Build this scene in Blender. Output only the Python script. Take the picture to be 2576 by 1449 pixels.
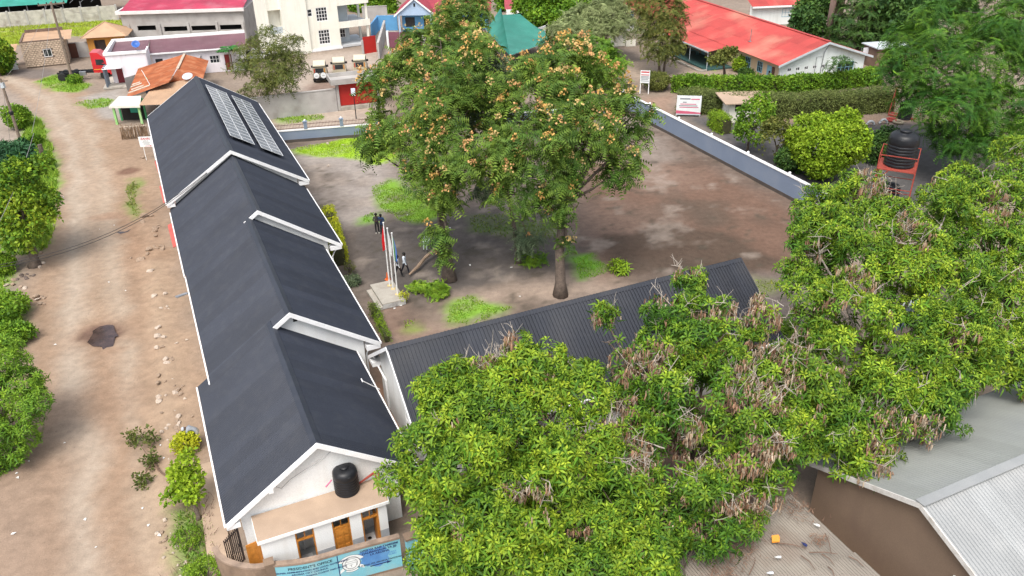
import bpy, bmesh, math, random
import numpy as np
from mathutils import Vector, Matrix
random.seed(7); rng = np.random.default_rng(7)
R = math.radians
scene = bpy.context.scene
col = scene.collection
for o in list(bpy.data.objects): bpy.data.objects.remove(o)

# ---------------------------------------------------------------- camera
CAM_H, PITCH, ROLL, FPX = 27.0, R(29.166), R(-0.955), 2043.5      # measured on a 2576 px wide view of the photograph
AZ = R(-24.185)                                                     # heading of the school's long axis
_cp, _sp, _cr, _sr = math.cos(PITCH), math.sin(PITCH), math.cos(ROLL), math.sin(ROLL)
_F = Vector((0, _cp, -_sp)); _r0 = Vector((1, 0, 0)); _u0 = Vector((0, _sp, _cp))
CX = _cr*_r0 + _sr*_u0; CY = -_sr*_r0 + _cr*_u0
cam_data = bpy.data.cameras.new('camera'); cam = bpy.data.objects.new('camera', cam_data); col.objects.link(cam)
cam_data.sensor_width = 36; cam_data.lens = 36*FPX/2576; cam_data.clip_end = 3000; cam_data.clip_start = .5
cam.matrix_world = Matrix(((CX.x, CY.x, -_F.x, 0), (CX.y, CY.y, -_F.y, 0), (CX.z, CY.z, -_F.z, CAM_H), (0, 0, 0, 1)))
scene.camera = cam
# ---------------------------------------------------------------- sky, sun, exposure
SUN_EL, SUN_AZ = R(60), R(-163)          # bright hazy overcast, sun high behind the camera's left shoulder
world = bpy.data.worlds.new('World'); scene.world = world; world.use_nodes = True
nt = world.node_tree; nt.nodes.clear()
sky = nt.nodes.new('ShaderNodeTexSky'); sky.sky_type = 'NISHITA'; sky.sun_disc = False
sky.sun_elevation = SUN_EL; sky.sun_rotation = SUN_AZ; sky.dust_density = 4; sky.air_density = 1.2
hs = nt.nodes.new('ShaderNodeHueSaturation'); hs.inputs['Saturation'].default_value = .45
bg = nt.nodes.new('ShaderNodeBackground'); bg.inputs['Strength'].default_value = .15
wo = nt.nodes.new('ShaderNodeOutputWorld')
nt.links.new(sky.outputs[0], hs.inputs['Color']); nt.links.new(hs.outputs[0], bg.inputs['Color']); nt.links.new(bg.outputs[0], wo.inputs['Surface'])
sd = bpy.data.lights.new('sun', 'SUN'); sd.energy = 1.5; sd.angle = R(28); sd.color = (1, .95, .88)
sun = bpy.data.objects.new('sun', sd); col.objects.link(sun)
_sd = Vector((math.sin(SUN_AZ)*math.cos(SUN_EL), math.cos(SUN_AZ)*math.cos(SUN_EL), math.sin(SUN_EL)))
sun.rotation_euler = _sd.to_track_quat('Z', 'Y').to_euler(); sun.location = _sd*100
vs = scene.view_settings; vs.view_transform = 'Standard'; vs.look = 'None'; vs.exposure = .78; vs.gamma = 1; vs.use_curve_mapping = False
scene.cycles.max_bounces = 6; scene.cycles.diffuse_bounces = 3; scene.cycles.transparent_max_bounces = 4; scene.cycles.transmission_bounces = 3; scene.cycles.glossy_bounces = 2

# ---------------------------------------------------------------- measuring: a place in the photograph at a known height -> the place itself
def ray(x, y): return (x-1288)*CX + (724.5-y)*CY + FPX*_F
def D(x, y, z=0.0):
    d = ray(x, y); t = (CAM_H-z)/-d.z
    return Vector((d.x*t, d.y*t, z))
def DY(x, y, Y):
    d = ray(x, y); t = Y/d.y
    return Vector((d.x*t, Y, CAM_H+d.z*t))
AX = Vector((math.sin(AZ), math.cos(AZ), 0)); PR = Vector((math.cos(AZ), -math.sin(AZ), 0))
def W(s, u, z=0.0): return AX*s + PR*u + Vector((0, 0, z))
def SU(p): return (p.dot(AX), p.dot(PR), p.z)
def qa(x, y): return (x/4, y/4)
def qb(x, y): return (603.75+x/4, y/4)
def qc(x, y): return (1207.5+x/4, y/4)
def qd(x, y): return (1677.1+.349*x, .349*y)
def qe(x, y): return (x/4, 335.4+y/4)
def qf(x, y): return (x/4, 670.8+y/4)
def qg(x, y): return (.3056*x, 1006.25+.3056*y)
def qh(x, y): return (536.7+.2594*x, 1073.3+.2594*y)
def qi(x, y): return (737.9+x/4, 335.4+y/4)
def qj(x, y): return (805+x/4, 603.75+y/4)
def qk(x, y): return (1341.7+x/3, 536.7+y/3)
def ql(x, y): return (1677.1+.3981*x, 872.1+.3981*y)

# ---------------------------------------------------------------- materials
MATS = {}
def M(name, c, rough=.75, var=.12, scale=1.5, metal=0., spec=.4, dirt=None, dirt_amt=.5, dirt_scale=.6, bump=.0, bscale=40, fine=.06, streak=False, coat=0, rnd=0.):
    if name in MATS: return MATS[name]
    m = bpy.data.materials.new(name); m.use_nodes = True; n = m.node_tree.nodes; L = m.node_tree.links
    b = n['Principled BSDF']; b.inputs['Roughness'].default_value = rough; b.inputs['Metallic'].default_value = metal
    b.inputs['Specular IOR Level'].default_value = spec
    if coat: b.inputs['Coat Weight'].default_value = coat
    tc = n.new('ShaderNodeTexCoord')
    def noise(s, det=4, vec=None):
        t = n.new('ShaderNodeTexNoise'); t.inputs['Scale'].default_value = s; t.inputs['Detail'].default_value = det
        L.new(vec or tc.outputs['Object'], t.inputs['Vector']); return t
    def mix(f, a, bb, mode='MIX'):
        x = n.new('ShaderNodeMix'); x.data_type = 'RGBA'; x.blend_type = mode
        for key, val in ((0, f), (6, a), (7, bb)):
            if hasattr(val, 'links') or hasattr(val, 'is_linked'): L.new(val, x.inputs[key])
            else: x.inputs[key].default_value = val if key == 0 else (*val, 1)
        return x.outputs[2]
    def ramp(src, a, bb):
        x = n.new('ShaderNodeMapRange'); x.inputs[1].default_value = a; x.inputs[2].default_value = bb; L.new(src, x.inputs[0]); return x.outputs[0]
    lo = tuple(v*(1-var) for v in c); hi = tuple(min(1, v*(1+var)) for v in c)
    base = mix(ramp(noise(scale).outputs[0], .3, .7), lo, hi)
    if fine:
        fa = tuple([1-fine*2]*3); fb = tuple([1+fine]*3)
        base = mix(1.0, base, mix(ramp(noise(25, 3).outputs[0], .3, .7), fa, fb), 'MULTIPLY')
    if dirt is not None:
        vec = None
        if streak:
            mp = n.new('ShaderNodeMapping'); mp.inputs['Scale'].default_value = (3, 3, .25); L.new(tc.outputs['Object'], mp.inputs[0]); vec = mp.outputs[0]
        dn = noise(dirt_scale, 6, vec)
        f = n.new('ShaderNodeMath'); f.operation = 'MULTIPLY'; L.new(ramp(dn.outputs[0], .48, .72), f.inputs[0]); f.inputs[1].default_value = dirt_amt
        base = mix(f.outputs[0], base, dirt)
    if rnd:           # each sheet left the factory a little different
        oi = n.new('ShaderNodeObjectInfo'); base = mix(1.0, base, mix(oi.outputs['Random'], tuple([1-rnd]*3), tuple([1+rnd]*3)), 'MULTIPLY')
    L.new(base, b.inputs['Base Color'])
    if bump:
        bp = n.new('ShaderNodeBump'); bp.inputs['Strength'].default_value = bump; bp.inputs['Distance'].default_value = .02
        L.new(noise(bscale, 5).outputs[0], bp.inputs['Height']); L.new(bp.outputs[0], b.inputs['Normal'])
    MATS[name] = m; return m
def attr_mat(name, rough=.6, trans=.0, fine=True, spec=.25):
    m = bpy.data.materials.new(name); m.use_nodes = True; n = m.node_tree.nodes; L = m.node_tree.links
    b = n['Principled BSDF']; b.inputs['Roughness'].default_value = rough; b.inputs['Specular IOR Level'].default_value = spec
    a = n.new('ShaderNodeAttribute'); a.attribute_name = 'col'
    L.new(a.outputs['Color'], b.inputs['Base Color'])
    if trans:
        t = n.new('ShaderNodeBsdfTranslucent'); L.new(a.outputs['Color'], t.inputs['Color'])
        x = n.new('ShaderNodeMixShader'); x.inputs[0].default_value = trans
        L.new(b.outputs[0], x.inputs[1]); L.new(t.outputs[0], x.inputs[2]); L.new(x.outputs[0], n['Material Output'].inputs['Surface'])
    MATS[name] = m; return m
LEAF = attr_mat('leaf', .62, .12)
GRASS = attr_mat('grass_blade', .7, .25)
DRY = attr_mat('dry_pod', .8, .1)

# ---------------------------------------------------------------- mesh helpers
class MB:
    def __init__(s): s.v = []; s.f = []; s.m = []; s.cur = 0
    def add(s, vs_, fs):
        k = len(s.v); s.v += [tuple(p) for p in vs_]; s.f += [tuple(i+k for i in f) for f in fs]; s.m += [s.cur]*len(fs); return s
    def poly(s, pts): return s.add(pts, [tuple(range(len(pts)))])
    def box(s, x0, x1, y0, y1, z0, z1):
        return s.add([(x0,y0,z0),(x1,y0,z0),(x1,y1,z0),(x0,y1,z0),(x0,y0,z1),(x1,y0,z1),(x1,y1,z1),(x0,y1,z1)],
                     [(0,3,2,1),(4,5,6,7),(0,1,5,4),(1,2,6,5),(2,3,7,6),(3,0,4,7)])
    def bar(s, a, b, w, h=None, up=(0,0,1)):
        a = Vector(a); b = Vector(b); h = h or w; d = (b-a).normalized(); up = Vector(up)
        if abs(d.dot(up)) > .99: up = Vector((1,0,0))
        x = d.cross(up).normalized()*w/2; y = x.cross(d).normalized()*h/2
        p = [a-x-y, a+x-y, a+x+y, a-x+y, b-x-y, b+x-y, b+x+y, b-x+y]
        return s.add(p, [(0,3,2,1),(4,5,6,7),(0,1,5,4),(1,2,6,5),(2,3,7,6),(3,0,4,7)])
    def extrude(s, pts, vec):
        vec = Vector(vec); n = len(pts); p = [Vector(q) for q in pts]
        q = p + [x+vec for x in p]
        return s.add(q, [tuple(range(n))[::-1], tuple(range(n, 2*n))] + [(i, (i+1) % n, n+(i+1) % n, n+i) for i in range(n)])
    def prism(s, poly, z0, z1): return s.extrude([(x, y, z0) for x, y in poly], (0, 0, z1-z0))
    def tube(s, path, rad, n=6):
        path = [Vector(p) for p in path]; k = len(path)
        rad = [rad]*k if not hasattr(rad, '__len__') else list(rad)
        vs_ = []; fs = []; ref = Vector((.3, .2, .9)).normalized()
        for i, p in enumerate(path):
            d = (path[min(i+1, k-1)] - path[max(i-1, 0)]).normalized()
            r_ = ref if abs(d.dot(ref)) < .95 else Vector((1, 0, 0))
            x = d.cross(r_).normalized(); y = d.cross(x)
            for j in range(n):
                a = 2*math.pi*j/n; vs_.append(p + (x*math.cos(a)+y*math.sin(a))*rad[i])
        for i in range(k-1):
            for j in range(n):
                fs.append((i*n+j, i*n+(j+1) % n, (i+1)*n+(j+1) % n, (i+1)*n+j))
        fs.append(tuple(range(n))[::-1]); fs.append(tuple(range((k-1)*n, k*n)))
        return s.add(vs_, fs)
    def lathe(s, prof, n=16, c=(0, 0, 0), wob=None):
        vs_ = []; fs = []; k = len(prof)
        for i, (r, z) in enumerate(prof):
            for j in range(n):
                a = 2*math.pi*j/n; rr = r + (wob(i, a) if wob else 0)
                vs_.append((c[0]+rr*math.cos(a), c[1]+rr*math.sin(a), c[2]+z))
        for i in range(k-1):
            for j in range(n): fs.append((i*n+j, i*n+(j+1) % n, (i+1)*n+(j+1) % n, (i+1)*n+j))
        fs.append(tuple(range(n))[::-1]); fs.append(tuple(range((k-1)*n, k*n)))
        return s.add(vs_, fs)
    def wall(s, L, H, t, holes=(), y=0., z0=0., top=None):
        """wall along x, 0..L, thickness t behind y; holes (x0,x1,z0,z1)"""
        xs = sorted({0, L, *[h[0] for h in holes], *[h[1] for h in holes]}); zs = sorted({z0, H, *[h[2] for h in holes], *[h[3] for h in holes]})
        for i in range(len(xs)-1):
            run = None
            for j in range(len(zs)-1):
                cx_, cz = (xs[i]+xs[i+1])/2, (zs[j]+zs[j+1])/2
                hole = any(h[0] < cx_ < h[1] and h[2] < cz < h[3] for h in holes)
                if hole:
                    if run is not None: s.box(xs[i], xs[i+1], y, y+t, run, zs[j]); run = None
                elif run is None: run = zs[j]
            if run is not None: s.box(xs[i], xs[i+1], y, y+t, run, H)
        return s
    def xf(s, k0, mat4):
        for i in range(k0, len(s.v)): s.v[i] = tuple(mat4 @ Vector(s.v[i]))
        return s
    def mesh(s, name, mats, smooth=False):
        me = bpy.data.meshes.new(name); me.from_pydata(s.v, [], s.f)
        for m in (mats if isinstance(mats, (list, tuple)) else [mats]): me.materials.append(m)
        if any(s.m): me.polygons.foreach_set('material_index', s.m)
        if smooth: me.polygons.foreach_set('use_smooth', [True]*len(me.polygons))
        me.update(); return me
    def build(s, name, mats, parent=None, smooth=False, **kw):
        return put(name, s.mesh(name, mats, smooth), parent, **kw)
def put(name, me, parent=None, label=None, cat=None, group=None, kind=None, loc=None, rz=None):
    o = bpy.data.objects.new(name, me); col.objects.link(o)
    if parent: o.parent = parent
    if loc is not None: o.location = loc
    if rz is not None: o.rotation_euler = (0, 0, rz)
    return tag(o, label, cat, group, kind)
def tag(o, label=None, cat=None, group=None, kind=None):
    for k, v in (('label', label), ('category', cat), ('group', group), ('kind', kind)):
        if v: o[k] = v
    return o
def thing(name, label, cat, loc=(0, 0, 0), rz=0., group=None):
    o = bpy.data.objects.new(name, None); col.objects.link(o); o.location = loc; o.rotation_euler = (0, 0, rz); o.empty_display_size = .2
    return tag(o, label, cat, group)
def copy_tree(o, parent=None):
    c = o.copy(); col.objects.link(c); c.parent = parent
    for ch in list(o.children): copy_tree(ch, c)
    return c
def frame2(A, B):
    d = B-A; return math.atan2(d.y, d.x), math.hypot(d.x, d.y)
def np_mesh(name, V, T, mat, colr=None):
    me = bpy.data.meshes.new(name); n, t = len(V), len(T)
    me.vertices.add(n); me.vertices.foreach_set('co', V.astype(np.float32).ravel())
    me.loops.add(3*t); me.loops.foreach_set('vertex_index', T.astype(np.int32).ravel())
    me.polygons.add(t); me.polygons.foreach_set('loop_start', np.arange(0, 3*t, 3, dtype=np.int32))
    me.update(calc_edges=True)
    if colr is not None:
        a = me.color_attributes.new('col', 'FLOAT_COLOR', 'POINT')
        a.data.foreach_set('color', np.concatenate([colr, np.ones((n, 1))], 1).astype(np.float32).ravel())
    me.materials.append(mat); return me
def sheets(parent, P00, P10, P11, P01, width, mat, ribs=10, amp=.01, jit=.006, name='roof_sheet', th=0, keep=None, smooth=False):
    """roof slope P00-P10 (eave), P01-P11 (ridge) laid as single corrugated sheets"""
    P00, P10, P11, P01 = map(Vector, (P00, P10, P11, P01))
    n = max(1, round((P10-P00).length/width)); nrm = (P10-P00).cross(P01-P00).normalized()
    if nrm.z < 0: nrm = -nrm
    out = []
    for i in range(n):
        if keep and not keep(i): continue
        off = nrm*(random.uniform(0, jit) + (.004 if i % 2 else 0)); mb = MB(); vs_ = []; k = ribs*2
        for j in range(k+1):
            t = (i + j/k*1.02)/n; h = nrm*(amp if j % 2 else -amp) + off
            vs_ += [P00.lerp(P10, t)+h, P01.lerp(P11, t)+h]
        mb.add(vs_, [(2*j, 2*j+2, 2*j+3, 2*j+1) for j in range(k)])
        out.append(mb.build(name, mat, parent, smooth=smooth))
    return out
def box_sheets(parent, P00, P10, P11, P01, width, mat, ribs=5, amp=.03):
    """box-rib profile: flat pans with raised ribs"""
    P00, P10, P11, P01 = map(Vector, (P00, P10, P11, P01))
    n = max(1, round((P10-P00).length/width)); nrm = (P10-P00).cross(P01-P00).normalized()
    if nrm.z < 0: nrm = -nrm
    for i in range(n):
        off = nrm*random.uniform(0, .006); vs_ = []
        for r in range(ribs):
            for a, h in ((0, 0), (.55, 0), (.65, amp), (.9, amp)):
                t = (i + (r+a)/ribs)/n; vs_ += [P00.lerp(P10, t)+nrm*h+off, P01.lerp(P11, t)+nrm*h+off]
        t = (i+1)/n; vs_ += [P00.lerp(P10, t)+off, P01.lerp(P11, t)+off]
        mb = MB(); mb.add(vs_, [(2*j, 2*j+2, 2*j+3, 2*j+1) for j in range(len(vs_)//2-1)]); mb.build('roof_sheet', mat, parent)
def window(parent, x, y, z, w, h, fmat, gmat, nx=1, ny=1, face=0., fw=.06, out=.03, name='window'):
    """frame with mullions, centre (x,y,z) in the parent's axes, looking along -y turned by face"""
    fr = MB()
    fr.box(-w/2, w/2, -out, .05, -h/2, -h/2+fw).box(-w/2, w/2, -out, .05, h/2-fw, h/2)
    fr.box(-w/2, -w/2+fw, -out, .05, -h/2+fw, h/2-fw).box(w/2-fw, w/2, -out, .05, -h/2+fw, h/2-fw)
    for i in range(1, nx):
        q = -w/2+w*i/nx; fr.box(q-fw/3, q+fw/3, -out+.01, .04, -h/2+fw, h/2-fw)
    for i in range(1, ny):
        q = -h/2+h*i/ny; fr.box(-w/2+fw, w/2-fw, -out+.012, .038, q-fw/3, q+fw/3)
    o = fr.build(name, fmat, parent, loc=(x, y, z), rz=face)
    MB().box(-w/2+fw*.5, w/2-fw*.5, .015, .03, -h/2+fw*.5, h/2-fw*.5).build('pane', gmat, o)
    return o
def text_mesh(body, size, mat_, fn, name='lettering', parent=None, align='CENTER', bold=0.0, th=.0):
    cu = bpy.data.curves.new('txt', 'FONT'); cu.body = body; cu.size = size; cu.align_x = align; cu.resolution_u = 2; cu.offset = bold
    ob = bpy.data.objects.new('txt', cu); col.objects.link(ob)
    dg = bpy.context.evaluated_depsgraph_get(); me = bpy.data.meshes.new_from_object(ob.evaluated_get(dg))
    bpy.data.objects.remove(ob); bpy.data.curves.remove(cu)
    for v in me.vertices: v.co = fn(v.co.x, v.co.y)
    me.materials.clear(); me.materials.append(mat_); me.name = name
    return put(name, me, parent)

# ---------------------------------------------------------------- colours shared by many things
WHITE = M('white_paint', (.84, .85, .84), .6, .04, .8, dirt=(.55, .51, .45), dirt_amt=.25, streak=True)
TRIM = M('white_trim', (.86, .86, .86), .5, .05, 1.2, dirt=(.55, .52, .47), dirt_amt=.18, dirt_scale=2)
ROOF = M('slate_roof_paint', (.029, .034, .048), .5, .1, .35, spec=.35, fine=.1, dirt=(.05, .053, .062), dirt_amt=.35, dirt_scale=1.6, rnd=.13)
ROOF2 = M('charcoal_roof_paint', (.038, .042, .053), .5, .1, .35, rnd=.12, spec=.3, fine=.06, dirt=(.085, .082, .08), dirt_amt=.35, dirt_scale=.4)
GLASS = M('window_glass', (.025, .03, .035), .12, .2, 2, spec=.6)
DARK = M('dark_interior', (.02, .019, .018), .9, .2, 1)
CONC = M('concrete', (.4, .37, .32), .9, .12, .8, dirt=(.2, .17, .14), dirt_amt=.55, dirt_scale=1.2, bump=.3)
PLASTER = M('grey_plaster', (.42, .4, .38), .9, .12, .5, dirt=(.25, .22, .2), dirt_amt=.6, dirt_scale=.7, bump=.2)
BARK = M('bark', (.13, .1, .08), .95, .3, 4, bump=.6, bscale=14, fine=.15)
GREYBARK = M('grey_branch', (.4, .35, .3), .9, .25, 4, fine=.15)
BLACKP = M('black_plastic', (.014, .015, .018), .42, .2, 2, spec=.35)
REDST = M('red_oxide_steel', (.34, .06, .042), .6, .2, 3, dirt=(.2, .06, .04), dirt_amt=.5, dirt_scale=3)
STEEL = M('grey_steel', (.35, .36, .38), .45, .15, 3, metal=.6)
RUSTB = M('dark_iron', (.06, .04, .035), .6, .3, 4)
# ================================================================ GROUND
def vnoise(x, y, seed=0):
    xi = np.floor(x).astype(np.int64); yi = np.floor(y).astype(np.int64); fx = x-xi; fy = y-yi
    fx = fx*fx*(3-2*fx); fy = fy*fy*(3-2*fy)
    def hsh(a, b):
        h = (a*374761393 + b*668265263 + seed*974711) & 0x7fffffff; h = ((h ^ (h >> 13))*1274126177) & 0x7fffffff
        return ((h ^ (h >> 16)) & 0xffff)/65535.
    return (hsh(xi, yi)*(1-fx)+hsh(xi+1, yi)*fx)*(1-fy) + (hsh(xi, yi+1)*(1-fx)+hsh(xi+1, yi+1)*fx)*fy
def fbm(x, y, sc, seed=0, oc=4):
    v = 0; a = .5; t = 0
    for i in range(oc): v = v + a*vnoise(x/sc*2**i, y/sc*2**i, seed+i); t += a; a *= .55
    return v/t
def px_poly(pts): return np.array([D(*p)[:2] for p in pts])
def seg_dist(x, y, P, closed=False):
    d = np.full(x.shape, 1e9); n = len(P)
    for i in range(n if closed else n-1):
        a = P[i]; b = P[(i+1) % n]; ab = b-a; L2 = (ab**2).sum()+1e-9
        t = np.clip(((x-a[0])*ab[0]+(y-a[1])*ab[1])/L2, 0, 1)
        d = np.minimum(d, np.hypot(x-a[0]-t*ab[0], y-a[1]-t*ab[1]))
    return d
def inside(x, y, P):
    r = np.zeros(x.shape, bool); n = len(P)
    for i in range(n):
        a = P[i]; b = P[i-1]
        c = ((a[1] > y) != (b[1] > y)) & (x < (b[0]-a[0])*(y-a[1])/(b[1]-a[1]+1e-12)+a[0]); r ^= c
    return r
gx = np.concatenate([[-900, -500, -250, -140], np.arange(-95, 70, .36), [100, 200, 500, 900]])
gy = np.concatenate([[-300, -60, 0], np.arange(13, 175, .36), [200, 260, 500, 1200]])
GX, GY = np.meshgrid(gx, gy); NX, NY = len(gx), len(gy)
WX = GX + 1.6*(fbm(GX, GY, 3.2, 5)-.5) + .8*(fbm(GX, GY, .9, 9)-.5); WY = GY + 1.6*(fbm(GX, GY, 3.2, 15)-.5) + .8*(fbm(GX, GY, .9, 19)-.5)
n1 = fbm(GX, GY, 7, 1); n2 = fbm(GX, GY, 1.7, 2); n3 = fbm(GX, GY, .7, 3)
COLR = np.zeros(GX.shape+(3,)); COLR[:] = (.24, .19, .15)
def smooth(d, s): return np.clip(.5-d/(2*s), 0, 1)
def sdf(P, warp=True):
    x, y = (WX, WY) if warp else (GX, GY)
    d = seg_dist(x, y, P, True); return np.where(inside(x, y, P), -d, d)
def paint(mask, c): 
    global COLR
    COLR = COLR*(1-mask[..., None]) + np.array(c)*mask[..., None]
def zone(pts, c, soft=.6, amt=1.): paint(smooth(sdf(px_poly(pts)), soft)*amt, c)
def blob(px, py, rx, ry, c, soft=.5, amt=1., rot=0.):
    p = D(px, py); dx = WX-p.x; dy = WY-p.y; ca, sa = math.cos(rot), math.sin(rot)
    q = np.hypot((dx*ca+dy*sa)/rx, (-dx*sa+dy*ca)/ry); paint(np.clip((1-q)/soft+.5, 0, 1)*amt, c)
def band(pts, w, c, soft=.6, amt=1.): paint(smooth(seg_dist(WX, WY, px_poly(pts))-w, soft)*amt, c)
ROADP = [(0, 1560), (-200, 1560), (-60, 1200), (20, 1010), (62, 870), (45, 760), (85, 690), (112, 600), (132, 520), (138, 440), (128, 360), (92, 290), (45, 232), (-60, 205), (-200, 198), (-200, 176), (0, 178), (90, 186), (150, 205), (215, 232), (262, 280), (290, 330), (345, 350), (400, 400), (420, 520), (440, 640), (480, 800), (530, 960), (520, 1100), (560, 1330), (560, 1400), (520, 1440), (440, 1560)]
ROAD = px_poly(ROADP)
YARDP = [(690, 360), (920, 345), (1250, 330), (1550, 260), (2010, 500), (2050, 560), (2000, 900), (1900, 800), (1700, 900), (1000, 880), (940, 870), (830, 600), (760, 460)]
YARD = px_poly(YARDP)
PLAYP = [(1650, 250), (1700, 290), (2240, 290), (2500, 330), (2400, 480), (2250, 560), (2050, 500), (1850, 385)]
PLAY = px_poly(PLAYP)
# --- soils
zone(ROADP, (.285, .2, .138), 1.2)
COLR += (n1[..., None]-.5)*.06
roadm = smooth(sdf(ROAD), 1.)
paint(roadm*np.clip((n1-.52)*5, 0, 1)*.5, (.29, .195, .13))
band([(250, 1480), (225, 1250), (190, 1000), (175, 800), (190, 640), (195, 500), (170, 350), (110, 240), (20, 192)], .85, (.37, .305, .24), .9, .95)
band([(385, 1480), (370, 1250), (330, 1000), (300, 800), (270, 600), (255, 450), (225, 330), (150, 235)], .6, (.355, .285, .218), .7, .9)
band([(130, 1480), (110, 1250), (110, 1050), (120, 850), (150, 640), (160, 480), (140, 350)], .3, (.27, .18, .12), .8, .7)
band([(330, 1480), (310, 1250), (275, 1020), (250, 830)], .5, (.27, .175, .115), .7, .8)
band([(20, 1480), (0, 1300), (60, 1130)], 2.2, (.27, .2, .155), 2.5, .6)
band([(395, 1180), (380, 980), (372, 860), (350, 680), (322, 560)], .55, (.25, .16, .105), .6, .8)
band([(440, 1400), (420, 1250), (425, 1100), (405, 900), (385, 640)], .9, (.34, .25, .175), .8, .8)
blob(258, 840, 2.0, 1.9, (.25, .16, .105), .9, .8); blob(258, 840, 1.35, 1.25, (.13, .08, .06), .5, .9); blob(322, 433, .95, 1.15, (.17, .1, .07), .4)
blob(300, 545, 2.2, .6, (.27, .175, .12), .8, .8); blob(395, 640, 1.6, 1.2, (.27, .18, .12), .9, .7); blob(250, 1010, 2.2, 2, (.28, .185, .125), 1, .6)
zone([(250, 235), (310, 215), (330, 250), (300, 300), (250, 300), (200, 245)], (.3, .27, .24), .7)
zone([(20, 178), (120, 170), (150, 190), (90, 200), (30, 192)], (.14, .12, .11), .7, .85)
zone([(0, 215), (60, 260), (110, 350), (110, 420), (0, 440), (-80, 300)], (.29, .24, .2), 1., .9)
# --- school yard: grey gravel with the tree shade painted into its colour, pale swept earth, reddish soil on the right
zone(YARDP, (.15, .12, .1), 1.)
zone([(700, 375), (960, 365), (1000, 460), (930, 560), (850, 600), (790, 480)], (.29, .255, .228), 1.2, .95)
band([(800, 430), (860, 520)], .9, (.15, .125, .107), 1.2, .8)
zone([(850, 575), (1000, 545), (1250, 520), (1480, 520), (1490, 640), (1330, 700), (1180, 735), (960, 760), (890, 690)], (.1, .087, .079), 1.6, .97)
zone([(1010, 830), (1130, 745), (1400, 700), (1560, 680), (1580, 720), (1400, 760), (1180, 800), (1000, 860)], (.33, .255, .2), 1.2, .9)
zone([(920, 760), (1010, 755), (1060, 800), (990, 860), (945, 840)], (.22, .15, .115), .9, .8)
zone([(1450, 420), (1620, 330), (2040, 540), (2040, 680), (1860, 690), (1720, 655), (1530, 700), (1480, 600)], (.15, .092, .066), 1.6, .97)
blob(1640, 440, 4.5, 3.5, (.22, .15, .115), .9, .7); blob(1560, 560, 4, 4, (.2, .14, .108), 1, .6)
zone([(1600, 330), (1660, 345), (1720, 400), (1640, 420), (1590, 400)], (.26, .23, .2), 1, .6)
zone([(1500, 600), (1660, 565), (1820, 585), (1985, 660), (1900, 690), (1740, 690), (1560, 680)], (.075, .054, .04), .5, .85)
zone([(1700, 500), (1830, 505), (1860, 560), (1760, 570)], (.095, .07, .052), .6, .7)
zone([(1850, 690), (2030, 690), (2030, 900), (1950, 880), (1930, 790)], (.15, .125, .11), .8, .95)
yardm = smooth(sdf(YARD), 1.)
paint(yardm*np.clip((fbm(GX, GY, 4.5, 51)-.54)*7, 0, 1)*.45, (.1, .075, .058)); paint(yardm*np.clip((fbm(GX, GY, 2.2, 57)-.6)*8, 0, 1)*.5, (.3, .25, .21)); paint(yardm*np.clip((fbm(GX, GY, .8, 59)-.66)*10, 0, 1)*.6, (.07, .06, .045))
# --- beyond the walls
zone(PLAYP, (.095, .09, .088), 1.2)
band([(1960, 300), (2130, 300), (2330, 300)], 1.6, (.27, .19, .14), 1., .9)
zone([(1600, 250), (1700, 235), (1700, 285), (1660, 290)], (.28, .19, .14), .8, .9)
zone([(1530, 130), (1700, 170), (2150, 200), (1700, 205), (1600, 200), (1450, 170)], (.33, .26, .2), 1.5, .9)
zone([(760, 140), (960, 125), (960, 230), (850, 250), (700, 230)], (.36, .3, .25), 1.5, .95)
blob(830, 220, 3, 3, (.2, .13, .1), .6, .8)
zone([(830, 270), (960, 260), (1000, 330), (700, 330), (690, 300)], (.4, .33, .27), 1., .9)
zone([(940, 60), (1060, 60), (1060, 150), (940, 140)], (.34, .29, .25), 1.5, .8)
zone([(990, 820), (1700, 1500), (1990, 1500), (1900, 1200), (1950, 880)], (.2, .13, .095), 1.5, .9)
zone([(905, 900), (1020, 880), (1050, 1080), (1010, 1150)], (.34, .225, .155), .3, 1)
# --- soil under grass
GR = {}
def grass(key, pts, c=(.17, .31, .035), soft=.45, amt=.95):
    GR[key] = (px_poly(pts), c); m = smooth(sdf(GR[key][0]), soft)*amt*np.clip(n2*2.4-.3, 0, 1); paint(m, c)
grass('verge', [(62, 285), (98, 300), (128, 365), (142, 440), (142, 510), (131, 570), (116, 625), (80, 640), (20, 640), (-30, 560), (-20, 440), (40, 420), (55, 370)])
grass('kerbside', [(-40, 660), (0, 640), (22, 660), (24, 700), (0, 730), (50, 770), (52, 850), (40, 890), (-60, 890), (-120, 760)])
grass('roadside', [(85, 205), (140, 188), (180, 195), (235, 215), (195, 232), (150, 230)])
grass('island', [(192, 258), (255, 246), (284, 252), (270, 268), (220, 274)])
grass('strip', [(322, 470), (340, 450), (352, 470), (345, 505), (362, 535), (345, 552), (328, 520)], (.15, .22, .05))
grass('field', [(-60, 80), (0, 70), (110, 60), (250, 50), (315, 52), (320, 72), (300, 100), (180, 90), (60, 110), (-40, 115)], (.25, .33, .03))
grass('backlot', [(605, 15), (660, 15), (662, 45), (625, 50)], (.2, .36, .03))
grass('wallfoot', [(690, 298), (810, 288), (812, 300), (720, 312)], (.17, .3, .04))
grass('lawn', [(728, 378), (800, 362), (880, 348), (990, 345), (1000, 395), (940, 410), (860, 398), (790, 395)], (.26, .42, .02))
grass('lawn2', [(935, 470), (985, 452), (1040, 490), (1110, 490), (1110, 540), (1060, 560), (1010, 555), (950, 520)], (.16, .3, .03))
grass('lawn3', [(908, 545), (938, 535), (945, 560), (915, 562)], (.16, .34, .03))
grass('lawn4', [(1120, 760), (1185, 742), (1230, 765), (1290, 770), (1240, 795), (1170, 815), (1120, 812)], (.17, .32, .035))
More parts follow.
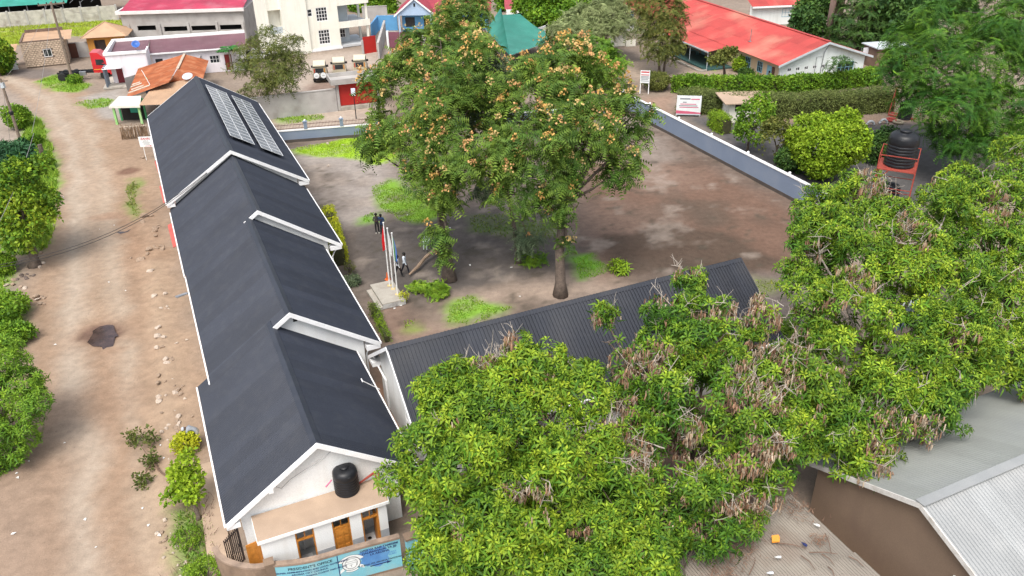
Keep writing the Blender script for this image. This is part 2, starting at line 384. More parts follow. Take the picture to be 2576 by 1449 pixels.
grass('lawn5', [(1440, 650), (1490, 635), (1535, 680), (1500, 692), (1455, 702)], (.13, .3, .03))
grass('lawn6', [(1015, 808), (1045, 803), (1048, 820), (1022, 825)], (.2, .3, .04))
grass('lawn7', [(1180, 545), (1260, 535), (1420, 560), (1440, 600), (1300, 600), (1200, 580)], (.12, .2, .04), .6, .5)
grass('garden', [(1710, 130), (1740, 135), (1815, 172), (1795, 178)], (.22, .4, .04))
grass('weeds', [(440, 1290), (480, 1290), (540, 1330), (530, 1400), (560, 1449), (480, 1470), (450, 1380)], (.13, .25, .04))
grass('yardedge', [(1895, 700), (1960, 705), (1945, 735), (1910, 730)], (.2, .27, .06), .6, .6)
GZ = (fbm(GX, GY, 5, 31)-.5)*.10 + (n3-.5)*.045 + (n2-.5)*.04
rt = sum(np.exp(-(seg_dist(GX, GY, px_poly(p))/w)**2)*a for p, w, a in (([(440, 1400), (420, 1250), (425, 1100), (405, 900), (385, 640), (350, 480)], .5, .12), ([(250, 1480), (225, 1250), (190, 1000), (175, 800), (190, 640), (195, 500)], .5, -.05), ([(385, 1480), (370, 1250), (330, 1000), (300, 800)], .4, -.05), ([(395, 1180), (380, 980), (372, 860), (350, 680)], .5, -.1), ([(258, 842), (262, 835)], 1.2, -.13)))
GZ = GZ + rt - .03 + np.exp(-(seg_dist(GX, GY, px_poly([(470, 1300), (450, 1150), (420, 900), (390, 640), (360, 480)]))/1.3)**2)*(n3-.5)*.3
far = (np.abs(GX) > 95) | (GY > 175) | (GY < 13); GZ[far] = -.05
COLR = np.clip(COLR*(1+.2*(n3-.5)[..., None]+.24*(n2-.5)[..., None]), .01, 1)
gm = bpy.data.materials.new('soil'); gm.use_nodes = True; n = gm.node_tree.nodes; L = gm.node_tree.links; b = n['Principled BSDF']
b.inputs['Roughness'].default_value = .95; b.inputs['Specular IOR Level'].default_value = .15
at_ = n.new('ShaderNodeAttribute'); at_.attribute_name = 'col'; tc = n.new('ShaderNodeTexCoord')
def _nz(s, d): 
    t = n.new('ShaderNodeTexNoise'); t.inputs['Scale'].default_value = s; t.inputs['Detail'].default_value = d; L.new(tc.outputs['Object'], t.inputs['Vector']); return t.outputs[0]
def _mr(s, a, bb, c, d):
    x = n.new('ShaderNodeMapRange'); L.new(s, x.inputs[0])
    for i, v in enumerate((a, bb, c, d)): x.inputs[i+1].default_value = v
    return x.outputs[0]
mu = n.new('ShaderNodeMath'); mu.operation = 'MULTIPLY'; L.new(_mr(_nz(2.2, 8), .3, .7, .87, 1.12), mu.inputs[0]); L.new(_mr(_nz(19, 5), .3, .7, .88, 1.1), mu.inputs[1])
vo = n.new('ShaderNodeTexVoronoi'); vo.inputs['Scale'].default_value = 5.; L.new(tc.outputs['Object'], vo.inputs['Vector'])
vo2 = n.new('ShaderNodeTexVoronoi'); vo2.inputs['Scale'].default_value = 2.3; L.new(tc.outputs['Object'], vo2.inputs['Vector'])
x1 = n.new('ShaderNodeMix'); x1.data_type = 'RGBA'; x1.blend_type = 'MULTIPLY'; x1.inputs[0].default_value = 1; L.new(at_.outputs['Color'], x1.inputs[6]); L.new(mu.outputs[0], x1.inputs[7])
x2 = n.new('ShaderNodeMix'); x2.data_type = 'RGBA'; L.new(_mr(vo.outputs['Distance'], .07, .13, .22, 0), x2.inputs[0]); L.new(x1.outputs[2], x2.inputs[6]); x2.inputs[7].default_value = (.42, .36, .3, 1)
x3 = n.new('ShaderNodeMix'); x3.data_type = 'RGBA'; L.new(_mr(vo2.outputs['Distance'], .05, .12, .35, 0), x3.inputs[0]); L.new(x2.outputs[2], x3.inputs[6]); x3.inputs[7].default_value = (.1, .08, .065, 1)
L.new(x3.outputs[2], b.inputs['Base Color'])
bp = n.new('ShaderNodeBump'); bp.inputs['Strength'].default_value = .4; bp.inputs['Distance'].default_value = .05; L.new(_nz(7, 8), bp.inputs['Height']); L.new(bp.outputs[0], b.inputs['Normal'])
IDX = np.arange(NX*NY).reshape(NY, NX)
quads = np.stack([IDX[:-1, :-1], IDX[:-1, 1:], IDX[1:, 1:], IDX[1:, :-1]], -1).reshape(-1, 4)
ctr = np.stack([GX.ravel()[quads].mean(1), GY.ravel()[quads].mean(1)], 1)
zid = np.zeros(len(quads), int)
for k, P in ((1, ROAD), (2, YARD), (3, PLAY)): zid[inside(ctr[:, 0], ctr[:, 1], P)] = k
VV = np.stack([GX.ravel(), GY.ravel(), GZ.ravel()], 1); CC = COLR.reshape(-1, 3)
def ground_z(x, y):
    i = int(np.clip(np.searchsorted(gx, x), 0, NX-1)); j = int(np.clip(np.searchsorted(gy, y), 0, NY-1)); return float(GZ[j, i])
for k, nm, lb in ((0, 'ground', 'bare earth around the school and the houses'), (1, 'dirt_road', 'wide rutted tan dirt road beside the school'), (2, 'school_yard', 'gravel and earth school yard inside the grey walls'), (3, 'playground', 'dark gravel play yard behind the grey wall')):
    q = quads[zid == k]; u_, inv = np.unique(q, return_inverse=True); inv = inv.reshape(-1, 4)
    T = np.concatenate([inv[:, [0, 1, 2]], inv[:, [0, 2, 3]]])
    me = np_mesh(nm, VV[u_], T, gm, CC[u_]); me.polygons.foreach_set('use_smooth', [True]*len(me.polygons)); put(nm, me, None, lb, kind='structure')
# grass blades, one mass per patch
def blades(name, label, P, c, dens, h=.18, w=.05):
    lo, hi = P.min(0), P.max(0); N = int(dens*(hi-lo).prod()); p = rng.uniform(lo, hi, (N, 2))
    m = inside(p[:, 0]+1.2*(fbm(p[:, 0], p[:, 1], 2, 5)-.5), p[:, 1]+1.2*(fbm(p[:, 0], p[:, 1], 2, 15)-.5), P) & (fbm(p[:, 0], p[:, 1], 1.5, 77) > .3); p = p[m]; N = len(p)
    if N == 0: return
    a = rng.uniform(0, 6.28, N); hh = h*rng.uniform(.5, 1.4, N); ww = w*rng.uniform(.7, 1.5, N); d = np.stack([np.cos(a), np.sin(a)], 1); le = rng.normal(0, .5, (N, 2))*hh[:, None]
    z0 = np.full((N, 1), -.03)
    A = np.concatenate([p-d*ww[:, None], z0], 1); B = np.concatenate([p+d*ww[:, None], z0], 1); C_ = np.concatenate([p+le, hh[:, None]], 1)
    V = np.stack([A, B, C_], 1).reshape(-1, 3); T = np.arange(3*N).reshape(-1, 3)
    cc = np.array(c)*rng.uniform(.8, 1.4, (N, 1)) + np.stack([rng.uniform(0, .08, N), rng.uniform(0, .04, N), np.zeros(N)], 1); put(name, np_mesh(name, V, T, GRASS, np.repeat(cc, 3, 0)), None, label, 'grass', kind='stuff')
_gl = dict(verge=('thick green verge growing along the road under the leaning tree', 110, .35), kerbside=('green weeds at the road edge near the mango tree', 60, .3), roadside=('grass patch beside the red truck', 40, .2),
 island=('small grass island in front of the rusty roofed shop', 40, .16), strip=('narrow grass strip between road and school', 60, .18), field=('bright grass below the block wall', 25, .22), backlot=('grass lot behind the cream house', 25, .2),
 wallfoot=('grass strip below the plastered wall', 40, .15), lawn=('bright lawn below the railing wall', 70, .07), lawn2=('lawn patch under the flowering trees', 80, .07), lawn3=('small lawn patch beside the two standing people', 80, .07),
 lawn4=('grass patch between flag platform and charcoal roof', 110, .06), lawn5=('grass patch beside the trunk at the yard edge', 100, .06), lawn6=('tiny tuft of grass near the flag platform', 70, .08), lawn7=('thin grass in the shade of the flowering trees', 25, .1), garden=('grass border along the veranda of the red roofed building', 40, .15),
 weeds=('weeds below the curved wall corner', 110, .15), yardedge=('thin grass at the end of the charcoal roof', 40, .1))
for k, (lb, dn, hh) in _gl.items(): blades('grass', lb, GR[k][0], GR[k][1], dn, hh)
# ================================================================ SCHOOL, long building
S0, U0 = 26.55, 3.2
def LS(s, u, z): return Vector((u-U0, s-S0, z))
school = thing('school_building', 'long white school building with stepped slate grey corrugated roof beside the dirt road', 'building', W(S0, U0), -AZ)
#        s0    s1    uL    zL    uR    zR    uE    zE
SEC = [(26.55, 36.95, -.82, 3.00, 3.20, 5.76, 7.25, 2.98),
       (36.25, 49.30, -.20, 3.44, 4.12, 6.39, 8.50, 3.42),
       (48.95, 60.35, -.25, 3.41, 4.72, 6.81, 9.62, 3.44),
       (59.90, 83.40, -.37, 4.02, 4.66, 7.26, 9.92, 4.05)]
for i, (s0, s1, uL, zL, uR, zR, uE, zE) in enumerate(SEC):
    for (ue, ze) in ((uL, zL), (uE, zE)):
        sheets(school, LS(s0, ue, ze), LS(s1, ue, ze), LS(s1, uR, zR), LS(s0, uR, zR), .86, ROOF, ribs=6, amp=.021)
    dl = Vector((uL-uR, 0, zL-zR)).normalized(); dr = Vector((uE-uR, 0, zE-zR)).normalized()
    cap = MB(); c0 = LS(s0, uR, zR+.05); c1 = LS(s1, uR, zR+.05); w = .26
    cap.extrude([c0, c0+dl*w+Vector((0, 0, -.01)), c0+dl*w-Vector((0, 0, .03)), c0-Vector((0, 0, .03)), c0+dr*w-Vector((0, 0, .03)), c0+dr*w-Vector((0, 0, .01))], c1-c0); cap.build('ridge_cap', ROOF, school)
    for (ue, ze, sg) in ((uL, zL, -1), (uE, zE, 1)):     # white drip trim and gutter along the eaves
        MB().box(*sorted((ue-U0+sg*.015, ue-U0+sg*.085)), s0-S0+.003*i, s1-S0-.6 if i else s1-S0-.02, ze-.13, ze-.015).build('gutter', TRIM, school)
    # gable ends: fascia boards along the rakes and a triangular wall behind
    for end, (s, sg) in enumerate(((s0, -1), (s1, 1))):
        if end == 1 and i < 3: continue
        for (ue, ze, dd) in ((uL, zL, dl), (uE, zE, dr)):
            if i in (1, 2) and ue == uL:
                a = .19 if i == 2 else .24           # only the top of the left rake shows where the slopes run on
                P = LS(s, uR, zR); Q = P+(LS(s, uL, zL)-P)*a
            else: P = LS(s, uR, zR); Q = LS(s, ue, ze)
            up = Vector((0, 0, .03)); dn = Vector((0, 0, -.24)); t = Vector((0, sg*.05, 0))
            MB().extrude([P+up, Q+up, Q+dn, P+dn], t).build('fascia_board', TRIM, school)
        # boxed eave ends
        if i != 0:
            MB().box(uE-U0-.75, uE-U0+.0, s-S0-.02, s-S0+.42, zE-.34, zE-.05).build('eave_box', TRIM, school)
        if i in (0, 3): MB().box(uL-U0, uL-U0+.55, s-S0+(-.02 if sg < 0 else -.42), s-S0+(.42 if sg < 0 else .02), zL-.30, zL-.05).build('eave_box', TRIM, school)
        wi = s-S0-sg*.38; xa, xb = uL-U0+.62, uE-U0-.8
        za = zL + (zR-zL)*.62/(uR-uL)-.12; zb = zE + (zR-zE)*.8/(uE-uR)-.12
        holes = []
        MB().extrude([(xa, wi, 0), (xb, wi, 0), (xb, wi, zb), (uR-U0, wi, zR-.13), (xa, wi, za)], (0, -sg*.2, 0)).build('gable_wall', WHITE, school)
    # long walls
    xa, xb = uL-U0+.62, uE-U0-.8
    MB().box(xa, xa+.2, s0-S0+.58, s1-S0-.4, 0, zL+.15).build('wall', WHITE, school)
    MB().box(xb-.2, xb, s0-S0+.58, s1-S0-.4, 0, zE+.2).build('wall', WHITE, school)
    for k in range(int((s1-s0)/3.2)):
        window(school, xb, s0-S0+2+3.2*k, 1.7, 1.3, 1.2, TRIM, GLASS, 3, 2, face=R(90))
        window(school, xa, s0-S0+2+3.2*k, 1.7, 1.1, 1.1, TRIM, GLASS, 3, 2, face=R(-90))
# small vent in the stepped gable, wire bracket
s0, s1, uL, zL, uR, zR, uE, zE = SEC[1]
MB().box(uR-U0+.16, uR-U0+.36, s0-S0+.33, s0-S0+.37, zR-.75, zR-.38).build('vent', DARK, school)
RED = M('faded_red_paint', (.5, .1, .08), .6, .15, 1, dirt=(.4, .2, .16), dirt_amt=.4)
for pts, z in (([(422, 568), (436, 562), (451, 618), (436, 624)], 2.5), ([(389, 408), (396, 404), (408, 436), (400, 440)], 2.9), ([(401, 470), (409, 470), (417, 510), (411, 512)], 2.6)):
    q = [SU(D(x, y, z)) for x, y in pts]; q = [(u-U0, s-S0, z) for s, u, _ in q]
    u1 = q[1][0]+.5; q[1] = (u1, q[1][1], z+.25); q[2] = (u1, q[2][1], z+.25)
    MB().extrude(q, (0, 0, .05)).build('awning', RED, school)
for s_, u_ in ((64, .25), (70, .25)):
    MB().box(u_-U0-.03, u_-U0, s_-S0-.5, s_-S0+.5, 0, 2.1).build('door', RED, school)
# street lamp arm at the left eave
a = SU(D(476, 733, 3.2)); bq = SU(D(444, 753, 3.2))
mb = MB(); P = Vector((a[1]-U0+.4, a[0]-S0, 3.2)); Q = Vector((bq[1]-U0, bq[0]-S0, 3.35)); mid = P.lerp(Q, .45)
mb.tube([P, mid], .03).bar(mid, Q, .2, .07); mb.build('lamp_arm', STEEL, school)
# antenna bracket at the right eave of the front section
a = SU(D(912, 968, 3.7)); bq = SU(D(955, 977, 3.2))
P = Vector((a[1]-U0, a[0]-S0, 3.95)); Q = Vector((bq[1]-U0, bq[0]-S0, 3.15)); MB().tube([P, Q], .022).tube([P+Vector((0, -.12, 0)), P+Vector((0, .12, .03))], .03).build('cable_bracket', TRIM, school)
# downpipes
for s_, u_ in ((37.2, 7.75), (49.6, 8.9)):
    MB().tube([(u_-U0+.6, s_-S0-.4, 3.3), (u_-U0+.3, s_-S0-.35, 2.9), (u_-U0+.1, s_-S0-.3, 2.5), (u_-U0+.1, s_-S0-.3, .1)], .05).build('downpipe', TRIM, school)
# cable sagging across the front gable
mb = MB(); mb.tube([LS(26.92, 1.15, 4.05), LS(26.8, 1.55, 3.8), LS(26.8, 2.0, 4.15), LS(26.8, 3.0, 4.55), LS(26.9, 3.75, 4.85)], .012, 4); mb.build('gable_cable', STEEL, school)
MB().box(1.02-U0, 1.22-U0, -.12, .0, 4.0, 4.2).build('junction_box', TRIM, school)
# solar arrays on the far section
SOLAR = M('solar_cells', (.13, .145, .18), .22, .12, 1.2, spec=.6); ALU = M('aluminium_frame', (.78, .79, .8), .35, .03, 2, metal=.3)
s0, s1, uL, zL, uR, zR, uE, zE = SEC[3]
sl = Vector((uE-uR, 0, zE-zR)).normalized(); nr = Vector((-sl.z, 0, sl.x)); nr = nr if nr.z > 0 else -nr
def onslope(s, t, h): return LS(s, uR, zR) + sl*t + nr*h
for ai, (t0, t1) in enumerate(((.38, 2.32), (2.85, 4.65))):
    sa, sb = 63.35+(.0 if ai == 0 else -.1), 79.6
    arr = thing('solar_array', ('inner grey solar array beside the ridge of the far slate roof', 'outer grey solar array nearer the eave of the far slate roof')[ai], 'solar panel', school.matrix_basis @ LS(sa, uR, zR), -AZ, 'solar arrays on the school roof')
    o0 = LS(sa, uR, zR)
    for r in range(16):
        a0, a1 = sa+(sb-sa)*r/16+.02, sa+(sb-sa)*(r+1)/16-.02
        for c in range(2):
            b0, b1 = t0+(t1-t0)*c/2+.012, t0+(t1-t0)*(c+1)/2-.012
            h = .26
            q = [onslope(a0, b0, h)-o0, onslope(a1, b0, h)-o0, onslope(a1, b1, h)-o0, onslope(a0, b1, h)-o0]
            MB().extrude(q, nr*.035).build('solar_panel', SOLAR, arr)
            fr = MB(); qq = [p+nr*.036 for p in q]
            for k in range(4): fr.bar(qq[k], qq[(k+1) % 4], .045, .02, nr)
            fr.build('panel_frame', ALU, arr)
    rl = MB()
    for t in (t0+.2, (t0+t1)/2, t1-.2): rl.bar(onslope(sa-.2, t, .2)-o0, onslope(sb, t, .2)-o0, .04, .05, nr)
    for k in range(9):
        for t in (t0+.1, t1-.1): rl.bar(onslope(sa+.3+k*1.9, t, .01)-o0, onslope(sa+.3+k*1.9, t, .2)-o0, .04)
    rl.build('mounting_rail', BLACKP, arr)

# ================================================================ WING with the box-rib roof
wing = thing('school_wing', 'charcoal box-rib roofed classroom wing standing behind the big leafy trees', 'building', W(32.2, 18.3), -AZ)
def LW(s, u, z): return Vector((u-18.3, s-32.2, z))
sA, sR, sB, ua, ub, zE, zR = 27.95, 32.2, 36.35, 7.83, 28.8, 2.7, 5.7
box_sheets(wing, LW(sA, ua, zE), LW(sA, ub, zE), LW(sR, ub, zR), LW(sR, ua, zR), .95, ROOF2, 5, .065)
box_sheets(wing, LW(sB, ua, zE), LW(sB, ub, zE), LW(sR, ub, zR), LW(sR, ua, zR), .95, ROOF2, 5, .065)
cap = MB(); c0, c1 = LW(sR, ua-.02, zR+.06), LW(sR, ub+.02, zR+.06)
da = (LW(sA, ua, zE)-LW(sR, ua, zR)).normalized()*.24; db = (LW(sB, ua, zE)-LW(sR, ua, zR)).normalized()*.24; z3 = Vector((0, 0, .02))
cap.extrude([c0, c0+da, c0+da-z3, c0-z3*2, c0+db-z3, c0+db], c1-c0); cap.build('ridge_cap', ROOF2, wing)
for u_, sg in ((ua, -1), (ub, 1)):
    for (s_, z_) in ((sA, zE), (sB, zE)):
        P = LW(sR, u_, zR); Q = LW(s_, u_, z_); MB().extrude([P+z3, Q+z3, Q-Vector((0, 0, .2)), P-Vector((0, 0, .2))], (sg*.05, 0, 0)).build('fascia_board', TRIM if sg < 0 else ROOF2, wing)
    x = u_-18.3-sg*.45
    MB().extrude([(x, sA-32.2+.6, 0), (x, sB-32.2-.6, 0), (x, sB-32.2-.6, zE+.35), (x, 0, zR-.12), (x, sA-32.2+.6, zE+.35)], (-sg*.2, 0, 0)).build('gable_wall', WHITE, wing)
MB().box(ua-18.3-.02, ua-18.3+.5, sB-32.2-.75, sB-32.2, zE-.3, zE-.03).build('eave_box', TRIM, wing)
for s_, nm in ((sA+.6, -1), (sB-.8, 1)): MB().box(ua-18.3+.66, ub-18.3-.66, s_-32.2, s_-32.2+.2, 0, zE+.3).build('wall', WHITE, wing)
for k in range(6): window(wing, -9+3.4*k, sA-32.2+.6, 1.7, 1.3, 1.2, TRIM, GLASS, 3, 2)
for s_, sg in ((sA, -1), (sB, 1)): MB().box(ua-18.3+.2, ub-18.3-(8 if sg > 0 else .2), *sorted((s_-32.2+sg*.02, s_-32.2+sg*.12)), zE-.14, zE-.02).build('gutter', TRIM, wing)
MB().tube([LW(sB-.1, ua+.2, 2.85), LW(sB-.5, ua+.25, 2.5), LW(sB-1.6, ua+.4, 2.0), LW(sB-1.7, ua+.4, .1)], .055).build('downpipe', TRIM, wing)
window(wing, ua-18.3+.45, -1.2, 1.75, 1.2, 1.1, TRIM, GLASS, 2, 2, face=R(-90))

# ================================================================ TOILET BLOCK in front of the gable
TF = 25.42; TZ = 2.80; u0, u1 = .28, 5.45
tb = thing('toilet_block', 'small white toilet block with flat tan concrete slab roof below the front gable', 'toilet block', W(TF, u0), -AZ)
def LT(s, u, z): return Vector((u-u0, s-TF, z))
DOORS = [(1.62, 2.38), (3.12, 3.86), (4.35, 5.08)]
SLAB = M('tan_slab', (.42, .31, .225), .9, .12, .7, dirt=(.3, .22, .16), dirt_amt=.5, dirt_scale=1, bump=.2)
DADO = M('grey_dado', (.4, .42, .45), .7, .06, 1)
OW = M('orange_varnished_wood', (.5, .2, .035), .45, .25, 3, spec=.4)
L_ = u1-u0
mb = MB(); mb.wall(L_, TZ-.16, .15, [(a-u0, b_-u0, 0, TZ-.3) for a, b_ in DOORS], z0=1.15, y=0); mb.build('front_wall', WHITE, tb)
mb = MB(); mb.wall(L_, 1.15, .156, [(a-u0, b_-u0, 0, 1.15) for a, b_ in DOORS], y=-.006, z0=0); mb.build('dado', DADO, tb)
for x in (0, 1.15, 2.6, 3.9, L_-.15): MB().box(x, x+.15, .151, 1.42, 0, TZ-.161).build('partition_wall', WHITE, tb)
MB().box(.151, L_-.151, .151, 1.42, .0, .12).build('floor', M('toilet_floor', (.42, .44, .45), .6, .1, 2), tb)
MB().box(-.12, L_+.12, -.16, 1.44, TZ-.16, TZ-.012).build('slab_edge', WHITE, tb)
MB().box(-.10, L_+.10, -.12, 1.42, TZ-.0115, TZ).build('roof_slab', SLAB, tb)
for k, (a, b_) in enumerate(DOORS):
    a -= u0; b_ -= u0; fr = MB()
    fr.box(a, a+.06, .02, .12, 0, TZ-.3).box(b_-.06, b_, .02, .12, 0, TZ-.3).box(a+.06, b_-.06, .02, .12, 2.0, 2.07).box((a+b_)/2-.02, (a+b_)/2+.02, .03, .1, 2.07, TZ-.3); fr.build('door_frame', OW, tb)
    if k == 1:
        d = MB().box(a+.07, b_-.07, .04, .075, .05, 1.98).build('door', OW, tb)
        for z in (.25, .7, 1.15, 1.6):
            for x in (a+.13, (a+b_)/2+.06): MB().box(x, x+.2, .025, .039, z, z+.33).build('door_panel', OW, d)
        st = MB().box((a+b_)/2-.05, (a+b_)/2+.05, .015, .038, .1, 1.95).build('door_rail', OW, d)
    else:
        hx = b_-.09 if k == 2 else a+.06
        MB().box(hx, hx+.04, .13, .78, .05, 1.98).build('open_door', OW, tb)
        pan = MB().box((a+b_)/2-.25, (a+b_)/2+.25, .45, 1.0, .12, .2); pan.build('squat_pan', M('glazed_white', (.8, .8, .8), .2, .03, 2), tb)
        MB().lathe([(.0, 0), (.09, 0), (.085, .012), (0, .012)], 12, ((a+b_)/2, .72, .2)).build('pan_hole', DARK, tb)
        MB().tube([((a+b_)/2, 1.3, .2), ((a+b_)/2, 1.3, 1.5)], .03).build('cistern_pipe', TRIM, tb)
# open wooden door leaf leaning out at the left end
p = SU(D(*qh(430, 1240), 1.3)); od = thing('wooden_door', 'orange wooden door leaf standing open by the iron gate', 'door', W(p[0], p[1]), -AZ+R(8))
MB().box(-.38, .38, -.02, .02, .05, 2.02).build('door_leaf', OW, od)
for x in (-.3, -.02, .24): MB().box(x, x+.05, -.035, -.02, .1, 1.95).build('door_rail', OW, od)
# black tank on the slab
def tank(name, label, loc, r, h, rz=0, nr=6, wav=.02, mat=BLACKP):
    t = thing(name, label, 'water tank', loc, rz); prof = [(r*.97, 0), (r, .03)]
    for i in range(nr):
        z = h*.06 + h*.62*i/nr; dz = h*.62/nr; prof += [(r, z+dz*.15), (r*.965, z+dz*.3), (r*.965, z+dz*.5), (r, z+dz*.75)]
    prof += [(r, h*.72), (r*.99, h*.80), (r*.93, h*.87), (r*.78, h*.93), (r*.5, h*.96), (r*.36, h*.965)]
    MB().lathe(prof, 32, wob=lambda i, a: (wav*r*math.sin(8*a) if 2 <= i < 2+4*nr and i % 4 in (0, 1) else 0)).build('tank_body', mat, t, smooth=True)
    MB().lathe([(r*.36, h*.96), (r*.37, h*1.0), (r*.34, h*1.02), (.0, h*1.03)], 20).build('lid', mat, t, smooth=True)
    for k in range(6):
        a = k*math.pi/3; c, s_ = math.cos(a), math.sin(a)
        MB().bar((c*r*.55, s_*r*.55, h*.945), (c*r*.97, s_*r*.97, h*.80), .22*r, .1*r).build('shoulder_rib', mat, t, smooth=False)
    return t
p = SU(D(*qh(1318, 690), TZ)); tank('water_tank', 'black plastic water tank standing on the toilet block slab', W(p[0]+.5, p[1]+.05, TZ), .52, 1.28)
pp = thing('water_pipe', 'red oxide pipes running from the roof tank down the slab end', 'pipe', W(TF+1.3, u1-.1, TZ), -AZ)
MB().bar((-.9, -.1, .1), (.05, -.02, .42), .06).build('pipe', REDST, pp); MB().bar((-.6, -.05, .18), (.1, .02, .46), .05).build('pipe', REDST, pp)
for x in (.06, .2): MB().tube([(x, -.02, .45), (x, -.25, -.5), (x, -.28, -1.4)], .03).build('pipe', REDST, pp)
MB().bar(LT(TF+.95, 3.25, TZ+.75)-Vector((u1-.1-u0, 1.3, TZ)), LT(TF+1.1, 3.55, TZ+.9)-Vector((u1-.1-u0, 1.3, TZ)), .04).build('pipe', M('pink_pipe', (.6, .12, .25), .5), pp)

# ================================================================ CURVED STREET WALL with the painted notices
WZ = 1.8
wp = [SU(D(*qh(x, y), WZ)) for x, y in ((10, 1160), (50, 1240), (140, 1300), (300, 1345), (420, 1350), (540, 1330), (900, 1290), (1300, 1182), (1800, 1052))]
PTS = [Vector((u, s)) for s, u, _ in wp]
def spline(t):
    i = min(int(t), len(PTS)-2); f = t-i; p0 = PTS[max(i-1, 0)]; p1 = PTS[i]; p2 = PTS[i+1]; p3 = PTS[min(i+2, len(PTS)-1)]
    return .5*((2*p1)+(p2-p0)*f+(2*p0-5*p1+4*p2-p3)*f*f+(3*p1-p0-3*p2+p3)*f**3)
CR = [spline(i*(len(PTS)-1)/80.) for i in range(81)]
CL = [0.]
for i in range(80): CL.append(CL[-1]+(CR[i+1]-CR[i]).length)
def curve_at(d):
    d = max(0, min(CL[-1]-1e-4, d)); i = max(j for j in range(81) if CL[j] <= d); i = min(i, 79); f = (d-CL[i])/(CL[i+1]-CL[i]+1e-9)
    p = CR[i].lerp(CR[i+1], f); t = (CR[i+1]-CR[i]).normalized(); return p, Vector((t.y, -t.x))
sw = thing('street_wall', 'low brown street wall curving round the corner, blue painted notices on its outer face', 'wall', W(25.2, .4), -AZ)
def cw(d, off, z):
    p, nn = curve_at(d); p = p+nn*off; return Vector((p.x-.4, p.y-25.2, z))
def strip(d0, d1, o0, o1, z0, z1, step=.25):
    n_ = max(1, int((d1-d0)/step)); mb = MB(); vs_ = []
    for i in range(n_+1):
        d = d0+(d1-d0)*i/n_; vs_ += [cw(d, o0, z0), cw(d, o1, z0), cw(d, o1, z1), cw(d, o0, z1)]
    fs = [(4*i+j, 4*i+(j+1) % 4, 4*i+4+(j+1) % 4, 4*i+4+j) for i in range(n_) for j in range(4)] + [(0, 1, 2, 3), (4*n_+3, 4*n_+2, 4*n_+1, 4*n_)]
    return mb.add(vs_, fs)
BROWNW = M('weathered_brown_plaster', (.24, .17, .12), .95, .2, .9, dirt=(.12, .085, .06), dirt_amt=.6, dirt_scale=1.5, bump=.4)
BLUE = M('pale_blue_paint', (.19, .47, .56), .7, .1, .6, dirt=(.42, .45, .4), dirt_amt=.5, dirt_scale=1.1)
BLUE2 = M('mid_blue_paint', (.09, .25, .55), .7, .2, 1, dirt=(.2, .45, .55), dirt_amt=.6, dirt_scale=1)
NAVY = M('navy_lettering', (.012, .03, .12), .7, .2, 3); BLK = M('black_lettering', (.015, .018, .025), .7, .2, 3)
Lw = CL[-1]; dp = CL[50]                         # pier between the bare corner and the painted run
strip(0, Lw, -.09, .09, -.2, WZ-.1).build('wall_body', BROWNW, sw)
strip(0, Lw, -.12, .12, WZ-.1, WZ).build('coping', M('worn_coping', (.3, .22, .165), .95, .2, 2, dirt=(.13, .1, .08), dirt_amt=.6, dirt_scale=2.5, bump=.4), sw)
strip(0, CL[38], -.1, -.092, .1, WZ-.12).build('inner_face', WHITE, sw)
c = cw(dp, 0, 0); MB().box(c.x-.17, c.x+.17, c.y-.17, c.y+.17, -.2, WZ+.06).box(c.x-.2, c.x+.2, c.y-.2, c.y+.2, WZ+.06, WZ+.14).build('pier', BROWNW, sw)
strip(dp+.2, Lw, .09, .098, .1, WZ-.14).build('painted_panel', BLUE, sw)
dm = CL[50]+(Lw-CL[50])*.505                      # dividing line
strip(dm-.02, dm+.02, .0985, .102, .15, WZ-.16).build('divider', NAVY, sw)
def blotch(d, z, rd, rz_, seed):
    r_ = random.Random(seed); vs_ = []
    for k in range(22):
        a = 2*math.pi*k/22; q = 1+r_.uniform(-.25, .2); vs_.append(cw(d+rd*q*math.cos(a), .0995, max(.2, min(WZ-.17, z+rz_*q*math.sin(a)))))
    MB().poly(vs_).build('paint_patch', BLUE2, sw)
dl0 = dp+.2; wl = dm-dl0; dr0 = dm; wr = Lw-dm
blotch(dr0+wr*.60, 1.05, .62, .55, 3); blotch(dr0+wr*.45, 1.38, .3, .14, 5)
def line(txt, dc, z, size, mt, align='CENTER', bold=.004): text_mesh(txt, size, mt, lambda x, y: cw(dc+x, .103, z+y), parent=sw, align=align, bold=bold)
lc = dl0+wl*.56
line("PRESIDENT'S OFFICE", lc, 1.42, .19, BLK)
line('REGIONAL ADMINISTRATION AND LOCAL GOVERNMENT', lc, 1.26, .115, NAVY, bold=.005)
line('ARUSHA CITY COUNCIL', lc-.05, 1.11, .13, NAVY)
line('SORENYI SECONDARY SCHOOL P.O.BOX 16663 ARUSHA', lc+.03, .96, .11, NAVY, bold=.005)
rc = dr0+wr*.66
line('OFISI YA RAIS TAMISEMI', rc, 1.48, .15, NAVY, bold=.006); line('HALMASHAURI YA JIJI', rc, 1.33, .15, NAVY, bold=.006); line('LA ARUSHA', rc, 1.19, .15, NAVY, bold=.006)
line('SHULE YA MSINGI BARAA', rc, 1.06, .12, BLUE2, bold=.004); line('NA KITENGO CHA ELIMU', rc, .94, .12, BLUE2, bold=.004); line('MAALUM', rc, .82, .12, BLUE2)
line('P.O.BOX 197, ARUSHA-TANZANIA', rc, .68, .12, BLK)
MB().poly([cw(rc-.45, .104, .55), cw(rc-.45, .104, .61), cw(rc+.25, .104, .61), cw(rc+.25, .104, .66), cw(rc+.48, .104, .58), cw(rc+.25, .104, .5), cw(rc+.25, .104, .55)]).build('arrow', NAVY, sw)
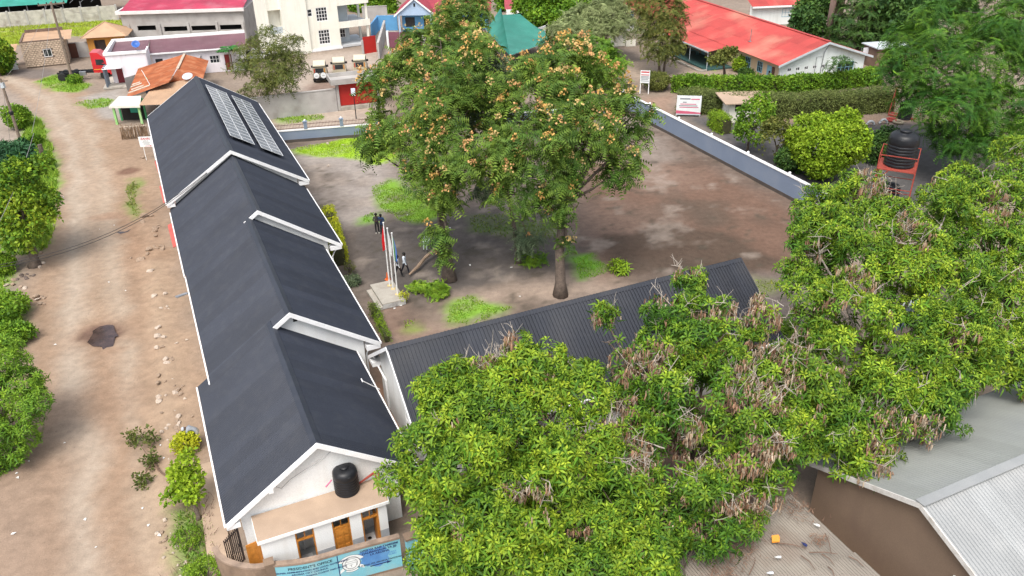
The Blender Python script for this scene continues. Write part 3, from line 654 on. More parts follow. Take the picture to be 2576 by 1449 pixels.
# round emblem: white disc with ribbon, shield bands and open book in black line
ec, ez = dr0+wr*.20, 1.02
WH = M('sign_white', (.75, .78, .78), .7, .05, 2)
def ring(r0, r1, mt, off, a0=0, a1=360, sq=1., dz=0., name='emblem_line'):
    n_ = 28; vs_ = []
    for i in range(n_+1):
        a = R(a0+(a1-a0)*i/n_); vs_ += [cw(ec+r0*math.cos(a), off, ez+dz+r0*sq*math.sin(a)), cw(ec+r1*math.cos(a), off, ez+dz+r1*sq*math.sin(a))]
    MB().add(vs_, [(2*i, 2*i+1, 2*i+3, 2*i+2) for i in range(n_)]).build(name, mt, sw)
ring(0, .36, WH, .1005, name='emblem_disc'); ring(.36, .385, BLK, .102); ring(.25, .265, BLK, .103, sq=1.05)
ring(.40, .58, WH, .1008, 25, 155, .8, name='emblem_ribbon'); ring(.58, .595, BLK, .103, 25, 155, .8); ring(.395, .41, BLK, .103, 25, 155, .8)
for zz, hw in ((.12, .2), (.02, .24), (-.08, .2)): MB().poly([cw(ec-hw, .1035, ez+zz), cw(ec+hw, .1035, ez+zz), cw(ec+hw, .1035, ez+zz+.014), cw(ec-hw, .1035, ez+zz+.014)]).build('emblem_line', BLK, sw)
for sx in (-1, 1):
    MB().poly([cw(ec, .104, ez-.2), cw(ec+sx*.2, .104, ez-.14), cw(ec+sx*.2, .104, ez+.0), cw(ec, .104, ez-.06)]).build('emblem_book', WH, sw)
    MB().poly([cw(ec+sx*.195, .1045, ez-.14), cw(ec+sx*.212, .1045, ez-.14), cw(ec+sx*.212, .1045, ez+.0), cw(ec+sx*.195, .1045, ez+.0)]).build('emblem_line', BLK, sw)
    MB().poly([cw(ec+sx*.3, .101, ez-.3), cw(ec+sx*.52, .101, ez-.42), cw(ec+sx*.46, .101, ez-.22), cw(ec+sx*.34, .101, ez-.14)]).build('emblem_ribbon', WH, sw)
MB().poly([cw(ec-.008, .1045, ez-.2), cw(ec+.008, .1045, ez-.2), cw(ec+.008, .1045, ez-.06), cw(ec-.008, .1045, ez-.06)]).build('emblem_line', BLK, sw)
ring(.3, .46, WH, .1006, 235, 305, 1., name='emblem_ribbon'); ring(.46, .472, BLK, .103, 235, 305); ring(.29, .302, BLK, .103, 235, 305)
# right end pier, then a second blue stretch
e0 = SU(D(*qh(1850, 1080), WZ)); e1 = SU(D(*qh(1985, 1050), WZ+.1)); ew = thing('gate_pier', 'pale blue gate pier at the end of the notice wall under the tree', 'pier', W(e0[0], e0[1]+.05), -AZ)
MB().box(0, .75, -.15, .15, -.2, WZ-.05).build('pier_body', BLUE, ew); MB().box(-.05, .8, -.2, .2, WZ-.05, WZ+.06).build('pier_cap', BROWNW, ew)
# iron bar gate standing open
g0 = SU(D(*qh(95, 1105), 2.05)); g1 = SU(D(*qh(228, 958), 2.05)); ga, gl = frame2(W(g0[0], g0[1]), W(g1[0], g1[1]))
ig = thing('iron_gate', 'black iron bar gate swung open beside the school corner', 'gate', W(g0[0], g0[1]), ga)
fr = MB().box(0, gl, -.02, .02, .1, .15).box(0, gl, -.02, .02, 1.85, 1.9).box(gl-.06, gl, -.025, .025, .1, 2.05).box(gl*.78, gl*.98, -.015, .015, .95, 1.1); fr.build('gate_frame', RUSTB, ig)
for k in range(9): MB().box(gl*k/9, gl*k/9+.035, -.0175, .0175, .1, 2.02).build('gate_bar', RUSTB, ig)
# ================================================================ YARD: flag platform, flags, log
PZ = .38
pf = thing('flag_platform', 'raised grey concrete flag platform with one low step', 'platform', W(46.7, 11.8), -AZ)
MB().box(-.75, .82, -1.45, 1.5, 0, PZ).build('platform_slab', CONC, pf); MB().box(-1.1, -.752, -1.5, 1.2, 0, PZ*.5).build('step', CONC, pf)
MB().box(-.74, .81, -1.462, -1.452, .0, PZ-.06).build('painted_face', M('flaked_whitewash', (.5, .5, .48), .8, .1, 2, dirt=(.2, .19, .18), dirt_amt=.9, dirt_scale=2.5), pf)
POLE = M('white_pole', (.75, .75, .74), .4, .05, 2)
FL = [('red flag hanging limp from the tallest white pole', (980, 718), (961, 562), [((.62, .015, .02), 0, 1)], .55, 1.75),
      ('white flag hanging limp from the middle pole', (989, 726), (971, 576), [((.72, .74, .74), 0, 1)], .42, 1.75),
      ('green yellow and blue flag on the shortest pole', (1000, 740), (984, 588), [((.03, .35, .12), 0, .34), ((.65, .5, .04), .34, .46), ((.1, .25, .62), .46, 1)], .55, 1.75)]
for lb, bs, tp, cols, fw_, fl in FL:
    B = D(*bs, PZ); d = ray(*tp); t = math.hypot(B.x, B.y)/math.hypot(d.x, d.y); h = CAM_H+d.z*t-PZ
    pl = thing('flagpole', 'white steel flagpole carrying the '+lb.split(' hanging')[0].split(' on the')[0], 'flagpole', B, 0, 'flagpoles on the platform')
    MB().tube([(0, 0, 0), (0, 0, h)], [.05, .035], 8).build('pole', POLE, pl); MB().lathe([(.0, 0), (.06, .03), (.06, .06), (.0, .1)], 8, (0, 0, h)).build('finial', POLE, pl)
    MB().box(-.14, .14, -.14, .14, 0, .02).build('base_plate', M('yellow_plate', (.6, .45, .2), .6), pl)
    fo = thing('flag', lb, 'flag', B+Vector((0, 0, h-.15)), 0, 'flags on the platform')
    for c, a0, a1 in cols:
        mb = MB(); nv = 12; vs_ = []; k = 6
        for i in range(nv+1):
            f = i/nv; z = -fl*f
            for j in range(k+1):
                t_ = a0+(a1-a0)*j/k; spread = fw_*.33*(.35+.65*math.sin(min(1, f*1.3)*math.pi*.62))
                x = (.03+spread*t_) if lb[0] != 'r' else -(.03+spread*t_); y = .05*math.sin(t_*14+f*3)*(.4+f)
                vs_.append((x, y-.02, z-t_*.25*(1-f*.5)))
        mb.add(vs_, [(i*(k+1)+j, i*(k+1)+j+1, (i+1)*(k+1)+j+1, (i+1)*(k+1)+j) for i in range(nv) for j in range(k)])
        mb.build('flag_cloth', M('cloth_%d_%d' % (c[0]*100, c[2]*100), c, .8, .08, 4), fo, smooth=True)
tag(MB().lathe([(.2, 0), (.2, .03), (.1, .05), (.03, .55), (0, .55)], 10).build('traffic_cone', M('orange_cone', (.7, .13, .02), .6), None, loc=D(975, 703)), 'small orange cone behind the flag platform', 'cone')
lg = MB(); A = D(1030, 690, .18); B = D(1094, 628, .55)
lg.tube([A, A.lerp(B, .3)+Vector((.05, 0, .02)), A.lerp(B, .65)+Vector((-.06, .05, .03)), B], [.07, .13, .12, .15], 8)
k0 = A.lerp(B, .8); lg.tube([k0, k0+Vector((.25, .2, .2))], [.06, .03], 6)
tag(lg.build('log', M('pale_dead_wood', (.28, .2, .14), .9, .3, 3, bump=.5), None), 'long pale dead log lying in the gravel yard', 'log')

# ================================================================ PEOPLE
SKIN = M('dark_skin', (.07, .035, .022), .5, .1, 5)
def person(label, loc, rz, J, shirt, trousers, shoes=(.03, .03, .03), hat=None, hairc=(.01, .01, .01), sleeve=True, shirt2=None):
    t = thing('person', label, 'person', loc, rz)
    names = list(J); idx = {k: i for i, k in enumerate(names)}
    E_ = [('pelvis', 'chest'), ('chest', 'neck'), ('neck', 'head'), ('head', 'crown')]
    for s in 'LR': E_ += [('chest', 'sh'+s), ('sh'+s, 'el'+s), ('el'+s, 'wr'+s), ('wr'+s, 'hd'+s), ('pelvis', 'hp'+s), ('hp'+s, 'kn'+s), ('kn'+s, 'an'+s), ('an'+s, 'to'+s)]
    rad = dict(pelvis=.15, chest=.155, neck=.062, head=.092, crown=.075)
    for s in 'LR': rad.update({'sh'+s: .068, 'el'+s: .05, 'wr'+s: .034, 'hd'+s: .04, 'hp'+s: .095, 'kn'+s: .066, 'an'+s: .045, 'to'+s: .042})
    me = bpy.data.meshes.new('body'); me.from_pydata([J[k] for k in names], [(idx[a], idx[b_]) for a, b_ in E_], []); ob = bpy.data.objects.new('body', me); col.objects.link(ob)
    sk = ob.modifiers.new('skin', 'SKIN'); 
    for k in names:
        sv = me.skin_vertices[0].data[idx[k]]; sv.radius = (rad[k], rad[k]*(.72 if k in ('pelvis', 'chest') else 1)); sv.use_root = k == 'pelvis'
    sk.use_smooth_shade = True; ss = ob.modifiers.new('sub', 'SUBSURF'); ss.levels = 1; ss.render_levels = 1
    dg = bpy.context.evaluated_depsgraph_get(); m2 = bpy.data.meshes.new_from_object(ob.evaluated_get(dg)); bpy.data.objects.remove(ob)
    key = '%d%d%d' % tuple(int(c*50) for c in shirt)
    m2.materials.clear(); mats = [SKIN, M('shirt_'+key, shirt, .85, .1, 8), M('trousers_%d%d' % (trousers[0]*90, trousers[2]*90), trousers, .9, .12, 8), M('shoes_%d' % (shoes[0]*90), shoes, .7), M('shirt_'+key+'b', shirt2 or shirt, .85, .1, 8)]
    for m in mats: m2.materials.append(m)
    bone = {}
    for a, b_ in E_:
        z = 1
        if a in ('neck', 'head'): z = 0
        elif b_[:2] == 'hd': z = 0
        elif b_[:2] == 'wr': z = 1 if sleeve else 0
        elif b_[:2] == 'el': z = 4
        elif b_[:2] in ('kn', 'an', 'hp'): z = 2
        elif b_[:2] == 'to': z = 3
        bone[(a, b_)] = z
    for p in m2.polygons:
        c = p.center; best = None
        for (a, b_), z in bone.items():
            A = Vector(J[a]); B = Vector(J[b_]); ab = B-A; q = max(0, min(1, (c-A).dot(ab)/max(ab.length_squared, 1e-6))); dd = (c-A-ab*q).length/max(.02, (rad[a]*(1-q)+rad[b_]*q))
            if best is None or dd < best[0]: best = (dd, z)
        p.material_index = best[1]; p.use_smooth = True
    put('body', m2, t)
    hd = Vector(J['head']); cr = Vector(J['crown']); ax_ = (cr-hd).normalized(); q = ax_.to_track_quat('Z', 'Y').to_matrix()
    mb = MB(); k0 = 0; mb.lathe([(.102, -.01), (.115, .03), (.112, .08), (.085, .125), (.04, .15), (0, .155)], 12, wob=lambda i, a: -.012 if i == 0 and -2.2 < a-4.7 < .9 else 0)
    mb.xf(0, Matrix.Translation(hd) @ q.to_4x4()); mb.build('hat' if hat else 'hair', M('hat_%d' % (hat[0]*90), hat, .8) if hat else M('black_hair', hairc, .9), t, smooth=True)
    fwd = Vector((0, -1, 0)) if abs(ax_.z) > .7 else Vector((0, 0, -1)); sd_ = ax_.cross(fwd).normalized()
    f0 = MB(); f0.bar(hd+fwd*.095+ax_*.03, hd+fwd*.115-ax_*.005, .022, .02); f0.build('nose', SKIN, t)
    for sx in (-1, 1):
        MB().lathe([(0, -.01), (.011, 0), (0, .01)], 8, tuple(hd+fwd*.09+ax_*.035+sd_*sx*.035)).build('eye', M('eye_white', (.6, .6, .58), .3), t)
        MB().lathe([(0, -.03), (.014, 0), (0, .03)], 6, tuple(hd+sd_*sx*.102+ax_*.01)).build('ear', SKIN, t)
    MB().bar(hd+fwd*.096-ax_*.04-sd_*.025, hd+fwd*.096-ax_*.04+sd_*.025, .012, .014).build('mouth', M('lips', (.09, .035, .03), .5), t)
    for s in 'LR':
        w0 = Vector(J['wr'+s]); h0 = Vector(J['hd'+s]); d = (h0-w0).normalized(); sdv = d.cross(Vector((0, 1, .2))).normalized(); bend = sdv.cross(d)
        hm = MB()
        for k, ln in enumerate((.07, .08, .075, .06)):
            o = h0+sdv*(k-1.5)*.02+d*.02; hm.tube([o, o+d*ln*.6, o+d*ln+bend*.02], [.01, .009, .007], 5)
        o = w0+d*.03+sdv*.035; hm.tube([o, o+d*.04+sdv*.025, o+d*.075+sdv*.03], [.012, .01, .008], 5); hm.build('fingers', SKIN, t)
    return t
def standing(step=0., arms='down', lean=0.):
    J = dict(pelvis=(0, 0, .93), chest=(0, -lean, 1.30), neck=(0, -lean*1.3, 1.48), head=(0, -lean*1.5-.01, 1.58), crown=(0, -lean*1.5-.01, 1.67))
    for s, sx in (('L', 1), ('R', -1)):
        f = step*sx
        J.update({'hp'+s: (.09*sx, 0, .88), 'kn'+s: (.10*sx, -f*.5-.02, .49), 'an'+s: (.11*sx, -f*.85+.02, .08+(.06 if f < 0 else 0)), 'to'+s: (.12*sx, -f*.85-.14, .04),
                  'sh'+s: (.19*sx, -lean, 1.40)})
        if arms == 'down': J.update({'el'+s: (.25*sx, f*.3, 1.13), 'wr'+s: (.26*sx, f*.55-.06, .89), 'hd'+s: (.26*sx, f*.6-.08, .81)})
        else: J.update({'el'+s: (.25*sx, -.03, 1.13), 'wr'+s: (.05*sx, -.22, 1.12 if arms == 'fold' else 1.2), 'hd'+s: (-.06*sx, -.22, 1.14 if arms == 'fold' else 1.26)})
    return J
person('person in grey top and black trousers standing with folded arms in the yard', D(950, 587), R(15), standing(arms='fold'), (.055, .05, .055), (.012, .012, .015), (.4, .38, .33))
person('person in dark blue shirt looking down behind the flagpoles', D(963, 588), R(-20), standing(arms='phone', lean=.06), (.03, .06, .14), (.012, .013, .02))
person('person in white shirt and dark trousers walking past the log', D(1020, 690), R(75), standing(.32), (.6, .66, .74), (.015, .018, .03))
person('person in black and white striped jacket walking beside the flag platform', D(1003, 697), R(80), standing(.3), (.6, .62, .65), (.012, .012, .015), shirt2=(.02, .02, .03))
Jl = standing()
for s, sx in (('L', 1), ('R', -1)): Jl.update({'kn'+s: (.12*sx, -.40, .95), 'an'+s: (.12*sx, -.42, .5), 'to'+s: (.12*sx, -.56, .47), 'wr'+s: (.15*sx, -.3, 1.02), 'hd'+s: (.13*sx, -.38, 1.0)})
person('person in pale mint clothes sitting on the raised end of the log', D(1072, 630)+Vector((.05, .15, -.32)), R(-10), Jl, (.5, .6, .56), (.5, .6, .55), (.05, .04, .04))
# gardener bending over the shrubs at the roadside
Jb = dict(pelvis=(0, .18, .88), chest=(0, -.18, 1.05), neck=(0, -.35, 1.08), head=(0, -.45, 1.06), crown=(0, -.54, 1.03))
for s, sx in (('L', 1), ('R', -1)): Jb.update({'hp'+s: (.09*sx, .15, .83), 'kn'+s: (.12*sx, .02, .46), 'an'+s: (.13*sx, .16, .08), 'to'+s: (.14*sx, 0, .04), 'sh'+s: (.19*sx, -.26, 1.06), 'el'+s: (.25*sx, -.36, .78), 'wr'+s: (.17*sx, -.52, .58), 'hd'+s: (.14*sx, -.58, .52)})
person('person in grey shirt bending over the bright shrub at the roadside', D(497, 1117), R(-82), Jb, (.25, .27, .3), (.35, .33, .28), (.1, .05, .04), hat=(.5, .52, .55))

# ================================================================ BOUNDARY WALLS
GREYB = M('blue_grey_wall_paint', (.2, .25, .34), .75, .06, .5, dirt=(.24, .27, .32), dirt_amt=.4, dirt_scale=.5)
PLINTH = M('dark_plinth', (.085, .07, .062), .9, .2, 1)
def wall_run(name, label, A, B, h, th=.22, ball=True, plinth=.25, cap=True, mat=None, capmat=None, piers=0):
    a, L_ = frame2(A, B); t = thing(name, label, 'wall', (A.x, A.y, 0), a)
    MB().box(0, L_, -th/2, th/2, plinth-.1, h).build('wall_panel', mat or GREYB, t)
    if plinth: MB().box(-.01, L_+.01, -th/2-.04, th/2+.04, -.15, plinth).build('plinth', PLINTH, t)
    if cap: MB().box(-.03, L_+.03, -th/2-.05, th/2+.05, h, h+.09).build('coping', capmat or TRIM, t)
    if ball:
        k = int(L_/5.4)
        for i in range(k+1):
            x = .3+i*(L_-.6)/max(1, k); MB().lathe([(.09, h+.09), (.09, h+.13), (.05, h+.15), (.1, h+.2), (.12, h+.26), (.09, h+.33), (0, h+.37)], 10, (x, 0, 0)).build('ball_finial', TRIM, t, smooth=True)
    return t
P0 = D(1563, 272); P1 = D(1985, 498)
wdir = (P1-P0).normalized(); P2 = P1+wdir*11
wall_run('boundary_wall', 'long blue grey boundary wall with white coping between yard and playground', P0, P2, 1.85)
P3 = W(37.2, 33.5); wall_run('back_wall', 'short grey wall behind the leafy trees', D(2230, 840), D(2330, 795), 1.6, plinth=.0)
F0 = D(695, 359.5); F1 = D(915, 342); fdir = (F1-F0).normalized(); F2 = F0+fdir*36
fw = wall_run('fence_wall', 'low blue grey wall with white coping and spiked railing behind the lawn', F0-fdir*1.5, F2, 1.15, ball=False)
a_, L2 = frame2(F0, F2); IRON = M('brown_iron', (.1, .045, .035), .6, .2, 4)
for k in range(int(L2/3.6)+1):
    x = 1.0+k*3.6; MB().box(x-.17, x+.17, -.17, .17, 1.241, 1.95).box(x-.22, x+.22, -.22, .22, 1.951, 2.03).build('pier', GREYB, fw)
    MB().lathe([(.06, 2.03), (.11, 2.1), (.09, 2.19), (0, 2.23)], 10, (x, 0, 0)).build('ball_finial', TRIM, fw)
    if x+3.6 > L2+1: break
    MB().box(x+.171, x+3.429, -.02, .02, 1.36, 1.40).box(x+.171, x+3.429, -.02, .02, 1.72, 1.76).build('rail', IRON, fw)
    for j in range(22):
        q = x+.26+j*.146; MB().box(q-.012, q+.012, -.012, .012, 1.30, 1.9).build('spike', IRON, fw)
# ================================================================ HOUSES AND YARDS BEHIND
def at3(pts): return [Vector(p) for p in pts]
TAN = M('tan_roof_sheet', (.45, .29, .18), .75, .1, .6, dirt=(.3, .19, .12), dirt_amt=.4, dirt_scale=.5)
BLOCK = M('sandy_block', (.55, .43, .32), .95, .22, 2.2, bump=.4, dirt=(.25, .19, .14), dirt_amt=.5, dirt_scale=3)
MORTAR = M('mortar', (.16, .12, .09), .95, .15, 3)
# ---- block house with parapet
A = D(68, 172); B = D(176, 161); a, L_ = frame2(A, B); hb = thing('block_house', 'unplastered sandy block house with flat tan roof and one window', 'house', A, a)
Hh, dep = 3.35, 6.8
for (x, y, ln, fc) in ((0, 0, L_, 0), (L_, 0, dep, 90)):
    mw = MB(); mw.wall(ln, Hh, .16, [(L_*.47, L_*.66, 1.25, 2.3)] if fc == 0 else [], y=.02)
    mw.build('wall_core', MORTAR, hb, loc=(x, y, 0), rz=R(fc))
shared = {}
for r_ in range(13):
    z = .12+r_*.25; k = 0; x = -.02
    while x < L_-.1:
        w = .42 if (k or r_ % 2 == 0) else .22; w = min(w, L_-x); k += 1
        if not (L_*.47-.05 < x+w/2 < L_*.66+.05 and 1.15 < z+.12 < 2.35):
            MB().box(x+.028, x+w-.028, -.04+random.uniform(-.012, .012), .019, z+.025, z+.225).build('block', BLOCK, hb)
        x += w
for r_ in range(13):
    z = .12+r_*.25
    for k in range(9): MB().box(L_-.0195, L_+.03+random.uniform(-.006, .006), .1+k*.72, .1+k*.72+.69, z+.012, z+.238).build('block', BLOCK, hb)
MB().box(-.05, .15, .17, dep, 0, Hh).box(.15, L_-.2, dep-.2, dep, 0, Hh).build('wall', BLOCK, hb)
PARA = M('dark_stained_block', (.16, .11, .085), .95, .2, 2, bump=.3)
MB().box(-.05, L_+.04, -.04, .2, Hh, Hh+.16).box(-.05, .2, .2, dep, Hh, Hh+.16).box(.2, L_*.95, dep-.2, dep, Hh, Hh+.5).build('parapet', PARA, hb)
sheets(hb, (.2, .25, Hh-.05), (L_+.9, .25, Hh-.05), (L_+.9, dep-.2, Hh+.1), (.2, dep-.2, Hh+.1), 1.0, TAN, 6, .01)
window(hb, L_*.565, .05, 1.78, L_*.19, 1.05, TRIM, GLASS, 2, 1)
sd_ = thing('lean_to', 'small lean-to with tan sheet roof and white gate wall beside the block house', 'shed', A+Vector((-1.9, -1.2, 0)), a)
sheets(sd_, (-.9, 1.6, 2.4), (1.3, 1.6, 2.2), (1.5, 3.8, 2.7), (-.3, 3.8, 2.7), 1.0, TAN, 5, .012)
MB().box(-.2, 0, .6, 3.4, 0, 2.3).build('wall', PLASTER, sd_); MB().box(-.02, 1.2, .3, .45, 0, .9).build('white_wall', WHITE, sd_); MB().box(.3, 1.1, 1.2, 1.25, .3, 2.1).build('door', M('grey_blue_door', (.12, .15, .19), .5), sd_)
# ---- hip roofed house
A = Vector((-60.3, 117.6, 0)); hp = thing('hip_house', 'small orange walled house under a tan hipped roof', 'house', A, R(13))
w_, d_, ez = 6.3, 5.2, 2.75; apx = (w_*.5, d_*.5, 4.4); cs = [(0, 0, ez), (w_, 0, ez), (w_, d_, ez), (0, d_, ez)]
for i in range(4):
    p, q = Vector(cs[i]), Vector(cs[(i+1) % 4]); pp_ = Vector(apx)
    for j in range(6):
        p0, p1 = p.lerp(q, j/6), p.lerp(q, (j+1)/6)
        MB().extrude([p0, p1, pp_], (0, 0, .03)).build('roof_sheet', TAN, hp)
    MB().bar(p+Vector((0, 0, .05)), pp_+Vector((0, 0, .05)), .14, .05).build('hip_cap', TAN, hp)
mw = MB(); mw.wall(w_-1.2, ez+.1, .2, [(.9, 2.4, 0, 2.3), (3.6, 4.6, .9, 2.1)]); mw.build('wall', M('orange_plaster', (.55, .25, .05), .8, .1, 1), hp, loc=(.6, .7, 0))
MB().box(.6, .8, .9, d_-.6, 0, ez+.1).build('side_wall', PLASTER, hp); MB().box(w_-.8, w_-.6, .9, d_-.6, 0, ez+.1).build('side_wall', PLASTER, hp)
MB().box(1.5, 3.0, 1.2, 1.25, 0, 2.3).build('door', RUSTB, hp); window(hp, 4.7, .75, 1.5, 1, 1.2, BLK, GLASS, 2, 2)
MB().box(-2.2, .6, 1.0, 1.2, 0, 2.1).build('yard_wall', PLASTER, hp); MB().box(-2.0, -1.0, .9, .99, 0, 2.0).build('door', M('rust_door', (.12, .05, .035), .8), hp)
# ---- block wall and workshop behind the field
A = D(-20, 70.5); B = D(298, 49); a, L_ = frame2(A, B); bw = thing('block_wall', 'long whitewashed block wall with posts behind the bright grass', 'wall', A, a)
BWM = M('whitewashed_block', (.5, .47, .42), .95, .15, 1.2, dirt=(.24, .2, .17), dirt_amt=.7, dirt_scale=.8, bump=.3)
MB().box(0, L_, 0, .2, -.1, 2.35).build('wall_panel', BWM, bw)
for k in range(8): MB().box(L_*k/7-.15, L_*k/7+.15, -.08, .28, -.1, 2.5).build('post', PLASTER, bw)
for r_ in range(6):
    for k in range(int(L_/1.1)):
        if (k*7+r_*3) % 5: MB().box(k*1.1+(.5 if r_ % 2 else .02), k*1.1+1.03+(.5 if r_ % 2 else .02), -.012-.006*((k+r_) % 3), -.001, r_*.38+.03, r_*.38+.36).build('block', BWM, bw)
ws = thing('workshop', 'open workshop with wide turquoise green sheet roof behind the block wall', 'building', A+Vector((-8, -1.6, 0)), a)
GRN = M('turquoise_roof', (.03, .27, .2), .5, .2, .4, dirt=(.1, .38, .36), dirt_amt=.5, dirt_scale=.3)
sheets(ws, (0, 3, 2.7), (L_*1.0, 3, 2.7), (L_*1.0, 14, 5.2), (0, 14, 5.2), 1.1, GRN, 6, .015)
RUST = M('rusty_sheet', (.4, .115, .035), .8, .2, .8, dirt=(.5, .36, .24), dirt_amt=.55, dirt_scale=.5, streak=False)
sheets(ws, (L_*1.0, 3.5, 3.2), (L_+9, 3.5, 3.4), (L_+9, 11, 5.0), (L_*1.0, 11, 5.0), 1.1, RUST, 6, .015)
for k in range(8): MB().bar((L_*k/7+2, 3.6, 0), (L_*k/7+2, 3.6, 2.7), .12).build('column', STEEL, ws)
for k in range(5): MB().bar((L_*.85+k*1.7, 3.2, 2.6), (L_*.85+k*1.7+1.2, 3.2, 3.5), .07).build('truss', STEEL, ws)
MB().box(0, L_+4, 12, 12.3, 0, 4.4).build('back_wall', DARK, ws)
# ---- concrete warehouse with magenta roof
A = D(*qa(1200, 112), 5.4); B = D(*qa(2435, 75), 5.4); a, L_ = frame2(A, B); wh = thing('warehouse', 'grey concrete warehouse with magenta roof and long dark openings', 'building', (A.x, A.y, 0), a)
mw = MB(); hl = [(L_*.115, L_*.265, 2.55, 3.25)] + [(L_*x0, L_*x1, 2.3, 3.0) for x0, x1 in ((.33, .53), (.555, .765), (.79, .985))]
mw.wall(L_, 4.95, .25, hl); mw.build('wall', PLASTER, wh)
MB().box(0, .25, .26, 13, 0, 4.95).build('side_wall', PLASTER, wh); MB().box(L_-.25, L_, .26, 13, 0, 4.95).build('side_wall', PLASTER, wh)
MB().box(.3, L_-.3, 1.5, 1.6, 0, 4.8).build('dark_backing', DARK, wh)
for x in (.05, .3, .535, .77, .985): MB().box(L_*x-.22, L_*x+.12, -.18, -.002, 0, 3.5).build('pillar', PLASTER, wh)
MAG = M('magenta_roof', (.38, .035, .075), .6, .2, .4, dirt=(.48, .18, .22), dirt_amt=.6, dirt_scale=.35)
MB().box(-.5, L_+.3, -.5, -.2, 4.96, 5.4).box(-.5, -.2, -.2, 13, 4.96, 5.4).box(-.2, L_, -.2, 13, 4.961, 5.05).build('parapet', M('white_parapet', (.7, .66, .64), .7, .08, 1), wh)
sheets(wh, (-.1, -.15, 5.2), (L_, -.15, 5.2), (L_, 13, 7.2), (-.1, 13, 7.2), 1.2, MAG, 6, .015)
# ---- white shop row
sa = R(15.8); sh = thing('shop_row', 'white shop building with purple brown sheet roof and corner porch', 'shop', Vector((-49.6, 101.5, 0)), sa)
PINKW = M('pinkish_white_paint', (.8, .76, .8), .6, .05, .8, dirt=(.5, .45, .45), dirt_amt=.3, streak=True)
PUR = M('purple_brown_roof', (.15, .07, .085), .55, .15, .5, dirt=(.25, .17, .17), dirt_amt=.3)
MB().box(1.6, 4.7, 0, .2, .2, 4.0).box(0, 1.6, 0, .2, 2.5, 4.0).box(4.5, 4.7, .2, 3.8, .2, 4.0).box(0, .2, 1.8, 8.4, .2, 4.0).box(0, .2, .2, 1.8, 2.5, 4.0).box(.2, 1.6, 1.6, 1.8, .2, 4).box(1.6, 1.8, .2, 1.6, .2, 2.5).build('wall', PINKW, sh)
MB().box(-.15, 4.85, -.15, .25, 4.0, 4.3).box(-.15, .25, .25, 8.4, 4.0, 4.3).box(.25, 16.6, 8.1, 8.4, 3.7, 4.3).build('parapet', TRIM, sh)
MB().box(-1.0, 4.9, -.5, 8, 0, .2).build('plinth', CONC, sh)
for y in (-.35, .5, 1.3): MB().box(-.6, -.38, y, y+.22, .2, 2.6).build('porch_column', M('slate_column', (.1, .12, .15), .6), sh)
MB().box(-.65, 1.6, -.4, 1.7, 2.5-.11, 2.499).build('porch_slab', PINKW, sh); MB().box(.6, 1.5, 1.55, 1.599, .2, 2.3).build('door', M('maroon_door', (.2, .02, .03), .5), sh)
sheets(sh, (.26, .26, 3.55), (4.5, .26, 3.55), (4.5, 8.1, 3.95), (.26, 8.1, 3.95), 1., PUR, 6, .012)
sheets(sh, (4.5, 3.5, 3.1), (16.6, 3.5, 3.1), (16.6, 8.1, 3.95), (4.5, 8.1, 3.95), 1., PUR, 6, .014)
mw = MB(); mw.wall(11.7, 3.1, .2, [(.4, 1.3, 1.3, 2.3), (3.4, 4.3, .2, 2.2), (7.1, 8.3, 1.2, 2.2), (8.9, 9.8, .2, 2.2)]); mw.build('wall', PINKW, sh, loc=(4.75, 3.85, 0))
MB().box(4.7, 16.6, 3.4, 3.5, 2.95, 3.12).build('fascia_board', TRIM, sh); MB().box(4.75, 16.5, 4.6, 4.65, 0, 3).build('dark_backing', DARK, sh)
DRED = M('deep_red_door', (.25, .03, .03), .5, .1, 2)
for x in (8.2, 13.7): MB().box(x, x+.8, 3.8, 3.849, .2, 2.2).build('door', DRED, sh)
window(sh, 12.4, 3.9, 1.7, 1.2, 1, TRIM, GLASS, 3, 2); window(sh, 5.6, 3.9, 1.8, .9, 1, BLK, GLASS, 2, 2)
# satellite dish on the shop parapet
ds = thing('satellite_dish', 'blue satellite dish on the white shop parapet', 'dish', sh.matrix_basis @ Vector((3.85, -.05, 4.3)), sa)
mb = MB(); mb.lathe([(0, 0), (.2, .03), (.38, .1), (.5, .18), (.48, .2), (.36, .13), (.2, .06), (0, .03)], 20); mb.xf(0, Matrix.Translation((0, 0, .75)) @ Matrix.Rotation(R(48), 4, 'X')); mb.build('reflector', M('blue_dish', (.03, .12, .42), .4), ds, smooth=True)
MB().tube([(0, .1, 0), (0, .05, .7)], .03).tube([(0, -.05, .5), (0, -.5, 1.0)], .015).build('mast', STEEL, ds)
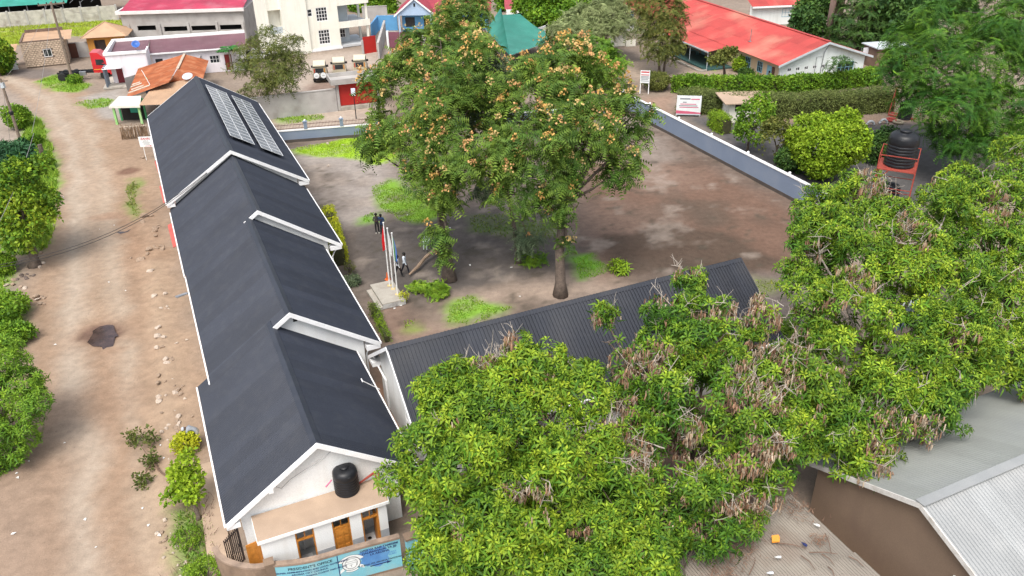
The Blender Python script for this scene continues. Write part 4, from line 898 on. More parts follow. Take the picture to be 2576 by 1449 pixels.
# ---- rusty roofed shop, tan roofed shop, kiosk
rs = thing('rusty_shop', 'low shop under patched rusty orange sheet roof beside the tan roof', 'shop', D(*qa(1600, 800), 0), 0); o0 = rs.location.copy()
def RQ(x, y, z): return D(*qa(x, y), z)-o0
RUSTO = M('orange_rust_sheet', (.3, .085, .03), .8, .25, .7, dirt=(.44, .2, .1), dirt_amt=.7, dirt_scale=.9); PALE = M('pale_bare_sheet', (.5, .42, .33), .6, .15, 1, dirt=(.4, .14, .05), dirt_amt=.5, dirt_scale=1.5)
q = [RQ(1275, 980, 2.5), RQ(1560, 960, 2.7), RQ(1790, 690, 3.7), RQ(1640, 640, 3.3)]
sheets(rs, RQ(1270, 985, 2.5), RQ(1390, 690, 2.7), RQ(1855, 545, 3.75), RQ(1700, 830, 3.65), .8, RUSTO, 5, .015, jit=.02)
for i, fr_ in enumerate((.12, .2, .31, .38)):     # patches of bare sheet
    P00, P10, P11, P01 = RQ(1270, 985, 2.5), RQ(1390, 690, 2.7), RQ(1855, 545, 3.75), RQ(1700, 830, 3.65); e = P00.lerp(P10, fr_)+Vector((0, 0, .04)); r2 = P01.lerp(P11, fr_)+Vector((0, 0, .04)); e2 = P00.lerp(P10, fr_+.045)+Vector((0, 0, .04)); r3 = P01.lerp(P11, fr_+.05)+Vector((0, 0, .04))
    t0, t1 = ((0, .5), (.05, .33), (.0, .25), (.02, .2))[i]; MB().extrude([e.lerp(r2, t0), e2.lerp(r3, t0), e2.lerp(r3, t1), e.lerp(r2, t1)], (0, 0, .01)).build('patch_sheet', PALE, rs)
sheets(rs, RQ(2100, 610, 2.8), RQ(2040, 800, 2.75), RQ(1790, 690, 3.7), RQ(1855, 545, 3.75), .8, RUSTO, 5, .015, jit=.02)
sheets(rs, RQ(2040, 800, 2.75), RQ(1700, 840, 2.85), RQ(1710, 820, 3.5), RQ(1790, 690, 3.7), .8, RUSTO, 5, .015, jit=.02)
MB().bar(RQ(1855, 540, 3.82), RQ(1785, 690, 3.78), .3, .06).build('ridge_cap', PALE, rs)
sheets(rs, RQ(1385, 705, 2.6), RQ(1560, 735, 2.9), RQ(1640, 640, 3.0), RQ(1400, 680, 2.8), .8, M('olive_sheet', (.36, .33, .25), .8, .1, 1), 5, .01)
for (x0, y0), (x1, y1) in (((1300, 985), (1690, 860)), ((2085, 640), (2035, 800))):
    A_, B_ = RQ(x0, y0, 0), RQ(x1, y1, 0); MB().extrude([A_, B_, B_+Vector((0, 0, 2.4)), A_+Vector((0, 0, 2.4))], (0, .15, 0)).build('wall', PLASTER, rs)
tr = thing('tan_shop', 'tan sheet roofed shop wedged between the rusty roof and the slate roof', 'shop', D(*qa(1640, 960)), 0); o0 = tr.location.copy()
sheets(tr, RQ(1395, 1060, 2.75), RQ(1760, 1050, 2.75), RQ(1960, 800, 3.0), RQ(1565, 830, 3.0), 1.0, TAN, 6, .012)
A_ = RQ(1480, 1075, 0); MB().box(A_.x-.4, A_.x+3.6, A_.y+.3+1.2, A_.y+.5+1.2, 0, 2.6).build('wall', M('dark_blue_wall', (.05, .07, .12), .7), tr)
MB().extrude([RQ(1395, 1062, 2.7), RQ(1640, 1058, 2.7), RQ(1640, 1058, 2.58), RQ(1395, 1062, 2.58)], (0, .04, 0)).build('fascia_board', TRIM, tr)
kb = D(*qa(1335, 1230)); ko = thing('kiosk', 'small roadside kiosk with white sheet roof and lime green posts', 'kiosk', kb, R(2))
LIME = M('lime_paint', (.3, .6, .2), .6, .1, 2, dirt=(.5, .6, .45), dirt_amt=.5)
sheets(ko, (-1.7, -.9, 2.1), (1.6, -.9, 2.1), (1.2, .9, 2.65), (-1.2, .9, 2.65), .8, M('cream_sheet', (.66, .66, .58), .7, .08, 1, dirt=(.45, .42, .33), dirt_amt=.4), 4, .012)
MB().box(-1.7, 1.6, -.95, -.9, 1.88, 2.12).build('fascia_board', M('cream_board', (.68, .68, .6), .7), ko)
for x in (-1.4, 1.3): MB().box(x-.11, x+.11, -.75, -.53, 0, 2.05).build('post', LIME, ko); MB().box(x-.09, x+.09, .7, .88, 0, 2.4).build('post', M('green_paint', (.06, .3, .12), .6), ko)
MB().box(-1.3, 1.2, .9, .98, 0, 2.4).build('back_wall', DARK, ko); MB().box(-.2, .8, .6, .7, .9, 1.5).build('counter', M('teal_board', (.03, .3, .22), .6), ko)
# straw screen
A = D(*qa(1225, 1400)); B = D(*qa(1500, 1385)); a, L_ = frame2(A, B); st = thing('straw_screen', 'rough brown straw and stick screen below the kiosk', 'screen', A, a)
STR = M('straw', (.24, .16, .1), .95, .35, 5, dirt=(.12, .08, .05), dirt_amt=.6, dirt_scale=3)
for k in range(70):
    x = random.uniform(0, L_); y = random.uniform(-.1, .35); MB().tube([(x, y, 0), (x+random.uniform(-.15, .15), y+random.uniform(-.1, .2), random.uniform(.9, 1.5))], [.045, .03], 5).build('straw_bundle', STR, st)
MB().bar((0, .1, 1.25), (L_, .1, 1.3), .06).build('rail', PALE, st)
# ---- roadside signboard
A = D(*qe(1500, 270)); sg = thing('shop_sign', 'white roadside shop sign with red heading beside the slate roof', 'sign', A, R(4))
MB().box(-.5, .75, -.03, .03, 1.35, 2.35).build('board', WH, sg); 
for x in (-.25, .6): MB().tube([(x, 0.05, 0), (x, 0.05, 2.3)], .03).build('post', TRIM, sg)
RL = M('red_lettering', (.5, .02, .03), .6)
sgf = lambda x0, z0: (lambda x, y: Vector((x0+x, -.034, z0+y)))
text_mesh('ZAHAI', .3, RL, sgf(.12, 2.06), parent=sg, bold=.008); text_mesh('BARUA', .15, BLK, sgf(.12, 1.88), parent=sg)
for z, w in ((1.78, .7), (1.68, .55), (1.56, .6)): MB().box(.15-w/2, .15+w/2, -.035, -.0341, z, z+.025).build('small_print', BLK, sg)
MB().poly([(.0, -.035, 1.42), (.45, -.035, 1.42), (.45, -.035, 1.38), (.6, -.035, 1.45), (.45, -.035, 1.51), (.45, -.035, 1.46), (0, -.035, 1.46)]).build('arrow', RL, sg)
# ---- cream three storey house
CREAM = M('cream_paint', (.84, .82, .72), .65, .05, .6, dirt=(.6, .57, .48), dirt_amt=.35, streak=True)
PALEG = M('pale_grey_paint', (.5, .55, .58), .7, .06, 1)
cA = D(*qb(718, 525)); cB = D(*qb(1025, 485)); a, L_ = frame2(cA, cB); ch = thing('cream_house', 'tall cream painted three storey house with white framed windows and balconies', 'house', cA, a)
HT = 9.6; hw = [(L_*.3, L_*.66, .9, 2.9), (L_*.3, L_*.66, 4.1, 6.0), (L_*-.02+.25, .85, 4.9, 5.9), (L_*.3, L_*.66, 7.3, 9.0)]
mw = MB(); mw.wall(L_, HT, .25, hw); mw.build('wall', CREAM, ch)
for k, h_ in enumerate(hw): window(ch, (h_[0]+h_[1])/2, .06, (h_[2]+h_[3])/2, h_[1]-h_[0], h_[3]-h_[2], TRIM, GLASS, 1 if k == 2 else 4, 2 if k == 2 else 4, fw=.08)
# left bay steps back, with a recessed balcony
MB().box(-3.5, -.001, -.35, 7, 0, HT).box(-5.6, -5.3, .3, 7, 0, HT).box(-5.3, -3.501, .4, 7, 6.2, HT).box(-5.3, -3.501, .4, 7, 0, 3.0).box(-5.3, -3.501, 1.4, 7, 3.0, 6.2).build('left_bay', CREAM, ch)
MB().box(-5.29, -3.51, .42, .55, 3.0, 3.9).build('balcony_parapet', PALEG, ch)
MB().box(L_-.25, L_, .26, 7, 0, HT).box(.0, .25, .26, 7, 0, HT).box(.25, L_-.25, 6.8, 7, 0, HT).box(.25, L_-.25, .26, 6.8, HT-.2, HT).build('rear_wall', CREAM, ch)
for z in (.35, 3.35, 6.5):
    MB().box(L_+.001, L_+4.6, .1, 6.5, z-.3, z).build('balcony_slab', M('balcony_grey', (.55, .57, .58), .6, .05, 1), ch)
    if z > 1: MB().box(L_+.001, L_+4.7, -.05, .099, z-.55, z+.35).build('balcony_parapet', CREAM, ch)
    MB().box(L_+.001, L_+2.2, 2.4, 6.4, z, z+2.7).build('room_wall', PALEG, ch)
    if z < 1: window(ch, L_+.9, 2.38, z+1.5, 1.3, 1.7, TRIM, GLASS, 3, 3, fw=.07)
for y in (.2, 3.6): MB().box(L_+4.2, L_+4.5, y, y+.3, 0, 8.5).build('column', CREAM, ch)
MB().box(-.1, L_+.1, -.2, -.001, 0, .25).build('plinth', TRIM, ch)
# ---- plastered yard walls around the cream house, red gates
wall_run('yard_wall', 'rough plastered yard wall below the parked jeeps', D(*qb(150, 1215)), D(*qb(985, 1112)), 2.45, ball=False, plinth=0, cap=True, mat=PLASTER, capmat=PLASTER)
gA = D(*qb(990, 1110)); gB = D(*qb(1420, 1060)); a, L_ = frame2(gA, gB); gh = thing('gatehouse', 'grey concrete gate portal with flat canopy and red steel gate', 'gate', gA, a)
REDG = M('red_gate_paint', (.42, .02, .015), .55, .12, .8, dirt=(.25, .02, .02), dirt_amt=.4)
MB().box(0, .3, -.1, .35, 0, 3.0).build('gate_post', PLASTER, gh); MB().box(L_-.3, L_, -.1, .35, 0, 3.0).build('gate_post', PLASTER, gh)
MB().box(-.55, L_+.3, -.6, 2.6, 3.0, 3.15).build('canopy_slab', PLASTER, gh)
MB().box(-.55, L_+.3, -.6, -.45, 3.151, 3.6).box(-.55, -.4, -.449, 2.45, 3.151, 3.6).box(-.55, L_+.3, 2.45, 2.6, 3.151, 3.6).build('canopy_parapet', PLASTER, gh)
for k in range(2): MB().box(.31+(L_-.62)*k/2, .29+(L_-.62)*(k+1)/2, .1, .16, .45, 2.98).build('gate_leaf', REDG, gh)
MB().box(.3, L_-.3, -.3, .09, 0, .4).build('sill', CONC, gh)
rp = wall_run('red_fence', 'bright red sheet fence beside the cream house porch', D(*qb(1248, 540)), D(*qb(1375, 520)), 2.3, ball=False, plinth=0, cap=False, mat=REDG, th=.06)
MB().box(-.2, .0, -.15, .15, 0, 1.9).build('post', PLASTER, rp)
wall_run('side_yard_wall', 'pale plastered wall between red fence and purple gate', D(*qb(1400, 590)), D(*qb(1465, 350)), 2.1, ball=False, plinth=0, mat=PLASTER, capmat=PLASTER)
wall_run('rear_yard_wall', 'grey plastered wall behind the cream house', D(*qb(1240, 235)), D(*qb(1490, 225)), 2.6, ball=False, plinth=0, mat=PLASTER, capmat=PLASTER)
wall_run('left_yard_wall', 'grey wall between warehouse and cream house', D(*qb(70, 330)), D(*qb(250, 310)), 2.4, ball=False, plinth=0, mat=PLASTER, capmat=PLASTER)
# ---- blue house with purple gate
PURG = M('purple_gate_paint', (.2, .07, .1), .55, .1, 1)
gA = D(*qb(1505, 490)); gB = D(*qb(1840, 488)); a, L_ = frame2(gA, gB); pg = thing('purple_gate', 'dull purple panelled double gate in front of the blue house', 'gate', gA, a)
for k in range(3):
    x0, x1 = L_*k/3+.03, L_*(k+1)/3-.03; lf = MB().box(x0, x1, 0, .06, .1, 2.35).build('gate_leaf', PURG, pg)
    for zz in (.2, 1.3):
        for j in range(2): w2 = (x1-x0)/2; MB().box(x0+j*w2+.1, x0+(j+1)*w2-.1, -.03, -.001, zz, zz+.95).build('gate_panel', PURG, lf)
MB().box(-.3, -.01, -.1, .3, 0, 2.5).build('gate_post', WHITE, pg); MB().box(L_+.01, L_+.3, -.1, .3, 0, 2.5).build('gate_post', WHITE, pg)
SKYB = M('sky_blue_paint', (.12, .34, .6), .65, .08, 1); PALEB = M('pale_blue_plaster', (.38, .5, .66), .7, .06, 1)
bA = D(*qb(1640, 318)); bh = thing('blue_house', 'blue house with white trimmed gable porch and maroon roof', 'house', bA, R(-1))
MAR = M('maroon_roof', (.3, .04, .06), .55, .15, .6)
mw = MB(); mw.wall(5.0, 2.9, .2, [(.5, 2.0, .7, 2.2), (3.4, 4.6, .1, 2.4)]); mw.build('wall', SKYB, bh, loc=(0, 0, 0)); MB().box(.2, 4.8, .6, .65, 0, 2.8).build('dark_backing', DARK, bh)
window(bh, 1.25, .05, 1.45, 1.5, 1.5, BLK, GLASS, 2, 2)
for x in (-.25, 4.75): MB().box(x-.14, x+.14, -1.5, -1.2, 0, 2.7).build('porch_column', PALEB, bh)
MB().extrude([(-.5, -1.35, 2.7), (5.0, -1.35, 2.7), (5.0, -1.35, 2.95), (2.25, -1.35, 5.1), (-.5, -1.35, 2.95)], (0, .15, 0)).build('gable_wall', PALEB, bh)
MB().box(2.1, 2.4, -1.37, -1.351, 4.0, 4.5).build('vent', DARK, bh)
for sx, (e, nm) in ((1, (-1., 1)), (-1, (5.5, 1))):
    sheets(bh, (e, -1.6, 2.75), (e, 7, 2.75), (2.25, 7, 5.35), (2.25, -1.6, 5.35), 1.1, MAR, 5, .012)
    MB().extrude([(e, -1.66, 2.78), (2.25, -1.66, 5.38), (2.25, -1.66, 5.08), (e, -1.66, 2.5)], (0, .05, 0)).build('fascia_board', TRIM, bh)
sheets(bh, (3.5, .5, 2.9), (14, .5, 2.9), (14, 5, 5.0), (3.5, 5, 5.0), 1.1, MAR, 5, .012); MB().box(5.2, 13.5, 1.2, 1.4, 0, 2.9).build('wall', SKYB, bh)
MB().box(-4.2, -.9, 1.0, 1.2, 0, 2.3).box(-4.2, -4.0, -5, .99, 0, 2.2).build('yard_wall', SKYB, bh)
# ---- green roofed building
gr = thing('green_roof_house', 'house with teal green hipped sheet roof behind the flowering trees', 'house', D(*qc(400, 450)), 0); o0 = gr.location.copy()
def GQ(x, y, z): return D(*qc(x, y), z)-o0
TEAL = M('teal_roof', (.035, .2, .155), .5, .15, .4, dirt=(.1, .3, .25), dirt_amt=.3)
sheets(gr, GQ(300, 560, 2.8), GQ(690, 420, 2.8), GQ(400, 140, 4.6), GQ(225, 150, 4.6), .9, TEAL, 5, .015)
sheets(gr, GQ(690, 420, 2.8), GQ(640, 290, 2.8), GQ(590, 300, 3.2), GQ(400, 140, 4.6), .9, TEAL, 5, .015)
sheets(gr, GQ(300, 560, 2.8), GQ(60, 300, 2.8), GQ(210, 80, 4.4), GQ(225, 150, 4.6), .9, TEAL, 5, .015)
A_, B_ = GQ(330, 560, 0), GQ(660, 440, 0); MB().extrude([A_, B_, B_+Vector((0, 0, 2.6)), A_+Vector((0, 0, 2.6))], (0, .2, 0)).build('wall', WHITE, gr)
mh = thing('maroon_roof_house', 'white house with maroon roof edge beyond the teal roof', 'house', D(*qc(350, 135)), 0); o0 = mh.location.copy()
sheets(mh, GQ(250, 95, 3.0), GQ(445, 95, 3.0), GQ(400, -60, 5.0), GQ(240, -60, 5.0), 1.0, MAR, 5, .012); A_, B_ = GQ(265, 135, .6), GQ(440, 130, .6); A_.z = B_.z = 0; MB().extrude([A_, B_, B_+Vector((0, 0, 2.9)), A_+Vector((0, 0, 2.9))], (0, .2, 0)).build('wall', WHITE, mh)
wall_run('white_side_wall', 'white stepped wall running down beside the teal roof', D(*qc(465, 190)), D(*qc(580, 290)), 2.2, ball=False, plinth=0, mat=WHITE)
# ---- guard shelter by the far drive
gs = thing('guard_shelter', 'small open guard shelter with grey sheet roof at the far drive', 'shelter', D(*qc(1480, 465)), R(8))
sheets(gs, (-2.6, -.6, 2.3), (1.6, -.6, 2.3), (1.3, 2, 2.8), (-2.6, 2, 2.8), .9, M('weathered_zinc', (.42, .4, .4), .5, .15, .8, dirt=(.4, .2, .12), dirt_amt=.5), 5, .012)
MB().box(-2.2, -.2, .2, 1.6, 0, 2.2).build('wall', CREAM, gs); MB().box(-.2, 1.2, -.2, -.05, 0, .9).build('half_wall', CREAM, gs); MB().tube([(1.15, -.12, .9), (1.15, -.12, 2.3)], .05).build('post', TRIM, gs); MB().box(-.1, .6, .1, .5, .42, .5).build('bench', M('teal_bench', (.08, .2, .2), .6), gs)
# ---- red roofed long building with veranda
FLp = Vector((31.7, 96.5, 0)); ra = math.atan2(4.3, 13.); kb_ = thing('red_roofed_school', 'long cream building with faded red sheet roof, veranda and white gable end', 'building', FLp, ra)
RR = M('faded_red_roof', (.43, .06, .052), .65, .14, .3, rnd=.14, dirt=(.48, .2, .14), dirt_amt=.8, dirt_scale=.22); Wd = 13.5; Ln = 46; ezz, rzz = 2.75, 4.95
for bnd in range(3):
    y0, y1 = Ln*bnd/3, Ln*(bnd+1)/3
for k in range(3):      # three courses of sheets up each slope
    t0, t1 = k/3, (k+1)/3+.01
    f = lambda t: (Wd/2*t, ezz+(rzz-ezz)*t)
    x0, z0 = f(t0); x1, z1 = f(t1)
    sheets(kb_, (x0, -.5, z0+.01*k), (x0, Ln, z0+.01*k), (x1, Ln, z1+.01*k), (x1, -.5, z1+.01*k), 1.5, RR, 7, .012, jit=.02)
    sheets(kb_, (Wd-x0, -.5, z0+.01*k), (Wd-x0, Ln, z0+.01*k), (Wd-x1, Ln, z1+.01*k), (Wd-x1, -.5, z1+.01*k), 1.5, RR, 7, .012, jit=.02)
MB().bar((Wd/2, -.5, rzz+.06), (Wd/2, Ln, rzz+.06), .45, .05).build('ridge_cap', RR, kb_)
for e in (0, Wd): MB().extrude([(e, -.55, ezz), (Wd/2, -.55, rzz), (Wd/2, -.55, rzz-.25), (e, -.55, ezz-.25)], (0, .05, 0)).build('fascia_board', PALEG, kb_)
GW = M('white_gable_paint', (.8, .84, .82), .65, .05, .7, dirt=(.5, .52, .48), dirt_amt=.35, streak=True)
YEL = M('cream_yellow_paint', (.6, .45, .3), .7, .08, .8, dirt=(.45, .33, .22), dirt_amt=.4)
mw = MB(); mw.wall(Wd-1.4, 2.7, .2, [(1.0+1.2*k, 1.6+1.2*k, 1.75, 2.2) for k in range(5)] + [(8.2, 10.6, .9, 2.2)]); mw.build('gable_wall', GW, kb_, loc=(.7, .1, 0))
MB().extrude([(.7, .1, 2.701), (Wd-.7, .1, 2.701), (Wd-.7, .1, 2.9), (Wd/2, .1, rzz-.1), (.7, .1, 2.9)], (0, .2, 0)).build('gable_wall', GW, kb_)
BLT = M('blue_trim', (.22, .42, .52), .6, .08, 1)
for k in range(5): window(kb_, 2.0+1.2*k, .12, 1.97, .6, .45, TRIM, GLASS, 2, 1, fw=.07)
window(kb_, 10.1, .12, 1.55, 2.4, 1.3, BLT, GLASS, 4, 2)
MB().tube([(7.2, .05, 4.6), (6.6, .02, 3.6), (6.5, .0, 2.4), (6.4, 0, 0)], .05).tube([(5.6, 0, 0), (5.6, 0, 3.2), (6.4, 0, 3.2)], .03).build('soil_pipe', STEEL, kb_)
mw = MB(); mw.wall(Ln-.6, 2.75, .2, [(1.2, 2.1, 0, 2.1), (2.6, 3.5, 0, 2.1), (5.4, 6.6, .9, 2.1), (8.4, 9.6, .9, 2.1), (11.6, 12.5, 0, 2.1), (14, 15.2, .9, 2.1), (17, 17.9, 0, 2.1), (20, 21.2, .9, 2.1), (23, 24, 0, 2.1)])
mw.build('side_wall', YEL, kb_, loc=(.75, Ln-.2, 0), rz=R(-90)); MB().box(1.4, 1.45, .4, Ln-.5, 0, 2.7).build('dark_backing', DARK, kb_)
def lside(y): return Ln-.2-y
for yy in (6.0, 9.0, 14.6, 20.6): window(kb_, .72, Ln-.2-(Ln-.6-(Ln-.2-lside(yy)))-0+0, 1.5, 1.2, 1.2, BLT, GLASS, 3, 2, face=R(-90)) if False else None
for x0 in (5.4, 8.4, 14, 20): window(kb_, .78, Ln-.2-x0-.6, 1.5, 1.2, 1.2, BLT, GLASS, 3, 2, face=R(-90))
for yy in (4.2, 6.8): window(kb_, .72, yy, 1.5, 1.1, 1.3, BLT, GLASS, 3, 2, face=R(-90))
for yy in (2.2, 12.2, 17.5): MB().box(.68, .745, yy-.45, yy+.45, 0, 2.1).build('door', BLT, kb_)
MB().box(.66, .745, 1.15, 1.6, 0, 2.1).build('door', M('brown_door', (.12, .06, .04), .6), kb_)
# veranda
sheets(kb_, (-3.0, 10.3, 2.35), (-3.0, 24, 2.35), (.1, 24, 2.72), (.1, 10.3, 2.72), 1.3, RR, 6, .012)
MB().box(-3.05, -2.98, 10.3, 24, 2.2, 2.36).build('veranda_fascia', PALEG, kb_); MB().box(-3.2, .74, 10, 24.2, 0, .15).build('veranda_floor', M('dark_green_floor', (.035, .09, .085), .6, .1, 1), kb_)
for yy in (10.5, 15, 19.5, 23.8): MB().tube([(-2.85, yy, .15), (-2.85, yy, 2.3)], .05).build('veranda_post', PALEG, kb_)
MB().box(-4.4, -4.2, 9.8, 24, 0, .22).box(-4.2, -3.2, 9.8, 10.0, 0, .22).build('garden_kerb', CONC, kb_)
for yy in (12.6, 18.6):
    bn = thing('veranda_bench', ('teal wooden bench under the veranda near its open end', 'teal wooden bench under the veranda near the tall twin trees')[yy > 15], 'bench', kb_.matrix_basis @ Vector((.1, yy, .15)), ra+R(-90)); TB = M('teal_wood', (.12, .26, .28), .6, .1, 2)
    for k in range(3): MB().box(-1.1, 1.1, -.45+.15*k, -.33+.15*k, .42, .46).build('seat_slat', TB, bn)
    for k in range(3): MB().box(-1.1, 1.1, 0, .04, .55+.13*k, .64+.13*k).build('back_slat', TB, bn)
    for x in (-1, 1): MB().box(x-.04, x+.04, -.4, .0, 0, .419).build('leg', TB, bn)
MB().tube([(2.2, 9, 3.4), (2.2, 9, 5.0)], .04).box(2.0, 2.4, 8.8, 9.2, 3.47, 3.52).build('roof_vent_pipe', STEEL, kb_)
person('person in grey shirt standing at the side door of the red roofed building', kb_.matrix_basis @ Vector((.2, 1.4, 0)), R(-70), standing(), (.12, .12, .13), (.03, .03, .04))
# second red roof behind
r2 = thing('second_red_roof_house', 'white walled house with plain red roof behind the long red building', 'house', D(*qd(850, 175)), R(8)); o0 = r2.location.copy()
sheets(r2, (-6, -.6, 3.0), (7, -.6, 3.0), (7, 5, 4.8), (-6, 5, 4.8), 1.4, RR, 6, .012); MB().box(-6, 6.4, 0, .2, 0, 2.95).build('wall', GW, r2); window(r2, .4, .0, 1.8, 2.2, 1.3, BLT, GLASS, 4, 2); MB().box(-6, 7, -.68, -.62, 2.75, 3.02).build('fascia_board', TRIM, r2)
MB().box(6.2, 6.4, .21, 5, 0, 2.95).build('side_wall', GW, r2)
# tank tower beside the conifer
tt = thing('tank_tower', 'tall narrow concrete tank tower beside the layered dark tree', 'tower', D(2088, 116), R(12))
TWM = M('weathered_tower', (.28, .2, .16), .95, .2, .8, dirt=(.12, .09, .07), dirt_amt=.6)
for bb in ((-.75, -.55, -.6, .6), (.55, .75, -.6, .6), (-.549, .549, .4, .6)): MB().box(*bb, 0, 7.5).build('tower_leg', TWM, tt)
for z in (2.0, 4.2, 6.4): MB().box(-.55, .55, -.5, .399, z, z+.2).build('platform', PLASTER, tt)
for z in (3.0, 3.8, 5.0): MB().box(.76, 1.0, -.4, .2, z, z+.5).build('step', CONC, tt)
tank('tower_tank', 'dark water tank on top of the concrete tower', tt.matrix_basis @ Vector((0, 0, 7.5)), .95, 2.2)
# grey house and brown outhouse at the far right
gh2 = thing('grey_house', 'blue grey house with rusty orange roof behind the big feathery tree', 'house', D(*qd(1440, 340)), R(12))
MB().box(0, 9, 0, .2, 0, 3.0).build('wall', M('blue_grey_plaster', (.18, .22, .25), .8, .1, 1), gh2); window(gh2, 4.2, -.02, 1.6, 1.6, 1.4, TRIM, GLASS, 3, 2); sheets(gh2, (-.5, -.6, 3.0), (9.5, -.6, 3.0), (9.5, 4, 4.6), (-.5, 4, 4.6), 1.1, RUST, 6, .015)
oh = thing('outhouse', 'small brown mud outhouse with grey flat roof by the white gable', 'shed', D(*qd(1500, 495)), R(12))
MB().box(0, 5, 0, 3, 0, 2.5).build('wall', M('brown_mud', (.2, .13, .095), .95, .15, 1, bump=.3), oh); MB().box(-.3, 5.3, -.3, 3.3, 2.5, 2.62).build('roof_slab', PALEG, oh)
la = thing('washing_line', 'line of white washing hung beside the brown outhouse', 'washing line', D(*qd(1440, 470)), R(12)); SHT = M('white_cloth', (.7, .7, .74), .8, .05, 3)
for x in (-.9, .1, 1.0): MB().extrude([(x, 0, 1.2), (x+.8, .03, 1.25), (x+.8, 0, 2.3), (x, 0, 2.3)], (0, .01, 0)).build('sheet', SHT, la)
MB().tube([(-1.2, .0, 2.31), (2, 0, 2.31)], .012, 4).tube([(-1.2, 0, 0), (-1.2, 0, 2.3)], .03).tube([(2, 0, 0), (2, 0, 2.3)], .03).build('line', STEEL, la)

# ---- playground things
def board_sign(label, loc, rz, w, z0, z1, rows, band=None):
    t = thing('billboard', label, 'sign', loc, rz); MB().box(-w/2, w/2, -.04, .04, z0, z1).build('board', WH, t)
    for x in (-w/2+.06, w/2-.06): MB().box(x-.05, x+.05, .041, .12, 0, z1).build('post', TRIM, t)
    for z, a_, b_, hgt, mt in rows: MB().box(a_*w/2, b_*w/2, -.046, -.041, z, z+hgt).build('print_line', mt, t)
    if band: MB().poly([(-w/2, -.045, z0), (w/2, -.045, z0), (w/2, -.045, z0+.3), (0, -.045, z0+.42), (-w/2, -.045, z0+.5)]).build('pink_band', band, t); MB().box(-w/2, w/2, -.047, -.0455, z0, z0+.14).build('grey_band', PALEG, t)
    return t
PK = M('pink_print', (.6, .12, .2), .6); GRY = M('grey_print', (.2, .22, .24), .6)
board_sign('white billboard with pink wave at its foot before the clipped hedge', D(*qd(152, 838)), R(-8), 2.6, .15, 2.25, [(1.85, -.75, .1, .14, GRY), (1.83, .15, .85, .12, PK), (1.5, -.5, -.2, .1, GRY), (1.3, -.7, .6, .09, PK), (1.12, -.8, .7, .09, GRY), (.95, -.75, .8, .09, PK)], PK)
board_sign('tall narrow white notice on legs with red heading by the drive', D(*qc(1650, 945)), R(-12), 1.1, 1.3, 2.75, [(2.5, -.85, .85, .16, RL), (2.2, -.85, .85, .1, RL), (2.0, -.85, .8, .09, GRY), (1.85, -.85, .85, .09, GRY), (1.7, -.8, .7, .08, GRY), (1.5, -.85, .85, .08, GRY)])
ht_ = thing('guard_hut', 'small cream guard hut with flat overhanging roof by the topiary', 'hut', D(*qd(440, 885)), R(3))
MB().box(0, 3.6, 0, .15, 0, 1.2).box(0, .15, .151, 2.6, 0, 2.1).box(3.45, 3.6, .151, 2.6, 0, 2.1).box(.15, 3.45, 2.45, 2.6, 0, 2.1).box(0, .6, 0, .15, 1.2, 2.1).box(3.0, 3.6, 0, .15, 1.2, 2.1).build('wall', CREAM, ht_)
MB().extrude([(-.7, -.7, 2.15), (4.4, -.7, 2.15), (4.4, 3.2, 2.3), (-.7, 3.2, 2.3)], (0, 0, .1)).build('roof_slab', SLAB, ht_); MB().box(.6, 3.0, .3, .35, .0, 2.0).build('dark_backing', DARK, ht_)
# swing frame
sA, sB = D(*qd(1598, 832)), D(*qd(1790, 868)); a, L_ = frame2(sA, sB); sf = thing('swing_frame', 'rusty red steel swing frame beside the clipped hedge', 'swing', sA, a)
for x in (0, L_):
    MB().tube([(x, -.1, .1), (x+.05, .6, 2.9)], .045).build('post', REDST, sf); MB().tube([(x, 1.5, .1), (x+.05, .6, 2.9)], .045).build('post', REDST, sf)
MB().tube([(0, .6, 2.9), (L_, .6, 2.9)], .05).build('top_rail', REDST, sf); MB().box(0, L_, -.2, .0, .05, .2).build('base_board', REDST, sf); MB().box(.1, 1.2, .2, .5, .2, .3).build('seat_board', REDST, sf)
# half-buried tyres
for (x, y, c, lb) in ((1357, 912, (.45, .12, .1), 'red painted tyre half buried upright in the playground'), (1466, 903, (.42, .44, .46), 'grey white painted tyre half buried next to the red one'), (1560, 890, (.4, .42, .43), 'grey white painted tyre half buried nearest the swing')):
    t = thing('buried_tyre', lb, 'tyre', D(*qd(x, y)), R(10)); mb = MB(); pth = [(.42*math.cos(R(k*15)), 0, .42*math.sin(R(k*15))) for k in range(13)]; mb.tube(pth, .13, 8); mb.build('tyre', M('tyre_paint_%d' % (c[1]*100), c, .7, .2, 4, dirt=(.12, .1, .09), dirt_amt=.5), t, smooth=True)
for (x, y, c, lb) in ((1620, 872, (.3, .05, .04), 'red painted tyre lying flat at the swing frame'), (1668, 888, (.28, .24, .17), 'tan tyre lying flat in front of the swing')):
    mb = MB(); pth = [(.45*math.cos(R(k*20)), .45*math.sin(R(k*20)), .14) for k in range(19)]; mb.tube(pth, .14, 8); tag(mb.build('flat_tyre', M('flat_tyre_%d' % (c[0]*100), c, .8, .2, 3), None, smooth=True, loc=D(*qd(x, y))), lb, 'tyre')
tank('ground_tank', 'black ribbed water tank on the ground behind the swing frame', D(*qd(1712, 855)), .7, 2.0)
